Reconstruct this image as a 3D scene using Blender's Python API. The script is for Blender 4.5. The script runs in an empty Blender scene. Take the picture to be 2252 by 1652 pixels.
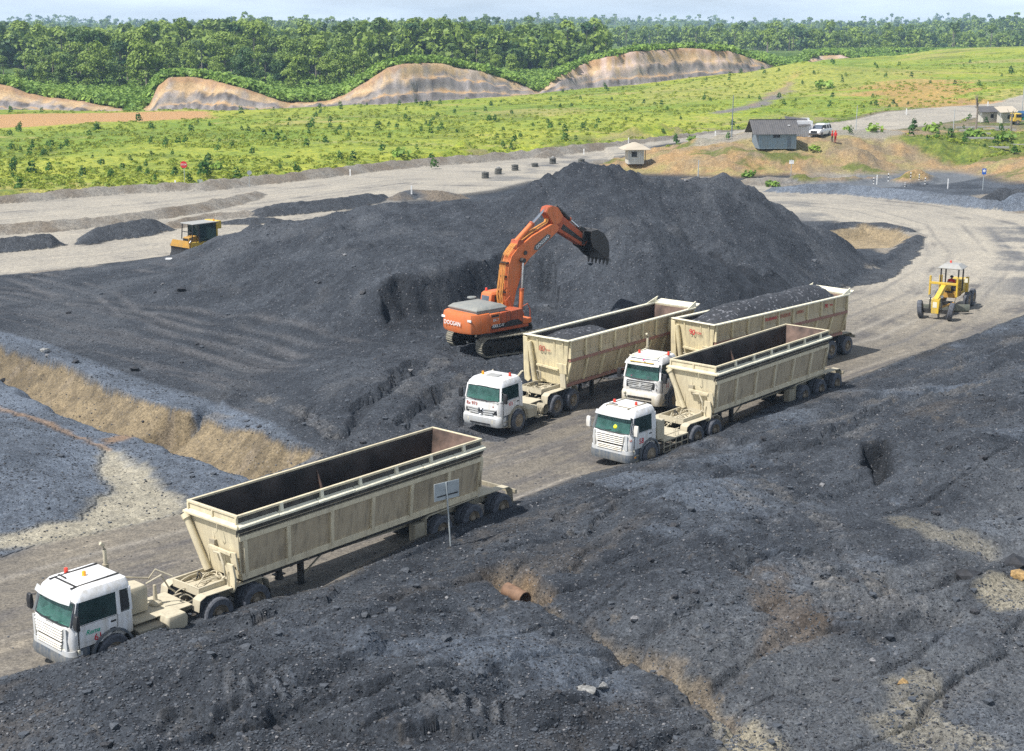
import bpy, bmesh, math, random
import numpy as np
from mathutils import Vector, Matrix
random.seed(7); rng = np.random.default_rng(7)
S = bpy.context.scene
COL = S.collection
# ------------------------------------------------------------------ camera, sky, sun, exposure
CAM_H = 19.5; FPX = 3120.0; PITCH = math.atan(751 / FPX)
cam = bpy.data.objects.new('camera', bpy.data.cameras.new('camera')); COL.objects.link(cam)
cam.location = (0, 0, CAM_H); cam.rotation_euler = (math.radians(90) - PITCH, 0, 0)
cam.data.sensor_width = 36; cam.data.lens = 36 * FPX / 2252; cam.data.clip_start = .5; cam.data.clip_end = 20000
S.camera = cam
SUN_EL = math.radians(57); SUN_AZ = math.radians(240)      # azimuth clockwise from +Y
w = bpy.data.worlds.new('World'); S.world = w; w.use_nodes = True
nt = w.node_tree; bg = nt.nodes['Background']
sky = nt.nodes.new('ShaderNodeTexSky'); sky.sky_type = 'NISHITA'; sky.sun_disc = False
sky.sun_elevation = SUN_EL; sky.sun_rotation = SUN_AZ; sky.altitude = 50; sky.air_density = 1.0; sky.dust_density = 2.2; sky.ozone_density = 1.5
# thin broken cloud over the blue
tc = nt.nodes.new('ShaderNodeTexCoord'); mp = nt.nodes.new('ShaderNodeMapping'); mp.inputs['Scale'].default_value = (1.6, 1.6, 9)
cn = nt.nodes.new('ShaderNodeTexNoise'); cn.inputs['Scale'].default_value = 2.2; cn.inputs['Detail'].default_value = 7; cn.inputs['Roughness'].default_value = .55
cr = nt.nodes.new('ShaderNodeValToRGB'); cr.color_ramp.elements[0].position = .42; cr.color_ramp.elements[1].position = .72
cr.color_ramp.elements[1].color = (.85, .85, .85, 1); cr.color_ramp.elements[0].color = (.4, .4, .4, 1)
mx = nt.nodes.new('ShaderNodeMixRGB'); mx.inputs[2].default_value = (16.5, 18.2, 20.2, 1)
L = nt.links.new
L(tc.outputs['Generated'], mp.inputs[0]); L(mp.outputs[0], cn.inputs[0]); L(cn.outputs[0], cr.inputs[0])
sz_ = nt.nodes.new('ShaderNodeSeparateXYZ'); L(tc.outputs['Generated'], sz_.inputs[0]); hz_r = nt.nodes.new('ShaderNodeMapRange'); L(sz_.outputs[2], hz_r.inputs[0]); hz_r.inputs[1].default_value = 0; hz_r.inputs[2].default_value = .55; hz_r.inputs[3].default_value = 1.25; hz_r.inputs[4].default_value = .3
cm_ = nt.nodes.new('ShaderNodeMath'); cm_.operation = 'MULTIPLY'; cm_.use_clamp = True; L(cr.outputs[0], cm_.inputs[0]); L(hz_r.outputs[0], cm_.inputs[1]); L(cm_.outputs[0], mx.inputs[0]); L(sky.outputs[0], mx.inputs[1]); L(mx.outputs[0], bg.inputs[0])
bg.inputs[1].default_value = 0.065
sun = bpy.data.objects.new('sun', bpy.data.lights.new('sun', 'SUN')); COL.objects.link(sun)
sun.data.energy = 4.9; sun.data.angle = math.radians(.6); sun.data.color = (1, .965, .92)
to_sun = Vector((math.sin(SUN_AZ) * math.cos(SUN_EL), math.cos(SUN_AZ) * math.cos(SUN_EL), math.sin(SUN_EL)))
sun.rotation_euler = to_sun.to_track_quat('Z', 'Y').to_euler()
S.view_settings.view_transform = 'Standard'; S.view_settings.look = 'None'; S.view_settings.exposure = .36; S.view_settings.gamma = 1
S.cycles.max_bounces = 6; S.cycles.diffuse_bounces = 3; S.cycles.glossy_bounces = 2; S.cycles.transparent_max_bounces = 12
S.cycles.volume_bounces = 0; S.cycles.use_adaptive_sampling = False; S.cycles.use_denoising = False

# ------------------------------------------------------------------ helpers
def P(x, y, z=0.0):
    """point of the place seen at survey mark (x, y) that lies at height z"""
    xc = (x - 1126) / FPX; yc = -(y - 826) / FPX
    d = (xc, math.cos(PITCH) + yc * math.sin(PITCH), -math.sin(PITCH) + yc * math.cos(PITCH))
    t = (z - CAM_H) / d[2]
    return Vector((d[0] * t, d[1] * t, z))
def PD(x, y, Y):
    """same, at distance Y north of the camera"""
    xc = (x - 1126) / FPX; yc = -(y - 826) / FPX
    d = (xc, math.cos(PITCH) + yc * math.sin(PITCH), -math.sin(PITCH) + yc * math.cos(PITCH))
    t = Y / d[1]
    return Vector((d[0] * t, Y, CAM_H + d[2] * t))
def tag(o, label=None, cat=None, group=None, kind=None):
    if label: o['label'] = label
    if cat: o['category'] = cat
    if group: o['group'] = group
    if kind: o['kind'] = kind
    return o
def empty(name, loc, rz=0, **k):
    o = bpy.data.objects.new(name, None); COL.objects.link(o); o.location = loc; o.rotation_euler = (0, 0, rz); o.empty_display_size = .3
    return tag(o, **k)
def copy_tree(o, parent=None):
    c = o.copy(); COL.objects.link(c); c.parent = parent
    for ch in o.children: copy_tree(ch, c)
    return c
class MB:
    def __init__(s): s.v = []; s.f = []; s.sm = []; s.M = None
    def add(s, vs, fs, smooth=False):
        n = len(s.v)
        s.v += [tuple(s.M @ Vector(p)) if s.M else tuple(p) for p in vs]
        s.f += [tuple(i + n for i in f) for f in fs]; s.sm += [smooth] * len(fs); return s
    def box(s, x0, x1, y0, y1, z0, z1):
        v = [(x0, y0, z0), (x1, y0, z0), (x1, y1, z0), (x0, y1, z0), (x0, y0, z1), (x1, y0, z1), (x1, y1, z1), (x0, y1, z1)]
        return s.add(v, [(0, 3, 2, 1), (4, 5, 6, 7), (0, 1, 5, 4), (1, 2, 6, 5), (2, 3, 7, 6), (3, 0, 4, 7)])
    def hexa(s, v): return s.add(v, [(0, 3, 2, 1), (4, 5, 6, 7), (0, 1, 5, 4), (1, 2, 6, 5), (2, 3, 7, 6), (3, 0, 4, 7)])
    def quadplate(s, a, b, c, d, t):
        a, b, c, d = map(Vector, (a, b, c, d)); n = (b - a).cross(d - a).normalized() * t
        return s.hexa([a, b, c, d, a + n, b + n, c + n, d + n])
    def prism(s, poly, axis, a0, a1, smooth=False):
        """poly: list of 2D points; axis y: (x,z); axis x: (y,z); axis z: (x,y)"""
        def mk(p, a): return {'y': (p[0], a, p[1]), 'x': (a, p[0], p[1]), 'z': (p[0], p[1], a)}[axis]
        n = len(poly); A = [mk(p, a0) for p in poly]; B = [mk(p, a1) for p in poly]
        s.add(A + B, [(i, (i + 1) % n, (i + 1) % n + n, i + n) for i in range(n)], smooth)
        s.add(A, [tuple(range(n))]); s.add(B, [tuple(reversed(range(n)))]); return s
    def beam(s, p, q, w, h, up=(0, 0, 1)):
        p, q = Vector(p), Vector(q); d = (q - p).normalized(); up = Vector(up)
        if abs(d.dot(up)) > .98: up = Vector((1, 0, 0))
        r = d.cross(up).normalized() * w / 2; u = r.cross(d).normalized() * h / 2
        return s.hexa([p - r - u, q - r - u, q + r - u, p + r - u, p - r + u, q - r + u, q + r + u, p + r + u])
    def tube(s, pts, r, n=8, caps=True):
        pts = [Vector(p) for p in pts]; rs = r if isinstance(r, (list, tuple)) else [r] * len(pts)
        V = []; up = Vector((0, 0, 1))
        for i, p in enumerate(pts):
            d = (pts[min(i + 1, len(pts) - 1)] - pts[max(i - 1, 0)]).normalized()
            u = up if abs(d.dot(up)) < .95 else Vector((1, .1, 0))
            a = d.cross(u).normalized(); b = a.cross(d).normalized()
            V += [p + (a * math.cos(t) + b * math.sin(t)) * rs[i] for t in [2 * math.pi * k / n for k in range(n)]]
        F = [(i * n + k, i * n + (k + 1) % n, (i + 1) * n + (k + 1) % n, (i + 1) * n + k) for i in range(len(pts) - 1) for k in range(n)]
        s.add(V, F, True)
        if caps: s.add(V[:n], [tuple(range(n))]); s.add(V[-n:], [tuple(reversed(range(n)))])
        return s
    def lathe(s, prof, c, axis='y', n=28, smooth=True):
        """prof: (radius, offset along axis)"""
        V = []; c = Vector(c)
        for (r, o) in prof:
            for k in range(n):
                t = 2 * math.pi * k / n; a, b = r * math.cos(t), r * math.sin(t)
                V.append(c + Vector({'y': (a, o, b), 'x': (o, a, b), 'z': (a, b, o)}[axis]))
        F = [(i * n + k, i * n + (k + 1) % n, (i + 1) * n + (k + 1) % n, (i + 1) * n + k) for i in range(len(prof) - 1) for k in range(n)]
        return s.add(V, F, smooth)
    def build(s, name, mat, parent=None, bevel=0, loc=None, label=None, cat=None, group=None, kind=None):
        me = bpy.data.meshes.new(name); me.from_pydata(s.v, [], s.f)
        bm = bmesh.new(); bm.from_mesh(me); bmesh.ops.remove_doubles(bm, verts=bm.verts, dist=1e-5); bmesh.ops.recalc_face_normals(bm, faces=bm.faces)
        bm.to_mesh(me); bm.free()
        me.materials.append(mat)
        for p in me.polygons: p.use_smooth = True
        ev = me.edges
        # sharp edges by angle
        bm = bmesh.new(); bm.from_mesh(me)
        for e in bm.edges: e.smooth = (len(e.link_faces) == 2 and e.calc_face_angle(0) < .6)
        bm.to_mesh(me); bm.free()
        o = bpy.data.objects.new(name, me); COL.objects.link(o); o.parent = parent
        if loc: o.location = loc
        if bevel:
            m = o.modifiers.new('bevel', 'BEVEL'); m.width = bevel; m.segments = 1; m.limit_method = 'ANGLE'; m.angle_limit = .6
        return tag(o, label, cat, group, kind)

# ------------------------------------------------------------------ materials
def newmat(name):
    m = bpy.data.materials.new(name); m.use_nodes = True; t = m.node_tree
    return m, t, t.nodes, t.links.new, t.nodes['Principled BSDF']
def noise_node(N, Lk, scale, detail=5, rough=.55, vec=None, coord='Object'):
    n = N.new('ShaderNodeTexNoise'); n.inputs['Scale'].default_value = scale; n.inputs['Detail'].default_value = detail; n.inputs['Roughness'].default_value = rough
    if vec is None:
        c = N.get('tc') or N.new('ShaderNodeTexCoord'); c.name = 'tc'; vec = c.outputs[coord]
    Lk(vec, n.inputs['Vector']); return n
def ramp(N, Lk, src, p0, p1, c0=(0, 0, 0, 1), c1=(1, 1, 1, 1)):
    r = N.new('ShaderNodeValToRGB'); r.color_ramp.elements[0].position = p0; r.color_ramp.elements[1].position = p1
    r.color_ramp.elements[0].color = c0; r.color_ramp.elements[1].color = c1; Lk(src, r.inputs[0]); return r
def mixc(N, Lk, fac, a, b, mode='MIX'):
    m = N.new('ShaderNodeMixRGB'); m.blend_type = mode
    for i, x in ((0, fac), (1, a), (2, b)):
        if hasattr(x, 'links') or hasattr(x, 'is_linked'): Lk(x, m.inputs[i])
        elif i == 0: m.inputs[0].default_value = x
        else: m.inputs[i].default_value = (*x[:3], 1)
    return m.outputs[0]
def bump(N, Lk, src, bs, strength=.3, dist=.02):
    b = N.new('ShaderNodeBump'); b.inputs['Strength'].default_value = strength; b.inputs['Distance'].default_value = dist
    Lk(src, b.inputs['Height']); Lk(b.outputs[0], bs.inputs['Normal']); return b
def simple(name, col, rough=.6, metal=0, var=.12, scale=3, bumps=0):
    m, t, N, Lk, B = newmat(name)
    n = noise_node(N, Lk, scale, 6)
    lo = tuple(c * (1 - var * 2) for c in col[:3]); hi = tuple(min(1, c * (1 + var * 1.4)) for c in col[:3])
    r = ramp(N, Lk, n.outputs[0], .32, .68, (*lo, 1), (*hi, 1)); Lk(r.outputs[0], B.inputs['Base Color'])
    B.inputs['Roughness'].default_value = rough; B.inputs['Metallic'].default_value = metal
    if bumps: bump(N, Lk, noise_node(N, Lk, scale * 8, 4).outputs[0], B, .5, bumps)
    return m
def paint(name, col, dust=(.33, .29, .22), amt=.5, rough=.42, low=None, dark=.0, sc=1.6):
    """sprayed metal with a film of dust in patches, streaks that run down, and more of it low down (low = (z0, z1))"""
    m, t, N, Lk, B = newmat(name)
    n1 = noise_node(N, Lk, sc, 8, .65); c = N['tc']
    mp = N.new('ShaderNodeMapping'); mp.inputs['Scale'].default_value = (5, 5, .5); Lk(c.outputs['Object'], mp.inputs[0])
    n2 = noise_node(N, Lk, 1.4, 6, .6, mp.outputs[0])
    n3 = noise_node(N, Lk, 14, 5, .7)
    ad = N.new('ShaderNodeMath'); ad.operation = 'ADD'; Lk(n1.outputs[0], ad.inputs[0]); Lk(n2.outputs[0], ad.inputs[1])
    ad2 = N.new('ShaderNodeMath'); ad2.operation = 'MULTIPLY_ADD'; Lk(n3.outputs[0], ad2.inputs[0]); ad2.inputs[1].default_value = .5; Lk(ad.outputs[0], ad2.inputs[2])
    src = ad2.outputs[0]
    if low:
        sx = N.new('ShaderNodeSeparateXYZ'); Lk(c.outputs['Object'], sx.inputs[0])
        mr = N.new('ShaderNodeMapRange'); Lk(sx.outputs[2], mr.inputs[0]); mr.inputs[1].default_value = low[0]; mr.inputs[2].default_value = low[1]; mr.inputs[3].default_value = .45; mr.inputs[4].default_value = 0
        a3 = N.new('ShaderNodeMath'); Lk(src, a3.inputs[0]); Lk(mr.outputs[0], a3.inputs[1]); src = a3.outputs[0]
    sc_ = N.new('ShaderNodeMath'); sc_.operation = 'MULTIPLY'; Lk(src, sc_.inputs[0]); sc_.inputs[1].default_value = .5
    f = ramp(N, Lk, sc_.outputs[0], .80 - .35 * amt - .18, .80 - .35 * amt + .22)
    colr = mixc(N, Lk, f.outputs[0], col, dust)
    if dark:
        n4 = noise_node(N, Lk, .9, 7, .7, mp.outputs[0]); f2 = ramp(N, Lk, n4.outputs[0], .5, .72, (0, 0, 0, 1), (dark, dark, dark, 1))
        colr = mixc(N, Lk, f2.outputs[0], colr, (.05, .045, .04))
    Lk(colr, B.inputs['Base Color'])
    rr = N.new('ShaderNodeMapRange'); Lk(f.outputs[0], rr.inputs[0]); rr.inputs[3].default_value = rough; rr.inputs[4].default_value = .9; Lk(rr.outputs[0], B.inputs['Roughness'])
    bump(N, Lk, n3.outputs[0], B, .25, .004)
    return m
def glass(name, tint=(.25, .55, .5), dark=.55):
    m, t, N, Lk, B = newmat(name); out = N['Material Output']
    tr = N.new('ShaderNodeBsdfTransparent'); tr.inputs[0].default_value = (*tint, 1)
    B.inputs['Base Color'].default_value = (tint[0] * .18, tint[1] * .26, tint[2] * .26, 1); B.inputs['Roughness'].default_value = .08
    B.inputs['Specular IOR Level'].default_value = .9
    n = noise_node(N, Lk, 3, 4); r = ramp(N, Lk, n.outputs[0], .3, .8, (dark, dark, dark, 1), (min(1, dark + .35),) * 3 + (1,))
    mxs = N.new('ShaderNodeMixShader'); Lk(r.outputs[0], mxs.inputs[0]); Lk(tr.outputs[0], mxs.inputs[1]); Lk(B.outputs[0], mxs.inputs[2]); Lk(mxs.outputs[0], out.inputs[0])
    return m
# numpy noise
def vnoise(x, y, seed=0):
    x = np.asarray(x, np.float32); y = np.asarray(y, np.float32); fx0 = np.floor(x); fy0 = np.floor(y); fx = x - fx0; fy = y - fy0
    ax = fx0.astype(np.int32).view(np.uint32) * np.uint32(374761393); ay = fy0.astype(np.int32).view(np.uint32) * np.uint32(668265263) + np.uint32((seed * 1442695041) & 0xFFFFFFFF)
    ax1 = ax + np.uint32(374761393); ay1 = ay + np.uint32(668265263)
    def h_(h): h ^= h >> np.uint32(13); h *= np.uint32(1274126177); h ^= h >> np.uint32(16); return (h & np.uint32(0xFFFF)).astype(np.float32)
    fx = fx * fx * (3 - 2 * fx); fy = fy * fy * (3 - 2 * fy)
    a = h_(ax + ay); b = h_(ax1 + ay); a += (b - a) * fx; c = h_(ax + ay1); d = h_(ax1 + ay1); c += (d - c) * fx
    return (a + (c - a) * fy) * np.float32(1 / 65535)
def fbm(x, y, oct=4, seed=0, gain=.5):
    s = 0; a = 1; t = 0
    for i in range(oct):
        s = s + a * (vnoise(x, y, seed + i * 17) - .5); t += a; a *= gain
        x, y = x * 1.93 + y * .31 + 5.2, y * 1.93 - x * .31 + 1.7
    return s / t * 2
EXC = (-.41, 82.11)
# ------------------------------------------------------------------ the lie of the land
def W(pts):                                    # survey marks (x, y[, z]) -> ground points
    return np.array([tuple(P(*p)) for p in [(q + (0.0,))[:3] for q in pts]])
def ldist(X, Y, ln):
    """distance to polyline ln (N,3), height of the nearest point, signed side, distance along"""
    best = np.full(X.shape, 1e9); zz = np.zeros(X.shape); side = np.zeros(X.shape); al = np.zeros(X.shape); acc = 0
    for a, b in zip(ln[:-1], ln[1:]):
        dx, dy = b[0] - a[0], b[1] - a[1]; L2 = dx * dx + dy * dy + 1e-12; Ls = math.sqrt(L2)
        t = np.clip(((X - a[0]) * dx + (Y - a[1]) * dy) / L2, 0, 1)
        ex = X - (a[0] + t * dx); ey = Y - (a[1] + t * dy); d = np.hypot(ex, ey); m = d < best
        best = np.where(m, d, best); zz = np.where(m, a[2] + t * (b[2] - a[2]), zz)
        side = np.where(m, np.sign(dx * ey - dy * ex), side); al = np.where(m, acc + t * Ls, al); acc += Ls
    return best, zz, side, al
def sdist(X, Y, poly):
    """signed distance, negative inside"""
    if len(X) > 200000:
        i = np.flatnonzero((X > poly[:, 0].min() - 6) & (X < poly[:, 0].max() + 6) & (Y > poly[:, 1].min() - 6) & (Y < poly[:, 1].max() + 6))
        if len(i) < .9 * len(X): o = np.full(len(X), 99.); o[i] = sdist_(X[i], Y[i], poly); return o
    return sdist_(X, Y, poly)
def sdist_(X, Y, poly):
    p = poly[:, :2]; d, _, _, _ = ldist(X, Y, np.c_[np.vstack([p, p[:1]]), np.zeros(len(p) + 1)])
    ins = np.zeros(X.shape, bool); q = np.roll(p, -1, 0)
    for (x0, y0), (x1, y1) in zip(p, q):
        c = (y0 > Y) != (y1 > Y)
        ins ^= c & (X < (x1 - x0) * (Y - y0) / ((y1 - y0) or 1e-12) + x0)
    return np.where(ins, -d, d)
def sm(x, a, b):
    t = np.clip((x - a) / (b - a), 0, 1); return t * t * (3 - 2 * t)

CTRL = [  # (x, y, z) marks on the seen surface
 # stockpile crest
 (400,590,.6),(430,552,1.8),(480,512,3.0),(560,500,3.7),(640,487,4.4),(700,479,5),(760,465,5.5),(830,452,5.9),(900,447,6.2),(1000,445,6.4),(1100,437,6.8),(1150,422,7.4),(1180,411,8.0),(1205,400,8.4),(1230,384,8.9),
 (1260,368,9.4),(1290,361,9.6),(1315,373,9.3),(1345,363,9.6),(1380,376,9.2),(1380,380,9.0),(1430,394,8.6),(1480,406,8.1),(1520,405,8.0),(1560,393,8.3),(1600,389,8.3),(1640,402,7.9),(1700,432,6.9),(1750,465,5.2),(1790,498,3.5),(1830,532,1.9),(1870,552,1.1),(1925,570,.5),
 # west slope and its toe
 (155,664,.1),(344,730,.1),(516,771,.1),(637,791,.2),(500,600,1.9),(600,600,2.6),(700,600,3.3),(800,580,4.1),(500,690,.7),(640,700,1.3),(760,700,1.9),(760,790,1.2),(1000,500,5.3),(1100,500,5.4),(900,540,4.8),
 # loading face
 (850,622,4.0),(880,606,4.2),(930,612,4.0),(1000,590,4.1),(1060,568,4.2),(1110,552,4.4),(1160,540,4.7),
 (862,700,1.9),(900,700,1.8),(960,690,1.8),(1020,680,1.9),(1100,672,2.1),(1170,660,2.6),
 # south face of the peak
 (1210,600,3.4),(1290,480,6.5),(1290,560,4.6),(1290,640,2.9),(1240,700,1.6),(1400,480,6.4),(1400,560,4.4),(1400,650,2.3),(1500,500,5.7),(1500,580,3.6),(1480,650,2.0),(1600,480,5.6),(1600,560,3.1),(1560,620,1.6),(1700,520,3.9),(1700,590,1.3),(1780,560,1.3),(1830,590,.4),(1760,600,.9),(1620,606,3.0),(1680,622,2.2),(1560,630,1.9),(1740,695,.2),(1500,772,.2),(1640,735,.2),
 # bench with the excavator, its apron down to the road
 (1110,790,1.5),(1000,760,1.6),(930,760,1.8),(1180,740,1.6),(1240,790,1.3),(840,790,1.9),(800,830,1.8),(760,860,1.6),(900,830,1.5),(980,830,1.35),(1060,860,1.0),(700,850,1.1),(640,880,.8),(700,940,.9),(820,930,1.0),(930,900,1.0),(600,930,.5),(560,880,.15),(540,940,.1),(640,990,.15),(690,1030,0),(760,1010,0.05),(850,1000,.1),(1000,955,0),(1080,900,.1),(1180,860,0),(1290,820,0),(1400,808,0),
 # west apron, flat
 (0,603,0),(200,580,0),(300,570,0),(0,680,0),(150,720,0),(0,730,0),(200,800,0),(330,840,0),(440,870,0),(-300,620,0),(-300,760,0),
 # haul road and the far yard
 (0,540,0),(200,530,0),(370,520,0),(550,470,0),(0,480,0),(600,420,0),(1000,400,0),(1230,360,0),(1700,410,0),(1900,450,0),(2252,480,0),(2050,520,0),(2252,560,0),(2000,600,0),(2100,680,0),(1950,690,0),(1850,760,0),(2252,650,0),(1700,830,0),(1500,930,0),(1250,970,0),(1100,1010,0),(900,1100,0),(700,1140,0),(500,1180,0),(300,1230,0),(0,1300,0),(0,1450,0),(400,1340,0),(600,1260,0),(-400,1300,0),(-400,1500,0),(1000,1130,0),(1400,1000,0),
 (2400,600,0),(2600,560,0),(2500,700,0),
 # left basin of gravel
 (0,1225,0),(150,1185,0),(400,1125,0),(560,1065,0),(0,1150,.1),(100,1060,.6),(0,1000,.8),(170,1080,.4),(60,940,.5),(250,1050,-.7),(330,1090,-.4),(230,1130,-.2),(200,960,-.3),(330,1010,.0),(420,1050,.1),(0,850,-.1),(120,900,-.2),(-300,900,0),(-300,1050,.5),
 # spoil bank in front
 (-100,1560,.4),(0,1560,.9),(150,1500,1.1),(300,1450,1.2),(440,1400,1.15),(560,1400,1.2),(700,1350,1.3),(850,1280,1.2),(950,1230,1.1),(1100,1160,1.0),(1250,1100,.95),(1440,1050,.95),(1600,980,1.0),(1780,900,.9),(1900,860,.6),(2000,820,.6),(2252,740,.7),
 (0,1651,1.2),(400,1651,1.5),(800,1651,1.3),(1200,1651,1.0),(1600,1651,.3),(2000,1651,.2),(2251,1651,.2),(200,1560,1.5),(500,1500,1.7),(700,1450,1.8),(900,1400,1.6),(1000,1500,1.4),(1200,1500,.9),(900,1560,1.5),
 (1050,1220,1.1),(1250,1200,1.2),(1400,1150,1.3),(1600,1100,1.4),(1400,1300,1.1),(1300,1330,.6),(1600,1250,1.2),(1600,1400,.7),(1800,1200,1.0),(2000,1100,1.1),(1800,1000,1.2),(2000,950,1.4),(2252,900,1.9),(2252,1050,1.6),(2000,1300,.8),(2252,1250,.7),(1800,1500,.4),(2100,1450,.35),(2252,1550,.3),(1400,1430,.35),(1550,1520,.2),(1700,1600,.1),(2500,900,2.1),(2600,1300,1),(2600,760,1),
 # berm and black yard at the bend
 (1720,424,.2),(1900,405,0),(2252,380,0),(2252,430,0),(2000,420,0),(2450,450,0),(2100,390,0),
 # hut mound
 (1350,392,0),(1500,395,0),(1700,395,0),(1850,392,0),(2000,380,0.3),(2252,362,.3),(1395,362,1.4),(1440,345,2.0),(1350,368,1.2),(1500,318,3.7),(1560,310,4.2),(1640,307,4.5),(1720,306,4.6),(1800,304,4.6),(1860,300,4.7),(1960,303,4.5),(2060,312,4.0),(2160,322,3.5),(2252,332,3.2),(1500,365,1.6),(1600,355,2.2),(1700,350,2.3),(1800,350,2.2),(1900,345,2.2),(2000,350,1.7),(2100,352,1.5),(2252,350,1.8),(1880,330,3.4),(2420,340,3),
 (1640,292,4.6),(1760,285,4.6),(1900,286,4.6),(2040,290,4.4),(2200,290,4.2),
 # far road, the field and its rise
 (0,455,0),(430,412,0),(560,398,0),(900,368,0),(1200,345,.1),(1440,322,.4),(1440,300,.8),(1560,292,1.0),(1880,275,2.0),(2252,238,3.6),(2400,225,4),
 (0,425,.6),(430,398,.6),(900,350,.6),(1300,312,.8),(0,350,.6),(0,290,1),(-400,300,1),(-400,430,.5),(500,390,.6),(300,330,.8),(330,272,1.2),(560,257,1.6),(700,320,1.2),(1000,330,1.2),(1000,230,2.2),(1000,280,1.6),(1300,290,1.8),(1300,202,3.2),(1600,250,3),(1500,186,4.2),(1640,220,4.2),
 (1780,152,7.2),(1900,240,4.2),(2000,200,6.2),(2252,190,7.5),(2252,150,9.4),(2252,112,11.4),(2000,133,9.0),(1880,142,8.0),(2500,100,12.5),(2500,180,9),(1700,200,5),
]
ctrl = np.array([tuple(P(*c)) for c in CTRL])
# ground behind the crests and beyond the field, which the marks above do not reach
extra = []
for (x, y, z) in CTRL[2:33]:
    p = P(x, y, z)
    if z > 1: extra.append((p.x + .3, p.y + z * 1.55 + 1.2, 0)); 
extra += [(p[0], p[1], 0) for p in [(-60, 40), (-60, 60), (60, 60), (60, 80), (-80, 100), (-60, 26), (60, 26), (0, 20), (-30, 20), (30, 20), (90, 120), (80, 150), (-100, 140), (0, 135), (20, 135), (-20, 138), (30, 150)]]
extra += [(50, 232, 2.2), (66, 236, 2.6), (30, 228, 1.6), (80, 236, 3)]
for a in np.linspace(-.7, .7, 15):
    for Yf, z in ((430 if a < .2 else 560, 2.5 + max(0, a) * 20), (620, 5 + 12 * abs(a)), (900, 9), (1500, 12), (2600, 18), (4400, 24)):
        if a > .18 and Yf < 700: z += 5
        extra.append((a * Yf, Yf, z))
cp = np.vstack([ctrl, np.array(extra, float)])
cd = np.hypot(cp[:, None, 0] - cp[None, :, 0], cp[:, None, 1] - cp[None, :, 1])
wz = np.linalg.solve(cd + np.eye(len(cp)) * -.05, cp[:, 2] - 0)

rows = [20.5]
while rows[-1] < 4400:
    y = rows[-1]
    st = min(y * y * 4.2e-5, .24) if y < 135 else .24 + (y - 135) * .0033
    if 315 < y < 560: st = min(st, .85)
    if y > 560: st = (y - 560) * .02 + 1.2
    rows.append(y + st)
rows = np.array(rows); cols = np.linspace(-.64, .64, 690)
RR, CC = len(rows), len(cols)
Yg = np.repeat(rows[:, None], CC, 1); Xg = Yg * cols[None, :]
shape = Xg.shape; X = Xg.ravel(); Y = Yg.ravel()

def base_height(X, Y):
    z = np.zeros(X.shape)
    for i in range(0, len(X), 60000):
        s = slice(i, i + 60000)
        z[s] = np.sqrt((X[s, None] - cp[None, :, 0]) ** 2 + (Y[s, None] - cp[None, :, 1]) ** 2).astype(np.float32) @ wz.astype(np.float32)
    return z
# ---- cut faces beyond the field: (x, y foot, y top) along the foot of each
CLIFF = [(-500, 258, 185), (0, 256, 184), (30, 256, 190), (60, 256, 204), (100, 256, 214), (180, 256, 224), (250, 256, 238), (300, 256, 242), (330, 256, 233), (350, 255, 192), (375, 254, 171), (420, 253, 170), (470, 252, 178), (540, 251, 195), (590, 250, 214), (620, 249, 227), (690, 246, 227), (730, 244, 221), (760, 242, 210), (800, 240, 184), (850, 238, 150), (890, 236, 139), (960, 232, 139), (1060, 225, 158), (1130, 220, 181), (1175, 217, 202), (1190, 215, 200), (1230, 211, 164), (1300, 203, 134), (1400, 196, 112), (1500, 188, 106), (1600, 178, 112), (1680, 168, 138), (1720, 163, 153), (1755, 156, 148), (1775, 153, 130), (1805, 150, 122), (1850, 147, 122), (1880, 145, 134), (1905, 143, 145), (1960, 140, 142), (2060, 134, 134), (2252, 118, 117), (2700, 100, 99)]
ca, cY, cz0, ct = [], [], [], []
for (x, yf, yt) in CLIFF:
    zf = float(np.interp(x, [0, 560, 1000, 1300, 1500, 1780, 2000, 2252], [.4, 1.0, 1.5, 2.4, 3.2, 6.4, 8.4, 10.6]))
    p = P(x, yf - 3, zf); t = PD(x, yt, p.y + 14)
    ca.append(p.x / p.y); cY.append(p.y + 3); cz0.append(zf); ct.append(max(t.z, zf + .2))
ca, cY, cz0, ct = map(np.array, (ca, cY, cz0, ct))
def cliffs(X, Y, z):
    a = X / Y; F = np.interp(a, ca, cY) + 5.5 * fbm(X * .06, X * 0 + 3, 5, 5, .6); z0 = np.interp(a, ca, cz0) - .6; top = np.interp(a, ca, ct)
    u = Y - F + 1.2 * fbm(X * .25, Y * .25, 3, 9); Hh = np.maximum(top - z0, 0)
    # three steep lifts of about four metres with narrow benches
    k = np.clip(u / 16.0 + .10 * fbm(X * .035, X * 0 + 9, 3, 33), 0, 1); st = 3.0; s = k * st; fl = np.floor(s); fr = s - fl
    prof = (fl + np.where(fr < .55, fr / .55 * .93, .93 + (fr - .55) / .45 * .07)) / st; prof = np.where(k >= 1, 1, prof)
    rel = prof
    gull = 1.3 * fbm(X * .42, Y * .07, 4, 31, .6) * (Hh > 1.5) * np.exp(-((k - .5) / .4) ** 2)
    zc = z0 + Hh * prof + gull
    back = np.clip((Y - F - 16) / 90, 0, 1)
    zb = z0 + Hh * (1 - .35 * back) + 0 * z
    zn = np.where(u < 0, z, np.where(k < 1, np.maximum(zc, z0), np.maximum(zb, np.minimum(z, top * .8 + 2))))
    return zn, k, Hh, u, rel

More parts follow.
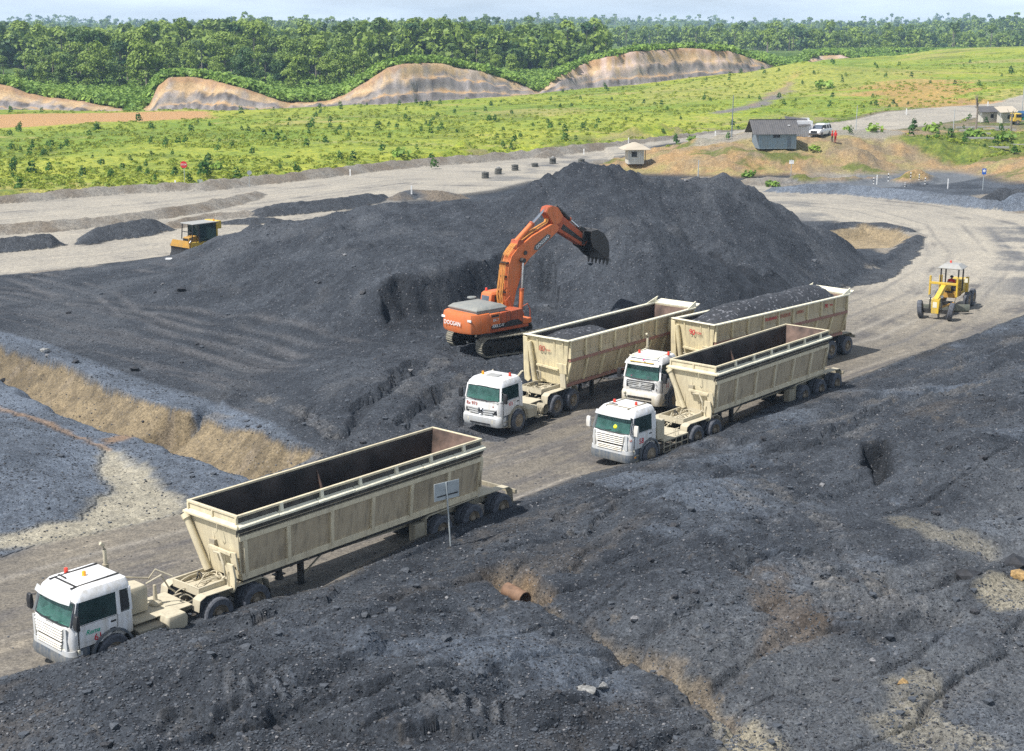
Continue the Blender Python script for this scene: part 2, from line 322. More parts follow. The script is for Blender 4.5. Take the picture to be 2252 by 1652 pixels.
def ridge(z, X, Y, ln, slope=.75, wob=.25, seed=1, flat=.0):
    d, zc, sd, al = ldist(X, Y, ln)
    zc = zc + wob * fbm(X * .7, Y * .7, 3, seed); h = zc - slope * np.maximum(d - flat, 0)
    r = np.maximum(z, np.where(h > z, h, z)); return r, (h > z + .02) & (d < 12)
def near(X, Y, ln, r):
    d, zc, sd, al = ldist(X, Y, ln); return d, zc, sd, al

Z = base_height(X, Y).astype(float)
Z = np.where(Y > 7000, 0, Z)
LIM = Y < 330
def lim_apply(fn):
    pass
nearY = Y < 345; Xn, Yn, Zn = X[nearY], Y[nearY], Z[nearY].copy()
# ---- masks painted as ground, in metres
ROAD = W([(-900,1700),(-900,1400),(-400,1300),(0,1222),(100,1192),(400,1126),(500,1082),(690,1033),(860,985),(1010,958),(1100,965),(1150,930),(1250,860),(1360,830),(1560,775),(1740,715),(1810,668),(1889,612),(1951,577),(1998,545),(2036,520),(2023,503),(1960,494),(1900,488),(1780,490),(1620,500),(1500,470),(1450,440),(1300,400),(1180,400),(1100,420),(1020,430),(900,445),(800,460),(640,500),(500,530),(330,572),(0,605),(-500,650),
          (-900,600),(-600,430),(0,432),(200,420),(430,402),(650,378),(900,355),(1150,335),(1300,318),(1440,306,.4),(1560,293,.9),(1700,284,1.4),(1880,271,2.0),(2252,229,3.6),(2600,200,5),(2600,228,5),(2252,250,3.5),(2060,272,2.7),(1900,291,1.9),(1720,300,1.3),(1600,306,.9),(1450,322,.4),(1440,345),(1340,372),(1280,390),(1500,400),(1640,402),(1720,405),(1900,424),(2100,443),(2252,470),(2600,500),(2600,640),(2252,696),(2142,741),(2042,778),(1915,832),(1835,858),(1765,885),(1650,930),(1493,995),(1300,1065),(1138,1125),(994,1183),(838,1260),(717,1340),(604,1350),(440,1375),(310,1420),(128,1490),(0,1525),(-400,1640)])
sd_road = sdist(Xn, Yn, ROAD)
# bank edges hide the near side of the road: crest of the spoil bank
BANK = W([(q[0], q[1], q[2] - .22) for q in [(-300,1590,.5),(0,1513,.7),(128,1479,.9),(217,1449,1.0),(310,1410,1.1),(360,1387,1.1),(403,1382,.75),(461,1374,.65),(504,1374,.6),(550,1377,.6),(604,1350,.75),(651,1317,1.2),(717,1328,1.0),(759,1294,1.1),(813,1268,1.1),(838,1246,1.1),(932,1207,.85),(994,1182,.8),(1138,1121,.75),(1300,1060,.95),(1457,1009,.95),(1493,986,1.0),(1597,947,1.1),(1650,921,1.0),(1709,905,.95),(1765,879,.95),(1835,857,.85),(1915,831,.5),(1982,803,.45),(2042,777,.45),(2142,739,.5),(2252,695,.5),(2500,600,.5)]])
bd, bz, bs, ba = ldist(Xn, Yn, BANK)
_fp = np.vstack([BANK[:, :2], [(60, 60), (60, 10), (-60, 10), (-60, 30)]]); front = sdist_(Xn, Yn, _fp) < 0                                              # camera side of the crest
offr = sm(sd_road, -.2, 1.4)
Zn = np.where((sd_road < 0) & ((Yn < 225) | (Xn < 16)), Zn * sm(-sd_road, 1.5, 0), Zn)
wv = .16 * fbm(Xn * .5, Yn * .5, 4, 3)
hr = bz + wv + .10 * fbm(Xn * 1.6, Yn * 1.6, 3, 7) - .62 * np.maximum(bd - .15, 0)                                      # far side falls to the road
hf = bz + wv - .05 * bd
Zn = np.where(front, np.where(bd < 5, np.maximum(Zn * sm(bd, 0, 5) + hf * (1 - sm(bd, 0, 5)), -3), Zn), np.where((hr > 0) & (bd < 4), np.maximum(hr, Zn), Zn))
plate = front
# lumpy spoil with dozer ridges running beside the road
along = (Xn * .79 + Yn * .61); across = (-Xn * .61 + Yn * .79)
rough_f = np.where(front, 1.0, 0.0) * sm(bd, .0, 2.0)
Zn += rough_f * (.46 * fbm(along * .09, across * .38, 5, 11, .58) + .30 * fbm(Xn * .4, Yn * .4, 5, 12, .62) + .11 * fbm(Xn * 2.2, Yn * 2.2, 4, 13, .75) - .30 * np.abs(fbm(along * .16 + 3, across * .5, 5, 14, .6)) ** .7 + .12)
sc1 = np.abs(fbm(along * .11 + 5, across * .5, 3, 21)); Zn -= rough_f * .30 * np.exp(-(sc1 / .05) ** 2)
# scarps: (line, drop to the right of its course, reach)
def scarp(Z, pts, drop, reach=2.5, sharp=.25):
    ln = W(pts); i = np.flatnonzero((Xn > ln[:, 0].min() - 4) & (Xn < ln[:, 0].max() + 4) & (Yn > ln[:, 1].min() - 4) & (Yn < ln[:, 1].max() + 4))
    if not len(i): return Z
    d, zc, s, al = ldist(Xn[i], Yn[i], ln); tot = al.max() + 1e-6; reach = reach * .55; sharp = .12; s = np.sign(d * s + .9 * fbm(Xn[i] * .55, Yn[i] * .55, 4, 76)); d = np.abs(d + .5 * fbm(Xn[i] * .9, Yn[i] * .9, 4, 77))
    fade = sm(d, reach, sharp) * sm(al, 0, 1.0) * sm(tot - al, 0, 1.0)
    Z = Z.copy(); Z[i] = Z[i] - np.where(s < 0, drop, 0) * fade * sm(d, -.01, .14) + np.where(s > 0, drop * .25, 0) * sm(d, .9, .1) * sm(al, 0, 1) * sm(tot - al, 0, 1)
    return Z
for pts, drop in (([(735,985,.2),(755,955,.5),(790,905,1),(840,865,1.3),(880,830,1.4),(925,800,1.5)], .38), ([(865,960,.3),(905,915,.7),(935,880,1),(985,845,1.2),(1050,815,1.3)], .34), ([(1000,940,.2),(1010,905,.5),(1030,870,.9)], .3), ([(640,960,.3),(665,930,.5),(680,890,.8)], .25), ([(950,905,.7),(965,880,.9),(1010,850,1.1)], .35), ([(470,905,.1),(500,860,.1),(520,840,.1)], -.3),
                  ([(1650,985,1.0),(1790,965,1.1),(1850,940,1.1),(1925,900,1.0),(1990,860,.9)], .35), ([(1540,975,1.0),(1580,960,1),(1640,965,1)], .3), ([(350,1530,1.4),(470,1500,1.5),(560,1520,1.6),(650,1500,1.7)], -.45), ([(300,1600,1.3),(560,1580,1.4),(760,1520,1.6),(900,1500,1.6)], .3), ([(560,1430,1.4),(640,1400,1.4),(760,1395,1.5),(860,1440,1.5)], -.5), ([(1190,1460,1.0),(1290,1490,.8),(1330,1510,.6)], -.35), ([(1480,1590,.4),(1560,1620,.3),(1620,1640,.2)], -.35), ([(640,1610,1.4),(900,1590,1.4),(1100,1600,1.1)], .35), ([(1600,1190,1.3),(1640,1230,1.2),(1680,1290,1.1)], .3), ([(2060,1240,.9),(2120,1225,.9),(2200,1235,.9)], .3), ([(1280,1170,1.2),(1330,1120,1.1),(1370,1100,1.0)], .25)):
    Zn = scarp(Zn, pts, drop)
FACE = W([(836,650,3.2),(850,620,4.0),(872,604,4.2),(900,612,4.05),(930,610,4.0),(975,594,4.1),(1000,586,4.1),(1060,566,4.25),(1110,550,4.4),(1150,538,4.7),(1185,560,4.3)])
FB = W([(836,650,3.2),(850,620,4.0),(872,604,4.2),(900,612,4.05),(930,610,4.0),(975,594,4.1),(1000,586,4.1),(1060,566,4.25),(1110,550,4.4),(1150,538,4.7),(1185,560,4.3),(1225,640,1.8),(1240,700,1.7),(1100,740,1.7),(930,745,1.7),(860,740,1.7),(845,700,1.9)])
i_ = np.flatnonzero((np.abs(Xn) < 16) & (Yn > 74) & (Yn < 104)); d_, z_, _, _ = ldist(Xn[i_], Yn[i_], FACE); in_ = sdist_(Xn[i_], Yn[i_], FB) < 0; dj = np.maximum(d_ + .35 * fbm(Xn[i_] * .9, Yn[i_] * .9, 4, 45), 0)
Zn[i_] = np.where(in_, np.minimum(Zn[i_], np.maximum(1.7 + .25 * fbm(Xn[i_] * .8, Yn[i_] * .8, 4, 46), z_ - 1.9 * dj)), Zn[i_])
s_ = sm(np.hypot(Xn - EXC[0], Yn - EXC[1]), 5.0, 3.2); Zn = Zn * (1 - s_) + 1.5 * s_
# pits
def pit(Z, pts, depth, soft=.6, nz=.25):
    ln = W(pts); i = np.flatnonzero((Xn > ln[:, 0].min() - 5) & (Xn < ln[:, 0].max() + 5) & (Yn > ln[:, 1].min() - 5) & (Yn < ln[:, 1].max() + 5))
    s = np.full(len(Xn), 9.0)
    if len(i): s[i] = sdist(Xn[i], Yn[i], ln) + nz * fbm(Xn[i] * 1.5, Yn[i] * 1.5, 3, 41)
    return Z - depth * sm(-s, -.05, soft), s
Zn, s_pit = pit(Zn, [(1035,1235,1.1),(1100,1215,1.1),(1190,1265,1.0),(1235,1300,.9),(1200,1345,.6),(1130,1350,.6),(1070,1310,.8)], 1.6, 1.0)
Zn, s_ch = pit(Zn, [(1170,1345,.6),(1210,1335,.6),(1400,1400,.5),(1520,1455,.3),(1640,1560,.2),(1720,1640,.1),(1640,1650,.1),(1500,1520,.2),(1370,1440,.4)], .8, .9)
Zn, s_h2 = pit(Zn, [(1895,985,1.2),(1960,975,1.2),(1968,1040,1.2),(1930,1050,1.2),(1890,1020,1.2)], 1.3, .45)
# drainage trench on the left: far wall is bare earth
TR_TOP = W([(-300,700,0),(0,757,0),(80,778,0),(150,803,0),(240,850,0),(330,883,0),(400,900,0),(440,908,0)])
TR2_TOP = W([(455,925,0),(530,950,0),(600,975,0),(650,995,.0),(700,1008,0)])
for T, L_ in ((TR_TOP, 9), (TR2_TOP, 5)):
    d, zc, s, al = ldist(Xn, Yn, T); tot = al.max(); fin = sm(tot - al, 0, .6)
    wob = .35 * fbm(Xn * .8, Yn * .8, 4, 51) + .35 * fbm(al * .55, al * 0, 3, 52)
    dd = d + wob
    depth = 1.75 if L_ == 9 else 1.45
    wall = np.clip(dd / 1.9, 0, 1); floor_ = sm(dd, 4.6 if L_ == 9 else 4.2, 2.9)
    Zn = np.where(s < 0, Zn - depth * wall ** .8 * floor_ * fin * (sd_road > 0), Zn)
    Zn += np.where((s > 0), .18 * sm(d, 2.5, .2), 0)
d_gap, _, _, _ = ldist(Xn, Yn, W([(455,905,0),(425,935,-.5),(395,965,-1),(372,990,-1.6)])); Zn -= 1.3 * sm(d_gap, .9, .1)
gm = sm(Yn, 76, 70) * (Xn < -8) * (sd_road > 0) * (~front)
Zn += gm * (.16 * fbm(Xn * .35, Yn * .35, 5, 61) + .07 * fbm(Xn * 1.6, Yn * 1.6, 4, 62, .6))
# low heaps and kerbs of spoil along the roads
heaps = []
def local(ln, r):
    return np.flatnonzero((Xn > ln[:, 0].min() - r) & (Xn < ln[:, 0].max() + r) & (Yn > ln[:, 1].min() - r) & (Yn < ln[:, 1].max() + r))
def heap(pts, slope=.7, wob=.25, seed=1, kind='k', flat=0.):
    ln = W(pts); i = local(ln, 9)
    if not len(i): return
    z_, m_ = ridge(Zn[i], Xn[i], Yn[i], ln, slope, wob, seed, flat); Zn[i] = z_; m = np.zeros(len(Xn), bool); m[i] = m_; heaps.append((kind, m))
heap([(-80,497,.9),(100,487,.9),(270,470,.9),(430,447,.9),(540,425,.8),(562,420,.5)], .45, .2, 71, 'b')
heap([(-60,528,1.1),(0,522,1.2),(60,517,1.2),(112,515,1.1),(135,535,.2)], .6, .2, 72, 'k')
heap([(188,520,.7),(215,497,1.3),(270,488,1.4),(335,480,1.3),(362,492,.7)], .6, .2, 73, 'k')
heap([(545,465,.4),(580,452,1.1),(660,443,1.2),(740,435,1.2),(805,425,1.1),(845,428,.5)], .6, .15, 74, 'k')
heap([(485,487,.3),(540,480,.6),(600,475,.6),(632,482,.2)], .5, .2, 75, 'k')
heap([(875,425,.8),(905,416,1.0),(960,418,.9),(1010,426,.3)], .5, .15, 76, 'kb')
heap([(372,490,.5),(450,470,.6),(540,462,.6)], .4, .3, 77, 'b')
heap([(-200,437,.9),(0,430,.9),(120,418,1.0),(250,408,1.0),(430,399,1.0)], .6, .25, 78, 'b')
heap([(450,398,1.1),(560,386,1.1),(700,372,1.1),(800,360,1.1),(900,350,1.1),(1050,340,1.1),(1200,326,1.1),(1340,313,1.2),(1450,302,1.3),(1560,288,1.4),(1640,284,1.5)], .5, .35, 79, 'b')
heap([(985,330,.9),(1015,308,2.4),(1040,320,1.2)], .8, .3, 80, 'b'); heap([(1185,335,.9),(1205,329,1.2),(1225,333,.8)], .6, .1, 81, 'b')
heap([(1080,322,1.2),(1200,318,1.4),(1290,309,1.5)], .5, .4, 82, 'b')
heap([(1370,290,2),(1400,276,2.9),(1450,271,3.1),(1490,280,2.2)], .6, .5, 83, 'b')
heap([(1255,372,.6),(1310,352,1.3),(1370,348,1.4)], .5, .2, 84, 'b')
heap([(1700,412,.6),(1780,404,1.1),(1850,403,1.2),(1950,412,1.2),(2050,421,1.2),(2150,434,1.1),(2190,440,1.0)], .55, .15, 85, 'g')
heap([(2160,434,.9),(2200,415,1.6),(2230,413,1.6),(2252,419,1.5)], .7, .5, 86, 'k'); heap([(2205,438,1.2),(2252,421,2.0),(2320,425,2)], .8, .4, 87, 'g')
heap([(1595,398,.6),(1700,388,1.1),(1850,390,.9),(1960,388,.4)], .5, .25, 88, 'b')
heap([(1950,398,.3),(1990,379,1.6),(2020,377,1.5),(2050,385,.5)], .6, .2, 89, 'k')
heap([(2000,380,.4),(2100,372,.7),(2252,361,.9),(2400,350,.9)], .4, .2, 90, 'e')
heap([(1780,497,.25),(1870,488,.45),(1950,490,.4),(2005,503,.3)], .5, .12, 91, 'k')
heap([(1760,628,.6),(1830,606,.8),(1900,590,.9),(1950,570,.8),(1995,540,.6),(2020,515,.3)], .5, .25, 98, 'k')
heap([(1540,632,1.6),(1588,609,2.8),(1625,598,3.3),(1668,604,3.0),(1720,634,1.5)], .62, .25, 92, 'kd')
heap([(1585,385,.7),(1500,392,.9)], .5, .2, 93, 'b')
heap([(690,1012,.6),(760,985,.9),(860,958,1.0),(960,945,.9),(1010,940,.6)], .55, .3, 94, 'k')
for i in range(3): heap([(1660+60*i, 240-14*i, 4), (1700+60*i, 232-14*i, 4.3)], .5, .3, 95 + i, 'x')
Zn, s_tan = pit(Zn, [(1822,506,0),(1900,498,0),(1975,505,0),(2005,520,0),(1960,540,0),(1880,540,0),(1830,528,0)], 1.0, 1.6)
# noise by place
pile = (~front) & (sd_road > .3) & (Yn < 125) & (Xn > -60)
pk = pile * sm(sd_road, .2, 2.5)
hz_ = sm(Zn, .3, 1.5)
# tipped loads: many overlapping cones that give the pile its ridges and shoulders
cr_ = random.Random(17); crest_ = [P(*c) for c in CTRL[3:33]]
cones = []
for c_ in crest_:
    for k in range(2): cones.append((c_.x + cr_.uniform(-1.2, 1.2), c_.y + cr_.uniform(-1.5, .3), c_.z + cr_.uniform(.0, .35), cr_.uniform(.62, .75)))
for (x, y, n_) in [(1290, 480, 9), (1400, 500, 9), (1500, 540, 8), (1650, 520, 7), (1200, 480, 6), (1000, 480, 8), (800, 520, 8), (620, 540, 6), (1150, 470, 5)]:
    for k in range(n_):
        xx_, yy_ = x + cr_.uniform(-90, 90), y + cr_.uniform(-60, 60); zc_ = 4.0
        for _ in range(8):
            q_ = P(xx_, yy_, zc_); zc_ = .5 * zc_ + .5 * float(np.sqrt((q_.x - cp[:, 0]) ** 2 + (q_.y - cp[:, 1]) ** 2) @ wz)
        q_ = P(xx_, yy_, zc_); cones.append((q_.x, q_.y, zc_ + cr_.uniform(.15, .55), cr_.uniform(.55, .75)))
for (x, y, z, k_) in [(1288, 353, 9.95, .74), (1346, 356, 9.85, .74), (1238, 376, 9.25, .72), (1403, 374, 9.25, .7), (1470, 394, 8.65, .7), (1597, 381, 8.65, .7), (1556, 387, 8.5, .72), (1652, 400, 8.15, .7), (1700, 424, 7.2, .68), (1178, 405, 8.25, .7), (1100, 430, 7.05, .65), (1010, 440, 6.6, .6)]:
    q_ = P(x, y, z); cones.append((q_.x, q_.y, z, k_))
ip_ = np.flatnonzero((~front) & (Xn > -60) & (Yn > 84) & (Yn < 135) & (sd_road > -.8)); xi_, yi_, zi_ = Xn[ip_], Yn[ip_], Zn[ip_].copy(); wx_ = .5 * fbm(xi_ * .6, yi_ * .6, 3, 107); keep_ = sdist_(xi_, yi_, FB) > -.3
for (a_, b_, c_, k_) in cones:
    d_ = np.hypot(xi_ - a_ + wx_, yi_ - b_); zi_ = np.maximum(zi_, np.where(keep_, c_ - k_ * d_ + .06 * np.sin(np.arctan2(yi_ - b_, xi_ - a_) * 17) * np.minimum(d_, 1), -9))
Zn[ip_] = zi_
ip_ = np.flatnonzero((~front) & (Xn > -60) & (Yn > 86) & ((Yn < 118) | ((Yn < 140) & (Xn > -18)))); Zn[ip_] = np.minimum(Zn[ip_], np.maximum(.12 + .85 * (sd_road[ip_] + .5 * fbm(Xn[ip_] * .5, Yn[ip_] * .5, 3, 109)), 0))
Zn += pk * hz_ * (.30 * fbm(Xn * .28, Yn * .28, 5, 101, .6) + .24 * fbm(Xn * .9, Yn * .9, 4, 102, .68) + .07 * fbm(Xn * 3, Yn * 3, 3, 103, .6))
rill = fbm(Xn * 1.1 + Yn * .25, Yn * .12, 3, 104); Zn += pk * sm(Zn, 1.8, 4) * .16 * rill
Zn += (sd_road < 0) * (.015 * fbm(Xn * .4, Yn * .4, 3, 105))
mound = (Yn > 186) & (Yn < 260) & (Xn > 12) & (sd_road > .5)
Zn += mound * sm(Zn, .3, 1.4) * (.9 * fbm(Xn * .22, Yn * .4, 4, 106) + .45 * fbm(Xn * .8, Yn * .5, 4, 107, .6)) * sm(Zn, 5.2, 4.0)
# crawler prints: bars pressed across the run of the track
CLEAT = np.zeros(len(Xn))
for pts, w_ in (([(460,1548,1.4),(560,1532,1.5),(670,1503,1.5)], .7), ([(330,1575,1.3),(430,1600,1.3)], .6), ([(490,1425,1.2),(560,1412,1.2)], .35), ([(1180,1415,.8),(1270,1445,.6)], .5), ([(1700,952,1.1),(1840,905,1.1),(1960,862,1),(2090,800,.7),(2252,738,.6)], .9), ([(1850,965,1.2),(1990,910,1.1),(2120,860,1),(2252,790,.9)], .8), ([(1560,1060,1.2),(1690,1130,1.3),(1800,1250,1.1),(1880,1400,.6)], .6), ([(1640,1050,1.2),(1780,1120,1.2),(1900,1230,1.0),(1980,1380,.6)], .6), ([(1970,1500,.3),(2050,1560,.3)], .9), ([(860,1590,1.5),(1000,1560,1.2),(1140,1570,1.0)], .6), ([(1500,1600,.3),(1640,1640,.1)], .8), ([(560,860,.3),(700,930,.9),(740,985,.2)], .5), ([(980,800,1.3),(920,830,1.4),(880,880,1.2)], .6), ([(1060,812,1.2),(1000,850,1.2),(960,920,.7)], .6)):
    ln = W(pts); i = local(ln, 2); d_, _, s_, al_ = ldist(Xn[i], Yn[i], ln); k_ = sm(d_, w_, w_ * .8) * sm(al_, 0, .5) * sm(al_.max() - al_, 0, .5) * np.clip(.7 + 1.6 * fbm(Xn[i] * .5, Yn[i] * .5, 3, 44), 0, 1)
    Zn[i] = Zn[i] - k_ * .05 + k_ * .12 * np.sin(al_ * 2 * math.pi / .46) - .07 * np.exp(-((d_ - w_) / .1) ** 2) * (k_ > 0); CLEAT[i] = np.maximum(CLEAT[i], k_ * (.5 + .5 * np.sin(al_ * 2 * math.pi / .46)))
# hummocks of the spoil bank
for (x, y, z, h_, r_) in [(800,1330,1.3,.55,2.6), (560,1450,1.5,.4,2.0), (300,1510,1.2,.35,1.8), (1010,1370,1.2,-.5,2.0), (1120,1450,1,.35,1.6), (1480,1150,1.2,.55,3.2), (1290,1180,1.1,-.4,1.8), (1650,1080,1.3,.4,2.4), (1350,1400,.5,-.3,1.4), (1580,1330,1,.45,2.4), (1900,1090,1.1,-.35,2.2), (2100,1000,1.3,.45,3), (640,1580,1.5,-.4,1.4), (250,1630,1.3,.35,1.2), (930,1530,1.4,.4,1.5), (1850,1300,.9,.3,2), (2130,1260,.8,.35,1.4), (1240,1560,.8,.35,1.3)]:
    q_ = P(x, y, z); dd_ = np.hypot(Xn - q_.x, (Yn - q_.y)) / r_; Zn += h_ * np.exp(-dd_ ** 2) * (front * 1.0) * sm(bd, 0, 2.5)
# wheel and track ruts
RUTS = []
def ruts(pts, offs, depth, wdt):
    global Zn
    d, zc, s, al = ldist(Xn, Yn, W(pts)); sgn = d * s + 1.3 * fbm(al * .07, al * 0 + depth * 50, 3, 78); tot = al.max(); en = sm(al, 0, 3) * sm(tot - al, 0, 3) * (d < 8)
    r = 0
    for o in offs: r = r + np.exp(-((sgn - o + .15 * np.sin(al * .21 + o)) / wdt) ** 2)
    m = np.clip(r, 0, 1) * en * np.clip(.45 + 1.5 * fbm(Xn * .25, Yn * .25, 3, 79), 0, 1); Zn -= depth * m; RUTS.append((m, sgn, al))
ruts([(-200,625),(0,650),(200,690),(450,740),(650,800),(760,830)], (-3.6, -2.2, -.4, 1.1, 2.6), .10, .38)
ruts([(0,600),(120,640),(220,700),(430,770),(600,830)], (-1.2, .9, 2.4), .09, .35)
ruts([(-100,610),(150,600),(300,600),(420,620)], (-1, .8, 2.2), .07, .3)
Z[nearY] = Zn
Zc, kc, Hc, uc, relc = cliffs(X, Y, Z)
fz = (Y > 255) & (Y < 720); Z = np.where(fz, Zc, Z)
fieldm = (Y > 205)
Z += np.where(fieldm & (Y < 900), .25 * fbm(X * .07, Y * .07, 4, 111) * sm(Y, 215, 240), 0)
Z += np.where(Y > 620, (fbm(X * .004, Y * .0035, 4, 121)) * np.clip((Y - 620) / 40, 0, 24), 0)
far = np.clip((Y - 1700) / 1500, 0, 1); Z += far * (5 + 12 * fbm(X * .0016 + 3, Y * .0012, 3, 131) + 12 * np.exp(-((X / Y - .05) / .12) ** 2) + 8 * np.exp(-((X / Y - .33) / .05) ** 2))
Z = np.where(Y > 5200, Z * 0 + Z, Z)
def ground_z(x, y):
    """height of the ground under a point, from the finished sheet"""
    i = int(np.clip(np.searchsorted(rows, y) - 1, 0, RR - 2)); ty = (y - rows[i]) / (rows[i + 1] - rows[i])
    def at(r):
        a = np.clip(x / rows[r], cols[0], cols[-1] - 1e-9); j = (a - cols[0]) / (cols[1] - cols[0]); k = int(j); f = j - k
        zz = Z.reshape(shape)[r]; return zz[k] * (1 - f) + zz[min(k + 1, CC - 1)] * f
    return float(at(i) * (1 - ty) + at(i + 1) * ty)

# ------------------------------------------------------------------ what the ground is made of
def c3(*c): return np.array(c, float)
COAL = c3(.027, .033, .043); COAL2 = c3(.060, .070, .085); GRAV = c3(.120, .146, .185); DUST = c3(.36, .33, .27); DUST2 = c3(.25, .235, .205); TAN = c3(.31, .245, .15); OCH = c3(.36, .235, .11); SOIL = c3(.17, .14, .105); MUD = c3(.36, .33, .25); GRASS = c3(.15, .225, .022); GRASS2 = c3(.285, .315, .04); BRUSH = c3(.04, .085, .02); CLAY = c3(.40, .235, .10); SHALE = c3(.165, .15, .145)
col = np.zeros((len(X), 3), np.float32); grain = np.zeros(len(X)); veg = np.zeros(len(X)); cls = np.zeros(len(X), int)
n0 = fbm(X * .35, Y * .35, 5, 201); n1 = fbm(X * 1.7, Y * 1.7, 5, 202, .6); n2 = fbm(X * .06, Y * .06, 4, 203)
def lay(mask, c, k=None):
    i = np.flatnonzero(mask > .001); m = np.clip(mask[i], 0, 1)[:, None]; cc_ = c[i] if isinstance(c, np.ndarray) and c.ndim == 2 else c[None, :]
    col[i] = col[i] * (1 - m) + cc_ * m
    if k is not None: cls[i[m[:, 0] > .5]] = k
def bl(a, b, t): t = np.clip(t, 0, 1)[:, None]; return a[None, :] * (1 - t) + b[None, :] * t
# classes: 0 coal, 1 gravel, 2 road, 3 earth, 4 grass, 5 forest floor, 6 cut face
coalc = bl(COAL, COAL2, .5 + .9 * n0 + .5 * n1); lay(np.ones(len(X)), coalc, 0)
def full(a, fill=1e3): o = np.full(len(X), fill, float); o[nearY] = a; return o
sR = full(sd_road, 50.); fr = full(front.astype(float), 0.) > .5
# the spoil bank: coal with yellow clay rubbed in, paler and greyer to the east
a45 = full(along, 0); c45 = full(across, 0)
cl = fr * sm(fbm(a45 * .12, c45 * .4, 5, 211) + .35 * n1, .18, .5)
lay(cl * .28, SOIL * .8); lay(fr * sm(n1 + fbm(X * 5, Y * 5, 2, 212) * .6, .5, .8) * .22, c3(.26, .21, .14))
blue = fr * sm(fbm(X * .13 + 9, Y * .2, 4, 213) + .25 * n1, .05, .4) * sm(X, -10, -2); lay(blue * .8, GRAV * .85)
lay(fr * sm(X + (46 - Y) * 1.2, 4, 14) * sm(n2 + n0 * .7, -.3, .4) * .5, c3(.135, .145, .155)); lay(fr * sm(fbm(X * .22, Y * .3, 5, 214, .65), .12, .4) * .5, COAL * .8)
# whole north side: pale trafficked ground
streak = fbm(Y * 0 + a45 * .05, c45 * .9, 5, 221, .6)
ROADC = W([(-500,1480),(0,1330),(300,1240),(700,1130),(1200,965),(1600,830),(1900,740),(2050,650),(2130,560),(2080,495),(1950,460),(1750,440),(1500,430),(1230,405),(900,400),(500,455),(0,505),(-500,540)])
dr, _, sr, alr = ldist(Xn, Yn, ROADC); lat = full(dr * sr, 0.); alo = full(alr, 0.)
st = .55 * fbm(alo * .045, lat * .55, 5, 222, .62) + .45 * fbm(alo * .06 + 9, lat * 1.7, 4, 224, .6) + .4 * n0; st2 = fbm(alo * .15, lat * 3.5, 4, 223, .6)
dark_near = sm(Y, 125, 70)                                  # more coal trodden in near the loading point
DUST3 = c3(.155, .14, .122); rc = bl(DUST, bl(DUST2, DUST3, sm(Y, 112, 78)) if False else DUST2, .45 + .8 * st + .75 * dark_near + .3 * n0)
lay((Y > 105) * 1.0 * (~fr) * (Y < 260) * sm(sR, 30, 20) * 0 + ((Y > 118) & ~fr) * 1.0, bl(DUST2, SOIL, .3 + n0), 3)
edge = sR + .5 * n0 + .25 * n1
rc = rc * (.92 - .36 * sm(Y, 118, 82))[:, None] * (1 - .12 * sm(Y, 118, 82))[:, None] ** np.array([0, .35, .8])[None, :]; lay(sm(edge, .5, -.5), rc, 2)
lay(sm(edge, .3, -.6) * sm(st + .5 * st2 + .35 * n0 + .5 * (dark_near - .5), .12, .55) * .75, c3(.085, .08, .078))
lay((sR < 0) * sm(st2 + n1 * .5, .25, .6) * .35, c3(.42, .37, .29) * .8)
wr_ = .9 * fbm(alo * .03, alo * 0 + 2, 3, 225)
for k_, of_ in enumerate((-5.2, -3.4, -2.9, -1.1, .2, 1.9, 2.6, 4.4, 5.6, 7.2, 8.6, -7.0)):
    tr_ = np.exp(-((lat - of_ - wr_ * (1 + k_ % 3) - .5 * np.sin(alo * .05 + k_ * 1.7)) / .22) ** 2) * (sR < -.3) * np.clip(.4 + 1.6 * fbm(alo * .08, alo * 0 + k_ * 3.1, 3, 226), 0, 1)
    lay(tr_ * .55, c3(.10, .098, .10) if k_ % 2 else c3(.30, .275, .23))
# coal ground by the road edges and the stockpile with its flat apron
PILE = W([(-700,650),(-300,628),(0,607),(200,588),(330,573),(400,575),(440,530),(520,480),(640,455),(900,430),(1060,400),(1180,330),(1300,280),(1400,280),(1600,300),(1750,400),(1850,500),(1960,560),(1935,588),(1889,606),(1810,664),(1740,711),(1560,771),(1360,827),(1250,870),(1150,940),(1100,975),(1010,965),(860,995),(690,1040),(600,985),(450,905),(330,868),(240,830),(150,785),(0,735),(-300,690),(-700,640)])
sp = full(sdist(Xn, Yn, PILE), 99.) + 1.8 * n0 + .5 * n1
pc = bl(COAL, COAL2, .35 + .8 * n0 + .6 * n1)
lay(sm(sp, .6, -.4) * sm(sR, -2.5, .0), pc, 0)
pilec = sm(sp, .6, -.4)
ap = pilec * (Y < 112) * sm(full(Zn, 0), .5, .1) * (X < 0)
stA = fbm((X * .75 - Y * .66) * .06, (X * .66 + Y * .75) * .9, 5, 231, .6); lay(ap * sm(stA + n0 * .4, -.05, .35) * .75, c3(.085, .086, .092))
lay(pilec * sm(n2 + .8 * n0, .05, .6) * .5, c3(.075, .083, .095)); lay(pilec * sm(fbm(X * .4, Y * .4, 4, 232), .2, .6) * .35, c3(.10, .104, .11))
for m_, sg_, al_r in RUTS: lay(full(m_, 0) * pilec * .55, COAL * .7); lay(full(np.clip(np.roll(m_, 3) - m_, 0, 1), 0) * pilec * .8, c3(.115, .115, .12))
sA = full(sdist(Xn, Yn, W([(845,618,4),(880,600,4.3),(930,606,4.3),(1000,584,4.7),(1130,540,5.6),(1180,540,6),(1180,690,2),(1100,700,1.8),(980,705,1.7),(900,710,1.8),(850,715,1.9)])), 99.)
lay(sm(sA, .6, -.2), bl(COAL * .55, COAL * .95, .5 + n1))  # dug face painted darker to stand for its shade
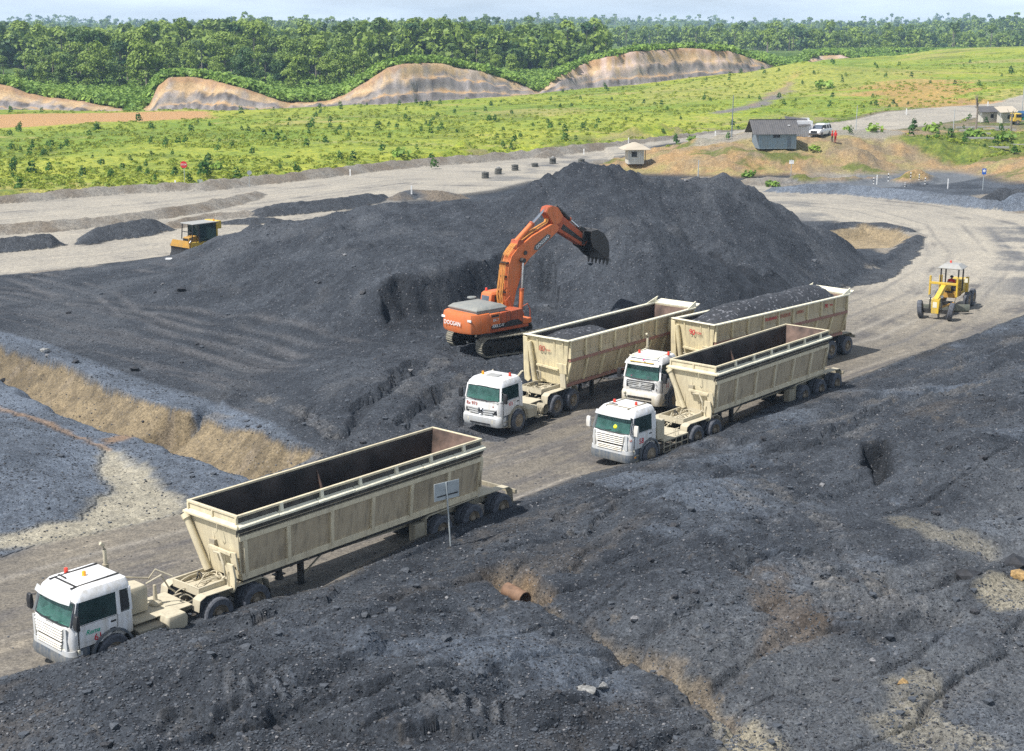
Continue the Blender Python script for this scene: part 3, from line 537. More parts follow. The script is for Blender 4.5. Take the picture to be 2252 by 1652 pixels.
# blue-grey gravel left of the pile, the trench wall, the pale wash
GR = W([(-700,640),(-300,690),(0,728),(100,752),(240,810),(380,855),(470,885),(560,930),(640,985),(705,1015),(560,1070),(400,1126),(100,1192),(0,1222),(-400,1300),(-900,1250)])
sg = full(sdist(Xn, Yn, GR), 99.) + .35 * n1; lay(sm(sg, .3, -.3) * (sR > -.2), bl(GRAV * .62, GRAV * 1.15, .5 + n0 + .5 * n1), 1)
lay(sm(sg, .3, -.3) * sm(fbm(X * .25, Y * .25, 4, 241) + .02 * (X + 22), .0, .4) * .6 * sm(Y, 66, 60), bl(COAL2, GRAV * .6, .5 + n1), 1)
for T in (TR_TOP, TR2_TOP):
    d, zc, s, al = ldist(Xn, Yn, T); w_ = full((s < 0) * sm(d, 2.9, 2.2) * sm(al.max() - al, -.3, .5) * (sd_road > 0), 0.)
    w_ = np.where(w_ > 0, w_ * sm(full(d, 9) + .45 * n0, -.05, .15), 0)
    tc_ = bl(TAN * .40, TAN * .70, .5 + 1.3 * n0 + 1.6 * n1); lay(w_, tc_, 3); lay(w_ * sm(fbm(al_ := full(al, 0) * .9, X * 0, 3, 242) + n1 * .5, .25, .6) * .5, SOIL)
WASH = W([(215,1000,-.6),(270,1000,-.5),(330,1050,-.4),(405,1105,0),(380,1128,0),(220,1160,0),(60,1205,0),(-60,1225,0),(0,1180,0),(180,1140,0),(230,1100,-.4),(205,1050,-.6)])
sw = full(sdist(Xn, Yn, WASH), 99.) + .6 * n0 + .3 * n1; lay(sm(sw, .4, -.5) * .9, bl(MUD * .75, MUD, .5 + n1), 3)
dl, _, _, _ = ldist(Xn, Yn, W([(-60,885,-.2),(0,908,-.2),(100,945,-.3),(190,985,-.5),(240,1005,-.6)])); lay(sm(full(dl, 9) + .3 * n1, .45, .05) * .6, CLAY * .6, 3)
dl, _, _, _ = ldist(Xn, Yn, W([(250,985,-.6),(300,970,-.6),(350,960,-.5)])); lay(sm(full(dl, 9) + .3 * n1, .9, .2) * .7, CLAY * .6, 3)
lay(sm(full(s_h2, 9), .3, -.2) * .9, COAL * .55)  # hollow painted darker, adding to the shade its depth gives
sb = full(sdist(Xn, Yn, W([(2150,500),(2252,478),(2700,500),(2700,650),(2252,668),(2190,640),(2170,570)])), 99.) + 2.5 * n0; lay(sm(sb, 2, -2) * (sR < 0) * sm(st + n0, -.3, .4) * .75, c3(.085, .09, .10))
# pipe pit, its gully, puddles
lay(sm(full(s_pit, 9), .1, -.5) * .7, bl(SOIL, OCH * .8, .45 + n1 + n0)); lay(sm(full(s_ch, 9) + .6 * n1 + .5 * n0, .0, -.6) * .6, bl(SOIL * 1.2, TAN, .45 + n1))
for pts, k in (([(1590,1600,.1),(1650,1590,.1),(1700,1640,.1),(1760,1680,.1),(1640,1690,.1)], 1), ([(2165,1300,.7),(2210,1285,.7),(2300,1280,.7),(2300,1345,.7),(2200,1335,.7)], .9), ([(1930,1590,.3),(2010,1560,.3),(2100,1600,.3),(2200,1640,.3),(2100,1651,.3),(1990,1640,.3)], .6), ([(1960,1140,1.1),(2120,1170,1.1),(2180,1190,1.1),(2180,1200,1.1),(2050,1180,1.1)], .5), ([(1960,1510,.3),(2040,1500,.3),(2060,1540,.3),(1980,1560,.3)], .5)):
    s_ = full(sdist(Xn, Yn, W(pts)), 99.) + .45 * n0 + .3 * n1 - .35; lay(sm(s_, .2, -.4) * .9 * k, bl(MUD * .7, MUD * .95, .5 + n1))
lay(fr * sm(full(sdist(Xn, Yn, W([(1640,1280,1),(1760,1270,1),(1800,1400,.7),(1700,1420,.7)])), 9) + n0 * 1.2 + n1, .5, -.5) * .25, OCH * .6)
lay(full(CLEAT, 0) * .8, bl(GRAV * .75, c3(.17, .16, .145), .5 + n0))
# heaps and kerbs
for kind, m in heaps:
    mm = full(m.astype(float), 0.)
    c = {'kd': bl(COAL * .55, COAL * .9, .5 + n1), 'k': bl(COAL, COAL2, .5 + n1), 'b': bl(SOIL * .9, DUST2 * .95, .5 + n0 + .5 * n1), 'kb': bl(COAL2, SOIL, .5 + 2 * n0), 'g': bl(GRAV * .8, GRAV * 1.25, .5 + n0 + n1), 'e': bl(SOIL, CLAY * .7, .5 + n0), 'x': bl(SOIL, DUST2, .5 + n0)}[kind]
    if kind != 'x': lay(mm * .95, c, 0 if kind == 'k' else (1 if kind == 'g' else 3))
lay(sm(full(s_tan, 9) + .3 * n1, .3, -.3), bl(TAN * .75, TAN * 1.0, .5 + n0 + n1), 3)
# black yard at the bend
BY = W([(1930,432),(1900,418),(1960,410),(2080,402),(2252,385),(2700,360),(2700,430),(2252,430),(2190,425),(2100,432)])
sb = full(sdist(Xn, Yn, BY), 99.) + .8 * n0; lay(sm(sb, .8, -.8), bl(COAL * 1.4, COAL2 * 1.5, .5 + n0), 0)
GRD = W([(1720,408),(1850,402),(1900,388),(2000,382),(2252,365),(2700,345),(2700,362),(2252,388),(2080,404),(1960,412),(1850,408)])
sb = full(sdist(Xn, Yn, GRD), 99.) + .8 * n0; lay(sm(sb, .8, -.8), bl(GRAV * .65, GRAV * .95, .5 + st) * c3(1.1, 1, .88)[None, :], 2)
zq = ((X > 22) & (Y > 205) & (Y < 330) & (sR > .5)).astype(float); lay(zq, bl(SOIL, GRASS * .55, .4 + 1.2 * n0 + n2), 4)
# hut mound: ochre earth with thin grass
md = np.zeros(len(X)); md[nearY] = mound.astype(float) * sm(Zn, .25, .9)
g_ = fbm(X * .16, Y * .3, 5, 251, .6); lay(md, bl(TAN * .8, OCH, .45 + 1.3 * n0 + .6 * n2), 3); lay(md * sm(fbm(X * .5, Y * .25, 5, 253, .6) + .3 * n1, .1, .4) * .5, SOIL * .9); lay(md * sm(g_ + n1 * .3, -.02, .35) * .75, bl(c3(.22, .21, .07), c3(.35, .29, .13), .5 + n1))
lay(md * sm(fbm(X * .1 + 3, Y * .25, 4, 252, .6) + n1 * .2, .22, .42) * .8, GRASS * .55)
PL = W([(1500,316,4),(1640,307,4.5),(1860,300,4.7),(1960,301,4.6),(2000,296,4.6),(1980,286,4.6),(1700,288,4.6),(1560,296,4.6)]); lay(sm(full(sdist(Xn, Yn, PL), 99) + n0, .3, -1) * .8, DUST2 * 1.1, 3)
RG = W([(1980,303,4.5),(2100,318,4),(2252,333,3.2),(2600,350,3),(2600,270,4),(2252,272,4),(2100,292,4.3)]); lay(sm(full(sdist(Xn, Yn, RG), 99) + 2 * n0, 1, -1) * .85, bl(GRASS * .5, GRASS * .8, .5 + n1), 4)
# the field
KB = W([(-500,450,.8),(-200,437,.8),(0,431,.8),(250,408,.8),(430,400,.8),(560,386,.9),(800,360,1),(1050,340,1),(1200,326,1.1),(1340,313,1.2),(1450,301,1.3),(1560,288,1.4),(1640,284,1.5),(1880,268,2.2),(2252,230,3.8),(2600,200,5)])
kY = np.interp(X / Y, KB[:, 0] / KB[:, 1], KB[:, 1]); fm = Y > kY + .3
gedge = np.zeros(len(X)); gm_ = sm(Y - kY + 1.5 * n0 + .6 * n1, 1.2, 3.2) * fm
fieldc = bl(GRASS, GRASS2, .5 + 1.1 * fbm(X * .03, Y * .03, 5, 261, .6) + .5 * n0)
lay(gm_, fieldc, 4)
lay(gm_ * sm(fbm(X * .025 + 7, Y * .06, 5, 262, .6) + .25 * n0, .2, .45) * .55 * (Y < 700), c3(.33, .27, .12))
lay(gm_ * sm(Y - kY, 26, 4) * (X > -12) * sm(n2 + n0 + .3 * n1, -.1, .35) * .85, bl(SOIL, c3(.25, .22, .1), .5 + n0), 3)
lay(gm_ * sm(fbm(X * .09, Y * .12, 4, 263, .6), .1, .4) * .55, GRASS * .55)
for pts, c, k in (([(1560,248,3),(1640,230,4),(1700,200,5),(1760,183,6),(1745,195,5.5),(1700,225,4.4),(1640,240,3.6),(1580,252,3)], SHALE * 1.1, .95), ([(1700,200,5),(1750,180,6),(1770,183,6),(1650,230,4)], CLAY, .5), ([(1880,200,6),(2000,178,7),(2140,190,7),(2180,215,6),(2060,222,5.5),(1930,222,5)], CLAY * .95, .75), ([(1380,240,2.5),(1440,180,5),(1700,178,6),(2000,170,7.5),(2080,185,7),(1900,195,6)], c3(.32, .29, .1), .35), ([(-200,262,1),(0,256,1),(330,249,1.2),(460,246,1.4),(470,262,1.3),(200,272,1),(0,282,1)], CLAY * 1.15, 1)):
    s_ = sdist(X[fm], Y[fm], W(pts)); t = np.full(len(X), 99.); t[fm] = s_; nz_ = (9 * fbm(X * .07, Y * .16, 5, 264, .65) if k == .75 else 0); lay(sm(t + 4 * n2 + 2 * n0 + nz_ * 1.6, 1.5, -2) * k, c, 3 if k > .8 else None)
lay((X < -8) * (X > -55) * sm(np.abs(Y - 240 + X * .3) + 6 * n0, 3, 0) * .35 * gm_, c3(.35, .3, .16))
# behind the field: cut faces, brush slopes, forest floor
beh = (uc > -1) & (Y > 255)
hgt = relc; face = beh & (kc < 1) & (Hc > 1.2)
vs = fbm(X * .8, Y * .06, 5, 271, .65) * (.5 + 1.2 * np.clip(.5 + fbm(X * .05, Y * .05, 3, 272), 0, 1))
shale = bl(SHALE * .45, SHALE * 1.7, .5 + 1.3 * vs + .6 * n0); upc = bl(CLAY, c3(.50, .32, .16), .5 + n0 + vs)
hx = hgt + .30 * fbm(X * .03, Y * .03, 3, 273) + .12 * n0
kk3 = (kc * 3) % 1; hl = np.clip(kk3 / .55, 0, 1) + .35 * fbm(X * .12, Y * .1, 3, 274) + .15 * n0
lay(face * 1.0, bl(c3(.17, .155, .145), c3(.30, .265, .225), .5 + vs + n0), 6); lay(face * sm(hl, .35, .5), shale, 6); lay(face * sm(kk3, .58, .66) * np.clip(.7 + 1.5 * n2, 0, 1), bl(c3(.36, .27, .18), c3(.42, .27, .13), .5 + 2 * n0), 6)  # shale lifts, talus and benches; their tone contrast stands in for relief shading
lay(face * sm(hx, .64, .74), bl(c3(.40, .28, .15), c3(.50, .37, .22), .5 + 1.5 * n0 + vs), 6); lay(face * sm(hx, .62, .72) * sm(vs + .6 * n0, -.05, .3) * .65, shale, 6); lay(face * sm(hx, .93, 1.0) * .6, c3(.28, .15, .07), 6)
lay(face * sm(Hc, 3.2, 1.2) * sm(n2 + n0, -.2, .4) * .8, c3(.34, .24, .14), 6)
xr = X / Y; lay(face * sm(xr, .02, .05) * sm(.24, .2, .24) * sm(hx, .55, .7) * sm(vs + n0, -.1, .4) * .5, c3(.55, .42, .36))
br = beh & ~face; lay(br * 1.0, bl(BRUSH, GRASS * .8, .45 + n2 + .6 * n0), 5)
lay((Y > 900) * sm(fbm(X * .006, Y * .004, 4, 281), .1, .3) * sm(Y, 1600, 1000) * .8, GRASS * .6, 5)
# speckle strength and plant cover for the shader
grain = np.where(np.isin(cls, (0, 1)), 1., np.where(cls == 2, .12, np.where(cls == 3, .5, .2))); veg = np.isin(cls, (4, 5)).astype(float)

# ------------------------------------------------------------------ ground material: colour from the survey, grain and relief on top
gm_mat, t_, N, Lk, B = newmat('ground_mix')
at = N.new('ShaderNodeAttribute'); at.attribute_name = 'soil'; ag = N.new('ShaderNodeAttribute'); ag.attribute_name = 'grain'; av = N.new('ShaderNodeAttribute'); av.attribute_name = 'plants'
nf = noise_node(N, Lk, 9, 8, .72); nm = noise_node(N, Lk, 2.2, 7, .65); c = N['tc']
vo = N.new('ShaderNodeTexVoronoi'); vo.inputs['Scale'].default_value = 13; Lk(c.outputs['Object'], vo.inputs['Vector'])
sv = N.new('ShaderNodeSeparateColor'); Lk(vo.outputs['Color'], sv.inputs[0])
r1 = ramp(N, Lk, nf.outputs[0], .3, .7, (.42, .42, .42, 1), (1.75, 1.75, 1.75, 1)); r2 = ramp(N, Lk, nm.outputs[0], .3, .7, (.72, .72, .74, 1), (1.3, 1.28, 1.24, 1))
cc = mixc(N, Lk, 1, at.outputs['Color'], r1.outputs[0], 'MULTIPLY'); cc = mixc(N, Lk, 1, cc, r2.outputs[0], 'MULTIPLY')
# scattered pale flakes of broken stone and shiny coal
fl = ramp(N, Lk, sv.outputs[0], .965, .985); fm_ = N.new('ShaderNodeMath'); fm_.operation = 'MULTIPLY'; Lk(fl.outputs[0], fm_.inputs[0]); Lk(ag.outputs['Fac'], fm_.inputs[1])
dk = ramp(N, Lk, sv.outputs[1], .0, .25, (.55, .55, .55, 1), (1, 1, 1, 1)); cc2 = mixc(N, Lk, 1, cc, dk.outputs[0], 'MULTIPLY'); cc = mixc(N, Lk, ag.outputs['Fac'], cc, cc2)
f5 = N.new('ShaderNodeMath'); f5.operation = 'MULTIPLY'; Lk(fm_.outputs[0], f5.inputs[0]); f5.inputs[1].default_value = .42
cc = mixc(N, Lk, f5.outputs[0], cc, (.26, .26, .27))
# leaves of the ground cover
ng = noise_node(N, Lk, .9, 8, .75); rg = ramp(N, Lk, ng.outputs[0], .35, .65, (.45, .6, .5, 1), (1.45, 1.3, 1.1, 1)); cv = mixc(N, Lk, 1, cc, rg.outputs[0], 'MULTIPLY'); cc = mixc(N, Lk, av.outputs['Fac'], cc, cv)
Lk(cc, B.inputs['Base Color'])
rr = N.new('ShaderNodeMapRange'); Lk(fm_.outputs[0], rr.inputs[0]); rr.inputs[3].default_value = .82; rr.inputs[4].default_value = .4; Lk(rr.outputs[0], B.inputs['Roughness']); B.inputs['Specular IOR Level'].default_value = .35
hs = N.new('ShaderNodeMath'); hs.operation = 'MULTIPLY_ADD'; Lk(nf.outputs[0], hs.inputs[0]); hs.inputs[1].default_value = .6; Lk(sv.outputs[2], hs.inputs[2])
hs2 = N.new('ShaderNodeMath'); hs2.operation = 'MULTIPLY'; Lk(hs.outputs[0], hs2.inputs[0]); Lk(ag.outputs['Fac'], hs2.inputs[1])
gk = N.new('ShaderNodeMath'); gk.operation = 'MULTIPLY_ADD'; Lk(ag.outputs['Fac'], gk.inputs[0]); gk.inputs[1].default_value = 1.1; gk.inputs[2].default_value = .2
hs3 = N.new('ShaderNodeMath'); hs3.operation = 'MULTIPLY_ADD'; Lk(nm.outputs[0], hs3.inputs[0]); Lk(gk.outputs[0], hs3.inputs[1]); Lk(hs2.outputs[0], hs3.inputs[2])
bump(N, Lk, hs3.outputs[0], B, 1.0, .16)

# ------------------------------------------------------------------ one sheet, cut along its uses
idx = np.arange(RR * CC).reshape(RR, CC)
quads = np.stack([idx[:-1, :-1], idx[:-1, 1:], idx[1:, 1:], idx[1:, :-1]], -1).reshape(-1, 4)
fc = cls[quads]; fcls = np.where((fc[:, 0] == fc[:, 1]) | (fc[:, 0] == fc[:, 2]), fc[:, 0], fc[:, 2])
fY = Y[quads[:, 0]]; fX = X[quads[:, 0]]; ffr = fr[quads[:, 0]]
nX = X.copy(); nY = Y.copy()
def sheet(name, sel, **k):
    q = quads[sel]
    if not len(q): return
    u, inv = np.unique(q, return_inverse=True); inv = inv.reshape(q.shape)
    me = bpy.data.meshes.new(name); co = np.c_[nX[u], nY[u], Z[u]].astype(np.float32)
    me.vertices.add(len(u)); me.vertices.foreach_set('co', co.ravel()); me.loops.add(q.size); me.loops.foreach_set('vertex_index', inv.ravel().astype(np.int32))
    me.polygons.add(len(q)); me.polygons.foreach_set('loop_start', np.arange(0, q.size, 4, dtype=np.int32)); me.polygons.foreach_set('use_smooth', np.ones(len(q), bool))
    me.update(calc_edges=True)
    ca_ = me.attributes.new('soil', 'FLOAT_COLOR', 'POINT'); ca_.data.foreach_set('color', np.c_[col[u], np.ones(len(u))].astype(np.float32).ravel())
    for nm_, ar in (('grain', grain), ('plants', veg)): a_ = me.attributes.new(nm_, 'FLOAT', 'POINT'); a_.data.foreach_set('value', ar[u].astype(np.float32))
    me.materials.append(gm_mat); o = bpy.data.objects.new(name, me); COL.objects.link(o); return tag(o, **k)
isroad = fcls == 2; isgr = np.isin(fcls, (4,)); isbr = fcls == 5; iscut = fcls == 6
stock = (~ffr) & (fcls == 0) & (full(sp, 0) [quads[:, 0]] < .3 if False else (sp[quads[:, 0]] < .5)) & (fY < 125)
spoil = ffr & ~isroad
gravl = (fcls == 1) & ~ffr; rest = ~(isroad | isgr | isbr | iscut | stock | spoil | gravl)
sheet('haul_road', isroad, kind='structure')
sheet('grass_field', isgr & rest | (isgr & ~ffr), kind='structure', label='bright green grassy field with bare earth patches beyond the upper road')
sheet('forest_floor', isbr & ~ffr, kind='structure')
sheet('cut_slope', iscut & ~ffr, kind='structure', label='bare cut hillside of grey shale under ochre clay in stepped faces')
sheet('coal_stockpile', stock & ~isroad, kind='structure', label='large black coal stockpile with its flat apron behind the trucks')
sheet('spoil_bank', spoil, kind='structure', label='dark lumpy spoil bank in the foreground beside the haul road')
sheet('gravel_bank', gravl & ~isroad & ~stock & ~isgr, kind='structure', label='blue grey gravel banks beside the trench')
sheet('ground', rest & ~(isroad | isgr | isbr | iscut | stock | spoil | gravl), kind='structure')
# ------------------------------------------------------------------ paints and stuffs of the machines
M = {}
DUSTC = (.34, .30, .215)
M['cream'] = paint('cream_paint', (.72, .645, .44), (.50, .43, .30), .55, .5, dark=.25)
M['cream_side_shade'] = paint('cream_dusty_shade', (.53, .44, .30), (.38, .31, .21), .7, .6, dark=.6)  # dusty panels, also darkened in colour as shade between the ribs
M['cream_rib_lit'] = paint('cream_rib_lit_paint', (.74, .655, .46), (.50, .42, .29), .45, .55, dark=.35, sc=2.5); M['cream2_shade'] = paint('yellowed_panel_shade', (.56, .465, .29), (.40, .33, .22), .6, .6, dark=.5); M['cream2'] = paint('yellowed_cream_paint', (.80, .69, .42), DUSTC, .45, .5, dark=.25)  # rib paint lightened in place of light on ribs; yellowed panel darkened as shade
M['rail_worn'] = paint('worn_bright_rail', (.80, .77, .60), (.60, .55, .42), .4, .55, dark=.25, sc=3)
M['recess_dark'] = simple('recess_dark_steel', (.07, .065, .055), .8, 0, .3, 3, .01)  # darker steel for the left upper side wall and rim wall
M['tub_in'] = simple('tub_lining_steel', (.045, .036, .032), .55, .2, .35, 1.2, .008)
M['white'] = paint('white_cab_paint', (.80, .81, .82), (.50, .45, .34), .12, .3)
M['white_d'] = paint('white_cab_paint_dusty', (.76, .76, .75), (.52, .46, .34), .35, .35, low=(.6, 1.6))
M['white_cab'] = paint('white_cab_paint', (.82, .83, .84), (.46, .40, .29), .22, .28, low=(.7, 1.5), dark=.18); M['silver'] = paint('silver_grille', (.52, .54, .55), (.42, .38, .30), .3, .35)
M['navy'] = paint('dark_blue_bumper', (.06, .085, .12), (.28, .26, .21), .4, .5)
M['black'] = simple('black_plastic', (.022, .023, .026), .55, 0, .2, 5)
M['dirty'] = paint('dusty_chassis', (.20, .18, .14), (.36, .32, .23), .9, .8, dark=.4, sc=3)
M['steel'] = simple('dark_steel', (.05, .048, .045), .6, .4, .3, 4)
M['deck'] = paint('dusty_deck', (.55, .50, .37), (.46, .41, .30), .8, .7, dark=.25, sc=3)
M['tyre'] = simple('tyre_rubber', (.085, .092, .108), .85, 0, .25, 6, .004)
M['rim'] = paint('dusty_rim', (.22, .18, .13), (.28, .23, .165), .7, .7, sc=4)
M['hub'] = paint('dusty_hub', (.30, .24, .17), (.30, .25, .18), .6, .7, sc=5)
M['glass'] = glass('green_tinted_glass', (.52, .80, .72), .20)
M['glass_d'] = glass('side_window_glass', (.25, .34, .34), .35)
M['seat'] = simple('seat_fabric', (.05, .055, .06), .9)
M['dash'] = simple('dashboard_plastic', (.14, .19, .18), .8)
M['red_l'] = simple('red_beacon', (.75, .06, .03), .3); M['amber'] = simple('amber_beacon', (.9, .35, .02), .3)
M['lamp'] = simple('lamp_lens', (.62, .58, .46), .2)
M['redtxt'] = simple('red_lettering', (.55, .015, .03), .6); M['greentxt'] = simple('green_lettering', (.03, .40, .25), .6)
M['stripe'] = paint('faded_red_stripe', (.30, .105, .085), (.30, .22, .16), .5, .7, sc=3); M['darktxt'] = simple('dark_lettering', (.03, .03, .03), .6)
M['redfade'] = simple('faded_red_lettering', (.42, .10, .06), .7, 0, .3, 20)
M['orange'] = paint('orange_paint', (.72, .16, .035), (.42, .17, .07), .4, .38, dark=.3, sc=1.2)
M['orange_d'] = paint('orange_paint_worn', (.60, .10, .025), (.16, .07, .04), .5, .5, dark=.6)
M['whitetxt'] = simple('white_lettering', (.8, .8, .78), .5)
M['chrome'] = simple('cylinder_rod', (.62, .64, .66), .18, .9, .05)
M['bucket'] = paint('worn_bucket_steel', (.022, .021, .021), (.05, .046, .042), .3, .45); M['bucket_w'] = simple('bucket_scoured_steel', (.34, .32, .30), .45, .3, .2, 4)
M['track'] = simple('track_steel', (.045, .042, .038), .6, .3, .3, 5); M['track_d'] = paint('track_shoe_dusty', (.10, .095, .08), (.28, .26, .20), .7, .8)
M['yellow'] = paint('yellow_paint', (.72, .47, .02), (.40, .32, .14), .35, .4, dark=.3, sc=2); M['yellow_d'] = paint('ochre_paint', (.55, .28, .02), (.30, .2, .08), .5, .5, dark=.4, sc=2)
M['greyroof'] = paint('grey_canopy', (.33, .34, .34), (.30, .28, .23), .4, .6)
M['skin'] = simple('skin', (.28, .15, .09), .6); M['redcloth'] = simple('red_overall', (.62, .04, .03), .9); M['darkcloth'] = simple('dark_cloth', (.03, .035, .05), .9); M['helmet'] = simple('white_helmet', (.8, .8, .78), .4)
M['pink'] = simple('pink_cloth', (.75, .05, .2), .7); M['yball'] = simple('yellow_ball', (.75, .72, .02), .6)
# coal as a load
cm, t_, N, Lk, B = newmat('loose_coal')
n1_ = noise_node(N, Lk, 6, 8, .75); r_ = ramp(N, Lk, n1_.outputs[0], .3, .72, (.010, .011, .013, 1), (.055, .058, .066, 1)); v_ = N.new('ShaderNodeTexVoronoi'); v_.inputs['Scale'].default_value = 9; Lk(N['tc'].outputs['Object'], v_.inputs['Vector'])
s_ = N.new('ShaderNodeSeparateColor'); Lk(v_.outputs['Color'], s_.inputs[0]); f_ = ramp(N, Lk, s_.outputs[0], .9, .95); Lk(mixc(N, Lk, f_.outputs[0], r_.outputs[0], (.15, .155, .17)), B.inputs['Base Color']); B.inputs['Roughness'].default_value = .6
bump(N, Lk, v_.outputs['Color'], B, .8, .06); M['coal'] = cm

def text(body, size, loc, rot, mat, parent, name='lettering', extr=.004, shear=0, align='CENTER'):
    cu = bpy.data.curves.new(name, 'FONT'); cu.body = body; cu.size = size; cu.extrude = extr; cu.align_x = align; cu.align_y = 'CENTER'; cu.shear = shear; cu.offset = size * .012; cu.resolution_u = 3
    tmp = bpy.data.objects.new('tmp', cu); COL.objects.link(tmp); dg = bpy.context.evaluated_depsgraph_get()
    me = bpy.data.meshes.new_from_object(tmp.evaluated_get(dg)); bpy.data.objects.remove(tmp); me.name = name
    me.materials.clear(); me.materials.append(mat); o = bpy.data.objects.new(name, me); COL.objects.link(o); o.parent = parent; o.location = loc; o.rotation_euler = rot
    return o
R90 = math.pi / 2
# text facing +Y side (left side of a vehicle), reading towards the rear when seen from that side: local x -> -X
ROT_LEFT = (R90, 0, math.pi); ROT_FRONT = (R90, 0, R90)
M['hood'] = paint('grey_engine_hood', (.17, .19, .19), (.30, .29, .25), .5, .45); M['hoodd'] = simple('dark_plate', (.10, .11, .11), .5); M['hoodglass'] = simple('dull_window', (.10, .12, .15), .15, 0, .15)
M['hosey'] = paint('hose_pipes', (.75, .33, .07), (.10, .07, .05), .3, .45, sc=4); M['bladeg'] = paint('grader_blade', (.10, .12, .10), (.20, .19, .15), .5, .45)
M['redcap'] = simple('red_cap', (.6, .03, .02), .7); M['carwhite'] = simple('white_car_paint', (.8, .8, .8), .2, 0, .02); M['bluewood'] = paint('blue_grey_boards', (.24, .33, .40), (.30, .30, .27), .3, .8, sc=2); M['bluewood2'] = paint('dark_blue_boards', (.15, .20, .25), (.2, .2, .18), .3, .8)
M['darkroof'] = paint('dark_sheet_roof', (.065, .065, .07), (.16, .15, .14), .35, .6, sc=1.2); M['shedwhite'] = paint('white_sheet', (.70, .72, .74), (.5, .46, .4), .2, .6); M['boothw'] = paint('pale_blue_boards', (.60, .64, .66), (.45, .42, .35), .4, .8); M['boothw2'] = paint('pale_boards', (.58, .55, .48), (.45, .42, .35), .5, .8); M['boothroof'] = paint('dusty_roof', (.42, .37, .29), (.46, .40, .31), .6, .9)
M['tealp'] = simple('teal_sheet', (.02, .20, .16), .6); M['bluetarp'] = simple('blue_tarpaulin', (.03, .10, .22), .6); M['timber'] = paint('weathered_timber', (.38, .38, .37), (.28, .26, .22), .4, .9); M['galv'] = simple('galvanised_metal', (.42, .46, .47), .45, .2, .1); M['signred'] = simple('sign_red', (.62, .02, .03), .5, 0, .05); M['signblue'] = simple('sign_blue', (.02, .12, .5), .5, 0, .05)
M['tyred'] = simple('dusty_tyre', (.10, .10, .09), .9, 0, .3, 4); M['stone'] = simple('grey_stone', (.24, .24, .23), .9, 0, .25, 3, .02); M['rustpipe'] = simple('rusty_pipe', (.20, .12, .075), .8, 0, .2, 4, .01); M['darkrock'] = simple('dark_rock', (.022, .023, .027), .7, 0, .3, 2, .02); M['coalrock'] = simple('coal_rock', (.03, .031, .036), .6, 0, .4, 3, .03); M['ochrock'] = simple('ochre_rock', (.34, .22, .09), .9, 0, .25, 3, .02)
M['greycoal'] = simple('grey_coal_chips', (.068, .078, .093), .7, 0, .45, 9); M['palerock'] = simple('pale_stone_chips', (.20, .20, .205), .8, 0, .3, 3)
# ------------------------------------------------------------------ wheels (mesh data shared between alike ones)
def tyre_mb(r, wd, y0, lugs=30, inner=.58):
    m = MB(); n = lugs * 2; V = []
    prof = [(r * inner, y0 - wd * .02), (r * .72, y0), (r * .90, y0 - wd * .02), (r * .965, y0 - wd * .10), (r, y0 - wd * .16), (r, y0 - wd * .47), (r, y0 - wd * .53), (r, y0 - wd * .84), (r * .965, y0 - wd * .90), (r * .9, y0 - wd * .98), (r * .72, y0 - wd), (r * inner, y0 - wd * .98)]
    for i, (pr, o) in enumerate(prof):
        for k in range(n):
            kk = k + (1 if i >= 6 else 0)
            rr = pr - (.018 if (kk // 1) % 2 and 3 <= i <= 8 else 0); t = 2 * math.pi * k / n
            V.append((rr * math.cos(t), o, rr * math.sin(t)))
    F = [(i * n + k, i * n + (k + 1) % n, (i + 1) * n + (k + 1) % n, (i + 1) * n + k) for i in range(len(prof) - 1) for k in range(n)]
    return m.add(V, F, True)
WH = {}
def wheel(kind, r, loc, parent, side=1, steer=0):
    """kind: 'front' (hub stands out), 'dual' (dished, twin tyres), 'plain'"""
    key = (kind, r)
    if key not in WH:
        wd = .31 if kind != 'grader' else .34
        dish = MB()
        if kind in ('front',):
            dish.lathe([(r * .6, 0), (r * .56, -.015), (r * .52, -.05), (r * .42, -.06), (r * .36, -.01), (r * .22, .0), (r * .2, .05), (r * .1, .075), (.001, .078)], (0, 0, 0), 'y', 32)
            for k in range(10): a = k * math.pi / 5; dish.lathe([(.022, -.02), (.022, .03), (.001, .03)], (r * .30 * math.cos(a), 0, r * .30 * math.sin(a)), 'y', 6)
        else:
            dish.lathe([(r * .6, 0), (r * .57, -.01), (r * .53, -.06), (r * .5, -.15), (r * .4, -.17), (r * .36, -.16), (r * .24, -.14), (r * .22, -.03), (r * .14, -.01), (.001, -.005)], (0, 0, 0), 'y', 32)
            for k in range(10): a = k * math.pi / 5; dish.lathe([(.02, -.17), (.02, -.12), (.001, -.12)], (r * .32 * math.cos(a), 0, r * .32 * math.sin(a)), 'y', 6)
        dish.lathe([(r * .6, -wd * .1), (r * .55, -wd * .3), (r * .55, -wd * .9), (r * .6, -wd)], (0, 0, 0), 'y', 24)
        w_ = dish.build('wheel', M['rim'] if kind != 'front' else M['hub'], None); me = w_.data; bpy.data.objects.remove(w_)
        tm = tyre_mb(r, wd, .01)
        if kind == 'dual': t2 = tyre_mb(r, wd, -.33); tm.add(t2.v, t2.f, True)
        t_o = tm.build('tyre', M['tyre'], None); tme = t_o.data; bpy.data.objects.remove(t_o)
        WH[key] = (me, tme)
    me, tme = WH[key]
    o = bpy.data.objects.new('wheel', me); COL.objects.link(o); o.parent = parent; o.location = loc; o.rotation_euler = (0, random.uniform(0, 6), 0) if False else (0, 0, (0 if side > 0 else math.pi) + steer)
    t = bpy.data.objects.new('tyre', tme); COL.objects.link(t); t.parent = o
    return o
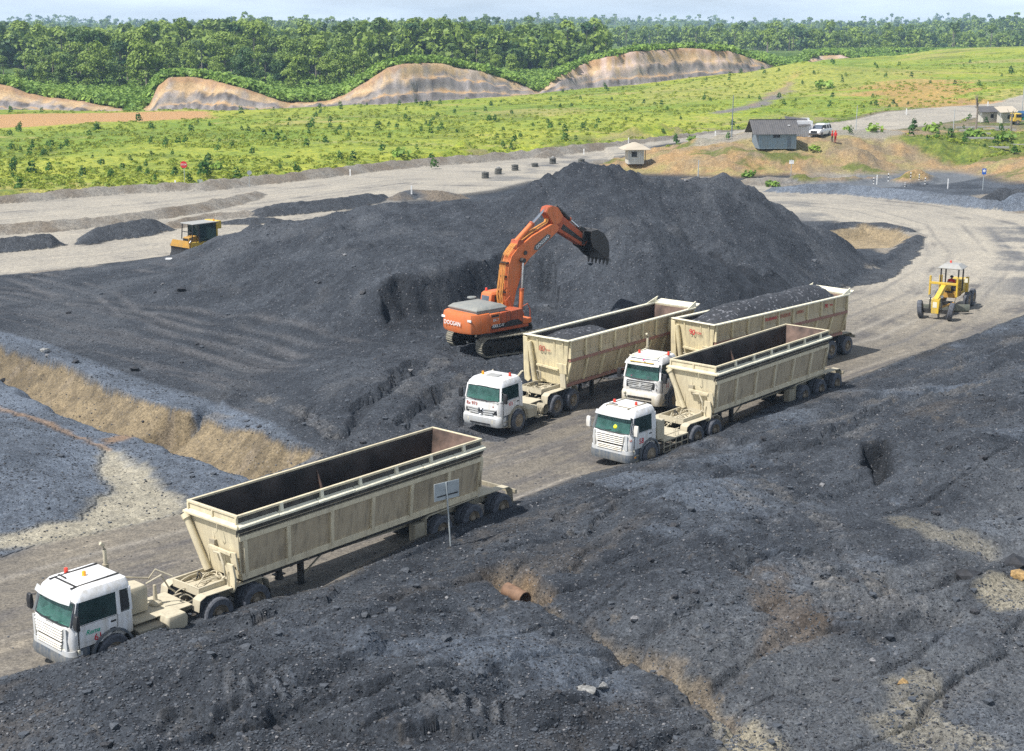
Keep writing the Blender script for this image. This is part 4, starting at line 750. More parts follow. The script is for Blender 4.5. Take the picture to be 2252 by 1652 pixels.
# ------------------------------------------------------------------ tractor and tub trailer rigs
def rring(x0, x1, hw, z, r=.18, n=3, dz=0):
    """rounded rectangle ring (x back..front) at height z; front corners rounder"""
    pts = []
    for (cx, cy, a0, rr) in ((x1, hw, 0, r), (x0, hw, 90, r * .4), (x0, -hw, 180, r * .4), (x1, -hw, 270, r)):
        sx = -1 if a0 in (90, 180) else 1; sx = 1 if cx == x1 else -1; sy = 1 if cy > 0 else -1
        for k in range(n + 1):
            a = math.radians(a0 + 90 * k / n); pts.append((cx - sx * rr + rr * math.cos(a), cy - sy * rr + rr * math.sin(a), z + dz * (1 if cx == x0 else 0)))
    return pts
def loft(mb, rings, cap0=True, cap1=True):
    n = len(rings[0]); V = [p for r in rings for p in r]
    mb.add(V, [(i * n + k, i * n + (k + 1) % n, (i + 1) * n + (k + 1) % n, (i + 1) * n + k) for i in range(len(rings) - 1) for k in range(n)], True)
    if cap0: mb.add(rings[0], [tuple(range(n))])
    if cap1: mb.add(rings[-1], [tuple(range(n))])
def beacon(parent, x, y, z, mat):
    m = MB(); m.lathe([(.001, .17), (.05, .17), (.065, .14), (.065, .03), (.08, .02), (.08, 0)], (x, y, z), 'z', 12); return m.build('beacon_light', mat, parent)
def cab(root, kind, extra=0.0, no=''):
    """kind 'rounded' (silver slatted grille and visor) , 'square' (winged grille), 'tall' (deep visor)"""
    xr = -.58 - extra; hw = 1.13; W_ = M['white_cab']
    zb, zt = (1.74, 2.46) if kind != 'tall' else (1.8, 2.62); zr = zt + .36; xf, xt = 1.42, 1.17
    if kind == 'square': xt = 1.25; zb, zt, zr = 1.76, 2.44, 2.80
    lo = MB(); loft(lo, [rring(xr, xf + .0, hw, .98, .22), rring(xr, xf + .04, hw + .02, 1.3, .24), rring(xr, xf - .02, hw + .01, zb, .26)], True, True)
    # wheel arch relief: separate dark arch below
    lo.build('cab_body', W_, root, bevel=.012)
    rf = MB(); loft(rf, [rring(xr, xt + .03, hw - .07, zt, .24), rring(xr, xt - .02, hw - .09, zt + .14, .24), rring(xr + .03, xt - .2, hw - .2, zr - .05, .25), rring(xr + .1, xt - .42, hw - .36, zr, .3)])
    rf.build('cab_roof', W_, root)
    for s in (1, -1):
        MB().beam((xf - .13, s * (hw - .06), zb - .02), (xt - .10, s * (hw - .13), zt + .03), .10, .09).build('pillar', W_, root, bevel=.01)
        for a, b, c in (((0, .36, .30),) if not extra else ((0, .10, .10), (.42, .58, .54))):
            a2 = a if a == 0 else a - .02
            MB().hexa([(xr + a, s * hw, zb - .02), (xr + b, s * hw, zb - .02), (xr + b, s * (hw - .06), zb - .02), (xr + a, s * (hw - .06), zb - .02), (xr + a2, s * (hw - .07), zt + .02), (xr + c, s * (hw - .07), zt + .02), (xr + c, s * (hw - .13), zt + .02), (xr + a2, s * (hw - .13), zt + .02)]).build('pillar', W_, root, bevel=.01)
    MB().box(xr, xr + .06, -hw + .05, hw - .05, zb - .05, zt + .05).build('rear_wall', W_, root, bevel=.01)
    # glazing
    g = MB(); ys = [-hw + .16, -hw * .5, 0, hw * .5, hw - .16]; bow = [0, .055, .07, .055, 0]
    V = [(xf - .075 + b, y, zb) for y, b in zip(ys, bow)] + [(xt - .06 + b, y * .95, zt + .02) for y, b in zip(ys, bow)]
    V += [(x - .015, y, z) for (x, y, z) in V]
    g.add(V, [(i, i + 1, i + 6, i + 5) for i in range(4)] + [(i + 10, i + 15, i + 16, i + 11) for i in range(4)], True); g.build('windscreen', M['glass'], root)
    MB().tube([(xf - .06 + bow[i], ys[i], zb) for i in range(5)], .028, 6).build('windscreen_seal', M['black'], root); MB().tube([(xt - .05 + bow[i], ys[i] * .95, zt) for i in range(5)], .022, 6).build('windscreen_seal', M['black'], root)
    for s in (1, -1):
        x0 = xr + (.58 if extra else .36); a = (xf - .25, s * (hw - .015), zb); b = (x0, s * (hw - .015), zb); c = (x0 - .03, s * (hw - .085), zt); d = (xt - .16, s * (hw - .085), zt)
        MB().quadplate(a, b, c, d, .012).build('side_window', M['glass_d'], root)
        if extra:
            b1, b0 = xr + .42, xr + .11
            MB().quadplate((b1, s * (hw - .012), zb + .02), (b0, s * (hw - .012), zb + .12), (b0 + .02, s * (hw - .08), zt - .04), (b1 - .02, s * (hw - .08), zt - .04), .012).build('quarter_window', M['black'], root)
        # door skin, proud of the body, with a handle
        dx0, dx1 = x0 + .0, xf - .30
        MB().prism([(dx1 + .015, zb - .01), (dx1 + .038, 1.0), (dx0 + .41, 1.0), (dx0, 1.35), (dx0 - .018, zb - .01)], 'y', s * (hw + .010), s * (hw + .026)).build('door_gap', M['black'], root)
        MB().tube([(dx1 + .07, s * (hw + .02), 1.15), (dx1 + .075, s * (hw + .07), 1.2), (dx1 + .07, s * (hw + .07), 1.6), (dx1 + .06, s * (hw + .02), 1.65)], .012, 5).build('grab_handle', M['black'], root)
        dm = MB()
        dm.prism([(dx1, zb - .02), (dx1 + .02, 1.02), (dx0 + .42, 1.02), (dx0 + .02, 1.36), (dx0, zb - .02)], 'y', s * (hw + .022), s * (hw + .034)); dr_ = dm.build('door', W_, root, bevel=.008)
        hd = MB().box(dx0 + .07, dx0 + .25, s * (hw + .034), s * (hw + .055), 1.55, 1.60); hd.build('door_handle', M['black'], dr_)
        ml = MB().prism([(dx0 + .10, 1.36), (dx0 + .30, 1.36), (dx0 + .22, 1.20), (dx0 + .10, 1.20)], 'y', s * (hw + .034), s * (hw + .045)); ml.build('door_vent', M['black'], dr_)
        # mirror
        mm = MB(); mx_ = xf - .12; my = s * (hw + .24)
        mm.tube([(mx_ - .05, s * (hw - .03), 2.25), (mx_ + .02, my, 2.2), (mx_ + .02, my, 1.75), (mx_ - .05, s * (hw - .01), 1.70)], .018, 6); mo = mm.build('mirror_arm', M['black'], root)
        hb = MB(); loft(hb, [[(mx_ + .07, my - .11, 1.72), (mx_ + .07, my + .11, 1.72), (mx_ - .05, my + .11, 1.72), (mx_ - .05, my - .11, 1.72)], [(mx_ + .09, my - .12, 2.0), (mx_ + .09, my + .12, 2.0), (mx_ - .05, my + .12, 2.0), (mx_ - .05, my - .12, 2.0)], [(mx_ + .06, my - .1, 2.22), (mx_ + .06, my + .1, 2.22), (mx_ - .04, my + .1, 2.22), (mx_ - .04, my - .1, 2.22)]]); hb.build('mirror', M['black'] if kind != 'rounded' or no == '61' else M['white_d'], root, bevel=.02)
    # inside
    MB().hexa([(xf - .25, -hw + .12, 1.5), (xf - .55, -hw + .12, 1.5), (xf - .55, hw - .12, 1.5), (xf - .25, hw - .12, 1.5), (xf - .12, -hw + .14, zb + .0), (xf - .5, -hw + .12, zb + .10), (xf - .5, hw - .12, zb + .10), (xf - .12, hw - .14, zb + .0)]).build('dashboard', M['dash'], root, bevel=.02)
    for y in (-.55, .55):
        st = MB(); st.box(-.35, .15, y - .26, y + .26, zb - .1, zb + .02); st.hexa([(-.45, y - .25, zb), (-.3, y - .25, zb), (-.3, y + .25, zb), (-.45, y + .25, zb), (-.52, y - .2, zb + .6), (-.42, y - .2, zb + .6), (-.42, y + .2, zb + .6), (-.52, y + .2, zb + .6)]); st.build('seat', M['seat'], root, bevel=.03)
    MB().lathe([(.23, 0), (.25, .02), (.23, .04), (.21, .02), (.23, 0)], (xf - .62, -.55, zb + .10), 'z', 20).build('steering_wheel', M['black'], root)
    # lower front
    lf = xf + .06
    if kind == 'rounded':
        back = MB(); back.box(xf - .04, xf + .035, -.86, .86, .98, 1.70); bk = back.build('grille', M['silver'], root, bevel=.02)
        for z in (1.64, 1.54, 1.45, 1.36, 1.27): MB().prism([(xf + .03, z - .03), (xf + .10, z - .02), (xf + .08, z + .02), (xf + .03, z + .03)], 'y', -.80 + (1.64 - z) * .15, .80 - (1.64 - z) * .15).build('grille_slat', M['white_d'], bk)
        MB().box(xf + .03, xf + .045, -.72, .72, 1.10, 1.60).build('grille_mesh', M['black'], bk)
        for z in (1.13, 1.05, .97): MB().prism([(xf + .03, z - .025), (xf + .12, z - .02), (xf + .10, z + .015), (xf + .03, z + .025)], 'y', -.70, .70).build('grille_slat', M['white_d'], bk)
        text('SCANIA', .12, (xf + .045, 0, 1.71 - .02), ROT_FRONT, M['silver'], bk)
        bp = MB(); loft(bp, [rring(.95, xf + .10, hw + .06, .42, .30), rring(.95, xf + .15, hw + .08, .60, .32), rring(.95, xf + .10, hw + .06, .80, .30)]); bp.build('bumper', M['navy'], root)
        up = MB(); loft(up, [rring(.95, xf + .09, hw + .05, .80, .30), rring(.95, xf + .08, hw + .04, .97, .28)]); up.build('bumper_top', M['silver'], root)
        for s in (1, -1):
            MB().hexa([(xf + .05, s * .74, .83), (xf - .22, s * 1.19, .83), (xf - .30, s * 1.19, .83), (xf - .1, s * .70, .83), (xf + .09, s * .72, 1.0), (xf - .20, s * 1.20, 1.0), (xf - .30, s * 1.19, 1.0), (xf - .1, s * .70, 1.0)]).build('headlight', M['lamp'], root, bevel=.02)
            MB().box(xf - .36, xf - .22, s * 1.195, s * 1.21, .62, .70).build('marker_light', M['red_l'] if no == '61' else M['amber'], root)
            cf = MB(); cf.hexa([(xf + .06, s * .80, 1.02), (xf - .22, s * (hw + .03), 1.02), (xf - .26, s * (hw - .02), 1.02), (xf - .05, s * .8, 1.02), (xf + .06, s * .84, 1.56), (xf - .2, s * (hw + .03), 1.62), (xf - .26, s * (hw - .02), 1.62), (xf - .05, s * .82, 1.56)]); co = cf.build('corner_deflector', W_, root, bevel=.03)
            MB().hexa([(xf - .02, s * .955, 1.12), (xf - .055, s * 1.0, 1.12), (xf - .08, s * .98, 1.12), (xf - .05, s * .94, 1.12), (xf - .01, s * .965, 1.30), (xf - .045, s * 1.02, 1.30), (xf - .07, s * .99, 1.30), (xf - .04, s * .95, 1.30)]).build('deflector_slot', M['black'], co)
        for s in (1, -1): MB().hexa([(xf - .02, s * (hw - .03), zb + .02), (xf - .26, s * (hw + .012), zb + .02), (xf - .26, s * (hw - .03), zb + .02), (xf - .06, s * (hw - .12), zb + .02), (xt - .0, s * (hw - .09), zt), (xt - .15, s * (hw - .06), zt), (xt - .15, s * (hw - .1), zt), (xt - .04, s * (hw - .16), zt)]).build('corner_panel', M['navy'], root)
        for y in (-.55, .05): MB().tube([(xf + .01, y, zb - .02), (xf - .0, y + .55, zb + .10)], .012, 5).build('wiper', M['black'], root)
        MB().box(xf + .02, xf + .06, -.98, -.86, 1.0, 1.70).build('grille_edge', M['silver'], bk); MB().box(xf + .02, xf + .06, .86, .98, 1.0, 1.70).build('grille_edge', M['silver'], bk)
        # visor
        V = MB(); 
        for i in range(4): V.quadplate((xt + .13 + bow[i] * 1.4, ys[i] * 1.04, zt - .02), (xt + .13 + bow[i + 1] * 1.4, ys[i + 1] * 1.04, zt - .02), (xt + .04 + bow[i + 1] * 1.2, ys[i + 1] * 1.02, zt + .16), (xt + .04 + bow[i] * 1.2, ys[i] * 1.02, zt + .16), .02)
        V.build('sun_visor', M['silver'], root)
        for s in (1, -1): MB().beam((xt - .15, s * .62, zr - .01), (xr + .12, s * .62, zr + .03), .05, .035).build('roof_rail', M['steel'] if no == '61' else M['dirty'], root)
        MB().beam((xt - .35, -.62, zr + .01), (xt - .35, .62, zr + .01), .05, .03).build('roof_rail', M['steel'] if no == '61' else M['dirty'], root)
        MB().tube([(xt - .55, -.7, zr), (xt - .5, -.2, zr + .03)], .03, 6).build('air_horn', M['steel'], root)
    elif kind == 'square':
        bk = MB().box(xf - .04, xf + .045, -.95, .95, 1.10, 1.36).build('grille', M['black'], root, bevel=.02)
        for z, hw_ in ((1.33, .93), (1.22, .82), (1.11, .72)):
            for s in (1, -1): MB().hexa([(xf + .04, s * .16, z - .05), (xf + .10, s * .16, z - .05), (xf + .08, s * hw_, z - .015), (xf + .03, s * hw_, z - .015), (xf + .04, s * .16, z + .02), (xf + .10, s * .16, z + .02), (xf + .08, s * hw_, z + .045), (xf + .03, s * hw_, z + .045)]).build('grille_slat', M['silver'], bk)
        st = MB(); st.lathe([(.15, 0), (.17, .02), (.15, .04), (.13, .02), (.15, 0)], (xf + .09, 0, 1.19), 'x', 22)
        for k in range(3): a = R90 + k * 2 * math.pi / 3; st.beam((xf + .11, 0, 1.19), (xf + .11, .15 * math.cos(a), 1.19 + .15 * math.sin(a)), .035, .03)
        st.build('star_emblem', M['chrome'], bk)
        bp = MB(); loft(bp, [rring(.9, xf + .06, hw + .04, .46, .25), rring(.9, xf + .14, hw + .07, .62, .28), rring(.9, xf + .13, hw + .06, .92, .28), rring(.9, xf + .06, hw + .03, 1.0, .25)]); bp.build('bumper', M['silver'], root)
        MB().box(xf + .12, xf + .155, -.62, .62, .56, .64).build('bumper_intake', M['black'], root)
        for s in (1, -1):
            MB().hexa([(xf + .155, s * .70, .62), (xf + .06, s * 1.06, .62), (xf - .1, s * 1.06, .62), (xf - .1, s * .70, .62), (xf + .155, s * .70, .86), (xf + .06, s * 1.06, .86), (xf - .1, s * 1.06, .86), (xf - .1, s * .70, .86)]).build('headlight', M['lamp'], root, bevel=.03)
            MB().hexa([(.98, s * 1.13, .5), (xf - .14, s * 1.21, .5), (xf - .14, s * 1.14, .5), (.98, s * 1.05, .5), (.72, s * 1.16, 1.02), (xf - .1, s * 1.20, 1.02), (xf - .1, s * 1.12, 1.02), (.72, s * 1.05, 1.02)]).build('side_skirt', M['navy'], root, bevel=.01)
        MB().box(xf - .09, xf + .0, -1.0, 1.0, 1.66, 1.745).build('wiper_tray', M['silver'], root, bevel=.02)
        for y in (-.45, .25): MB().tube([(xf + .02, y, 1.72), (xf - .02, y + .5, 1.80)], .012, 5).build('wiper', M['black'], root)
        MB().box(.1, .62, -.35, .35, zr, zr + .05).build('roof_hatch', M['greyroof'], root, bevel=.02)
        text('Ex 973', .24, (xf + .035, -.58, 1.53), ROT_FRONT, M['redfade'], root)
        text('58', .09, (xf + .03, .72, 1.5), ROT_FRONT, M['redfade'], root)
        text('973', .24, (.55, hw + .036, 1.52), ROT_LEFT, M['redtxt'], root)
        MB().box(.05, .95, hw + .034, hw + .037, 1.66, 1.675).build('door_stripe', M['redfade'], root)
    else:
        bk = MB().prism([(xf + .02, 1.72), (xf + .075, 1.62), (xf + .075, 1.36), (xf + .02, 1.30)], 'y', -.84, .84).build('grille', M['black'], root, bevel=.02)
        for z in (1.62, 1.53, 1.44, 1.36): MB().box(xf + .06, xf + .10, -.76 + (1.62 - z) * .3, .76 - (1.62 - z) * .3, z - .018, z + .018).build('grille_slat', M['silver'], bk)
        MB().beam((xf + .09, -.5, 1.38), (xf + .09, .5, 1.62), .03, .05).build('grille_bar', M['silver'], bk)
        MB().lathe([(.10, 0), (.10, .03), (.001, .03)], (xf + .09, 0, 1.5), 'x', 18).build('round_badge', M['silver'], bk)
        bp = MB(); loft(bp, [rring(.9, xf + .06, hw + .03, .45, .25), rring(.9, xf + .12, hw + .06, .6, .28), rring(.9, xf + .13, hw + .06, 1.0, .28), rring(.9, xf + .06, hw + .03, 1.12, .25)]); bp.build('bumper', M['white_d'], root)
        for z in (.62, .82): MB().box(xf + .11, xf + .15, -.72, .72, z - .06, z + .05).build('bumper_intake', M['steel'], root)
        for s in (1, -1): MB().hexa([(xf + .15, s * .78, .62), (xf + .02, s * 1.12, .62), (xf - .1, s * 1.12, .62), (xf - .1, s * .78, .62), (xf + .15, s * .78, .98), (xf + .02, s * 1.12, .98), (xf - .1, s * 1.12, .98), (xf - .1, s * .78, .98)]).build('headlight', M['lamp'], root, bevel=.03)
        V = MB()
        for i in range(4): V.quadplate((xt + .20 + bow[i] * 1.4, ys[i] * 1.06, zt - .08), (xt + .20 + bow[i + 1] * 1.4, ys[i + 1] * 1.06, zt - .08), (xt + .02 + bow[i + 1] * 1.2, ys[i + 1] * 1.02, zt + .12), (xt + .02 + bow[i] * 1.2, ys[i] * 1.02, zt + .12), .02)
        vz = V.build('sun_visor', M['silver'], root); MB().box(xt + .12, xt + .24, -.7, .7, zt + .08, zt + .10).build('visor_stripe', M['yellow'], vz)
        for s in (-1,1): MB().beam((xt - .1, s * .75, zr - .04), (xr + .15, s * .75, zr + .04), .05, .06).build('roof_rail', M['rail_worn'], root)
        MB().beam((xt + .0, -.85, zr - .02), (xt + .0, .85, zr - .02), .06, .06).build('roof_rail', M['rail_worn'], root)
        MB().box(xt + .2, xt + .21, -.02, .14, zt - .04, zt + .14).build('paper_sheet', M['whitetxt'], root); MB().lathe([(.001, .06), (.07, 0), (.001, -.06)], (xt + .2, .12, zt + .22), 'z', 8).build('pink_rag', M['pink'], root)
        for y in (-.62, .38): MB().hexa([(xf - .22, y - .22, zb + .10), (xf - .05, y, zb + .06), (xf - .10, y + .26, zb + .06), (xf - .3, y, zb + .12), (xf - .22, y - .22, zb + .14), (xf - .05, y, zb + .12), (xf - .10, y + .26, zb + .12), (xf - .3, y, zb + .16)]).build('cap_on_dashboard', M['pink'], root)
        MB().box(xf - .25, xf - .08, -.02, .2, zb + .13, zb + .145).build('paper_on_dashboard', M['whitetxt'], root)
        text('11', .34, (.62, hw + .036, 1.45), ROT_LEFT, M['redtxt'], root); text('3', .2, (xf + .055, .93, 1.62), ROT_FRONT, M['darktxt'], root); text('3', .2, (xf + .055, .95, 1.36), ROT_FRONT, M['darktxt'], root)
    # steps and arch over the front wheel
    for s in (1, -1):
        ar = MB(); pts = [(R_ * math.cos(a), R_ * math.sin(a) + .577) for R_, a in [(.76, math.radians(d)) for d in range(-18, 200, 16)]]
        pts2 = [(.69 * math.cos(math.radians(d)), .69 * math.sin(math.radians(d)) + .577) for d in range(-18, 200, 16)][::-1]
        n = len(pts)
        for i in range(n - 1):
            p0, p1 = pts[i], pts[i + 1]; q0, q1 = pts2[n - 1 - i], pts2[n - 2 - i]
            ar.hexa([(p0[0], s * .82, p0[1]), (p1[0], s * .82, p1[1]), (q1[0], s * .82, q1[1]), (q0[0], s * .82, q0[1]), (p0[0], s * 1.24, p0[1]), (p1[0], s * 1.24, p1[1]), (q1[0], s * 1.24, q1[1]), (q0[0], s * 1.24, q0[1])])
        ar.build('wheel_arch', M['navy'] if kind != 'square' else M['dirty'], root)
        sp_ = MB(); sp_.hexa([(.86, s * 1.0, .40), (1.16, s * 1.0, .40), (1.16, s * 1.19, .40), (.86, s * 1.19, .40), (.80, s * 1.0, 1.0), (1.3, s * 1.0, 1.0), (1.3, s * 1.17, 1.0), (.80, s * 1.17, 1.0)]); sk = sp_.build('step_well', M['navy'], root, bevel=.01)
        for z in (.44, .70): MB().box(.86, 1.16, s * 1.12, s * 1.23, z, z + .04).build('step', M['dirty'], sk)
    if kind == 'rounded' and no == '58': 
        text('58', .36, (.62, hw + .04, 1.33), ROT_LEFT, M['redtxt'], root); text('58', .14, (xf - .06, 1.10, 1.48), (R90, 0, R90 + .9), M['redfade'], root)
        MB().lathe([(.001, -.13), (.07, -.11), (.12, -.05), (.13, 0), (.12, .05), (.07, .11), (.001, .13)], (xf - .16, .18, zb + .22), 'z', 14).build('yellow_ball', M['yball'], root)
        MB().hexa([(xf - .22, -.8, zb + .08), (xf - .08, -.6, zb + .05), (xf - .12, -.4, zb + .06), (xf - .3, -.6, zb + .1), (xf - .22, -.8, zb + .1), (xf - .1, -.62, zb + .2), (xf - .14, -.5, zb + .12), (xf - .3, -.6, zb + .13)]).build('pink_cloth_on_dashboard', M['pink'], root)
    if no == '61':
        text('61', .30, (.48, hw + .04, 1.22), ROT_LEFT, M['redtxt'], root); text('Rema', .22, (.66, hw + .04, 1.46), ROT_LEFT, M['greentxt'], root, shear=.35); MB().box(.5, .95, hw + .036, hw + .04, 1.16, 1.18).build('door_line', M['silver'], root)
def rigchassis(root, wb, s, r, kind, no):
    xe = -wb - s - .85
    fm = MB(); [fm.box(xe, 1.0, y - .05, y + .05, .72, .98) for y in (-.42, .42)]; [fm.box(x, x + .12, -.4, .4, .78, .92) for x in (-.9, -2.0, -3.0, xe + .05)]
    fm.build('chassis_frame', M['dirty'], root)
    for x in (0, -wb, -wb - s): MB().tube([(x, -1.0, r), (x, 1.0, r)], .09, 8).build('axle', M['dirty'], root)
    for x in (-wb, -wb - s): MB().lathe([(.001, -.24), (.16, -.2), (.24, 0), (.16, .2), (.001, .24)], (x, 0, r), 'y', 14).build('differential', M['dirty'], root)
    for sd in (1, -1):
        wheel('front', r, (0, sd * 1.30, r), root, sd); wheel('dual', r, (-wb, sd * 1.30, r), root, sd); wheel('dual', r, (-wb - s, sd * 1.30, r), root, sd)
        # drive fenders: flat top over both wheels with bent ends
        top = 2 * r + .12; y0, y1 = sd * .72, sd * 1.12
        path = [(-wb + .72, .80), (-wb + .66, top - .12), (-wb + .40, top), (-wb - s * .5, top - .02), (-wb - s - .35, top), (-wb - s - .62, top - .14), (-wb - s - .70, top - .55)]
        fd = MB()
        for (a, b) in zip(path[:-1], path[1:]): fd.hexa([(a[0], y0, a[1]), (b[0], y0, b[1]), (b[0], y1, b[1]), (a[0], y1, a[1]), (a[0], y0, a[1] + .03), (b[0], y0, b[1] + .03), (b[0], y1, b[1] + .03), (a[0], y1, a[1] + .03)])
        f_ = fd.build('fender', M['deck'], root)
        fl = MB().hexa([(-wb - s - .69, y0, .35), (-wb - s - .71, y0, .35), (-wb - s - .71, y1, .35), (-wb - s - .69, y1, .35), (-wb - s - .68, y0, top - .5), (-wb - s - .70, y0, top - .5), (-wb - s - .70, y1, top - .5), (-wb - s - .68, y1, top - .5)]).build('mud_flap', M['black'], f_)
    # fifth wheel and its deck
    MB().lathe([(.001, 1.20), (.48, 1.20), (.50, 1.12), (.50, 1.06), (.2, 1.04)], (-wb - s / 2, 0, 0), 'z', 20).build('fifth_wheel', M['steel'], root)
    dk = MB(); dk.box(-wb + .75, -1.05, -.8, .8, 1.0, 1.03); dk.build('deck_plate', M['deck'], root)
    for k in range(9): MB().box(-wb + .62 - .0, -wb + .62 + .04, .78 + k * .06, .81 + k * .06, 2 * r + .16, 2 * r + .175) if False else None
    # tank and boxes on both sides
    if no == '58':
        rk = MB(); x0, x1 = -1.05, -wb + .80
        for z in (.42, .68, .95): rk.beam((x0, 1.26, z), (x1, 1.26, z), .03, .03)
        for i in range(5): x = x0 + (x1 - x0) * i / 4; rk.beam((x, 1.26, .42), (x, 1.26, .95), .03, .03)
        rk.build('side_rack', M['deck'], root); MB().box(x1, x0, .5, 1.28, .96, 1.0).build('side_deck', M['deck'], root)
        for i in range(2): MB().tube([(-2.0 - i * .25, 1.15, 1.0), (-2.0 - i * .25, 1.15, 1.32), (-2.12 - i * .25, 1.15, 1.36), (-2.14 - i * .25, 1.15, 1.0)], .015, 6).build('grab_rail', M['deck'], root)
        MB().tube([(-1.75, .45, 1.0), (-1.75, .45, 1.75)], .02, 6).build('post', M['deck'], root)
        MB().lathe([(.30, -1.6), (.30, -.7), (.001, -.7)], (-1.9, 0, .68), 'y', 16) if False else None
        MB().box(-1.3, -.72, .25, 1.1, 1.05, 1.98).build('air_filter_box', M['deck'], root, bevel=.03); MB().tube([(-1.0, .2, 1.95), (-1.0, -.3, 2.05), (-1.05, -.6, 1.9)], .13, 10).build('intake_hose', M['dirty'], root)
    elif no == '61':
        bx = MB(); loft(bx, [rring(-2.75, -2.0, .30, .42, .1), rring(-2.78, -1.98, .33, .9, .1), rring(-2.72, -2.05, .28, 1.06, .1)]); o = bx.build('fuel_tank', M['deck'], root, bevel=.03); o.location = (0, .93, 0)
        MB().box(-1.95, -1.0, .6, 1.16, .6, .88).build('tool_box', M['dirty'], root, bevel=.02)
        wt = MB(); loft(wt, [rring(-1.95, -1.25, .38, 1.08, .1), rring(-1.97, -1.23, .40, 1.85, .12), rring(-1.9, -1.3, .34, 1.98, .1)]); o = wt.build('header_tank', M['deck'], root, bevel=.02); o.location = (0, -.15, 0)
        MB().lathe([(.22, 1.05), (.21, 1.12), (.08, 1.20), (.05, 1.72), (.001, 1.74)], (-2.45, -.1, 0), 'z', 12).build('cone', M['deck'], root)
        pf = MB(); pf.box(-.98, -.80, .35, .78, .95, 2.42); pf.build('air_intake', M['dirty'], root, bevel=.04)
        MB().tube([(-.9, -1.0, 2.35), (-1.5, -.6, 2.15), (-2.3, -.2, 1.98)], .028, 6).build('stay_rod', M['dirty'], root)
        MB().tube([(-2.0, .1, 1.95), (-2.5, .25, 2.15), (-2.8, .2, 1.6), (-3.1, .1, 1.35)], .03, 6).build('air_hose', M['deck'], root)
        MB().tube([(-2.3, -.2, 1.95), (-2.45, .0, 2.3), (-2.9, .3, 2.0)], .03, 6).build('air_hose', M['deck'], root)
    else:
        MB().box(-1.15, -.72, .15, .62, 1.05, 1.75).build('battery_box', M['deck'], root, bevel=.02)
        tk = MB(); loft(tk, [rring(-1.75, -1.0, .28, .45, .12), rring(-1.78, -.98, .3, .95, .14), rring(-1.7, -1.05, .24, 1.02, .12)]); o = tk.build('fuel_tank', M['deck'], root, bevel=.02); o.location = (0, .93, 0)
        ld = MB(); [ld.beam((x, 1.22, .35), (x, 1.22, .95), .03, .03) for x in (-2.05, -1.85)]; [ld.beam((-2.05, 1.22, z), (-1.85, 1.22, z), .03, .03) for z in (.4, .6, .8)]; ld.box(-2.2, -1.7, 1.0, 1.3, .34, .37); ld.build('ladder', M['deck'], root)
        MB().lathe([(.26, .3), (.28, .5), (.28, 1.1), (.26, 1.3)], (-2.4, 0, .66), 'y', 16).build('air_tank', M['dirty'], root)
    ex = MB(); y = -.95; x = xe * 0 - .95 - (.25 if no == '61' else 0)
    hgt = {'61': 3.35, '58': 3.05, '11': 3.75, '973': 2.7}[no]
    ex.tube([(x, y, .9), (x, y, hgt - .75)], .11, 10); ex.build('silencer', M['dirty'], root)
    MB().tube([(x, y, hgt - .8), (x, y, hgt - .25), (x + .03, y, hgt - .1), (x + .14, y, hgt)], [.065, .065, .065, .06], 10).build('exhaust_stack', M['deck'], root)
    if no == '973': MB().tube([(-.45, .9, 2.72), (-.62, 1.0, 2.95), (-.7, 1.05, 2.98)], .05, 6).build('roof_spout', M['deck'], root)
def hoses(root, T, n, c, spread, mat, name='hydraulic_hose', k=1):
    rr_ = random.Random(k)
    for i in range(n):
        a = Vector(c) + Vector([rr_.uniform(-1, 1) * q for q in spread]); b = Vector(c) + Vector([rr_.uniform(-1, 1) * q for q in spread]); m_ = (a + b) / 2 + Vector((0, rr_.uniform(-.15, .15), rr_.uniform(.12, .38)))
        pts = [a * (1 - t) ** 2 + m_ * 2 * t * (1 - t) + b * t * t for t in [j / 6 for j in range(7)]]
        m = MB(); m.M = T; m.tube(pts, .022, 6); m.build(name, mat, root)
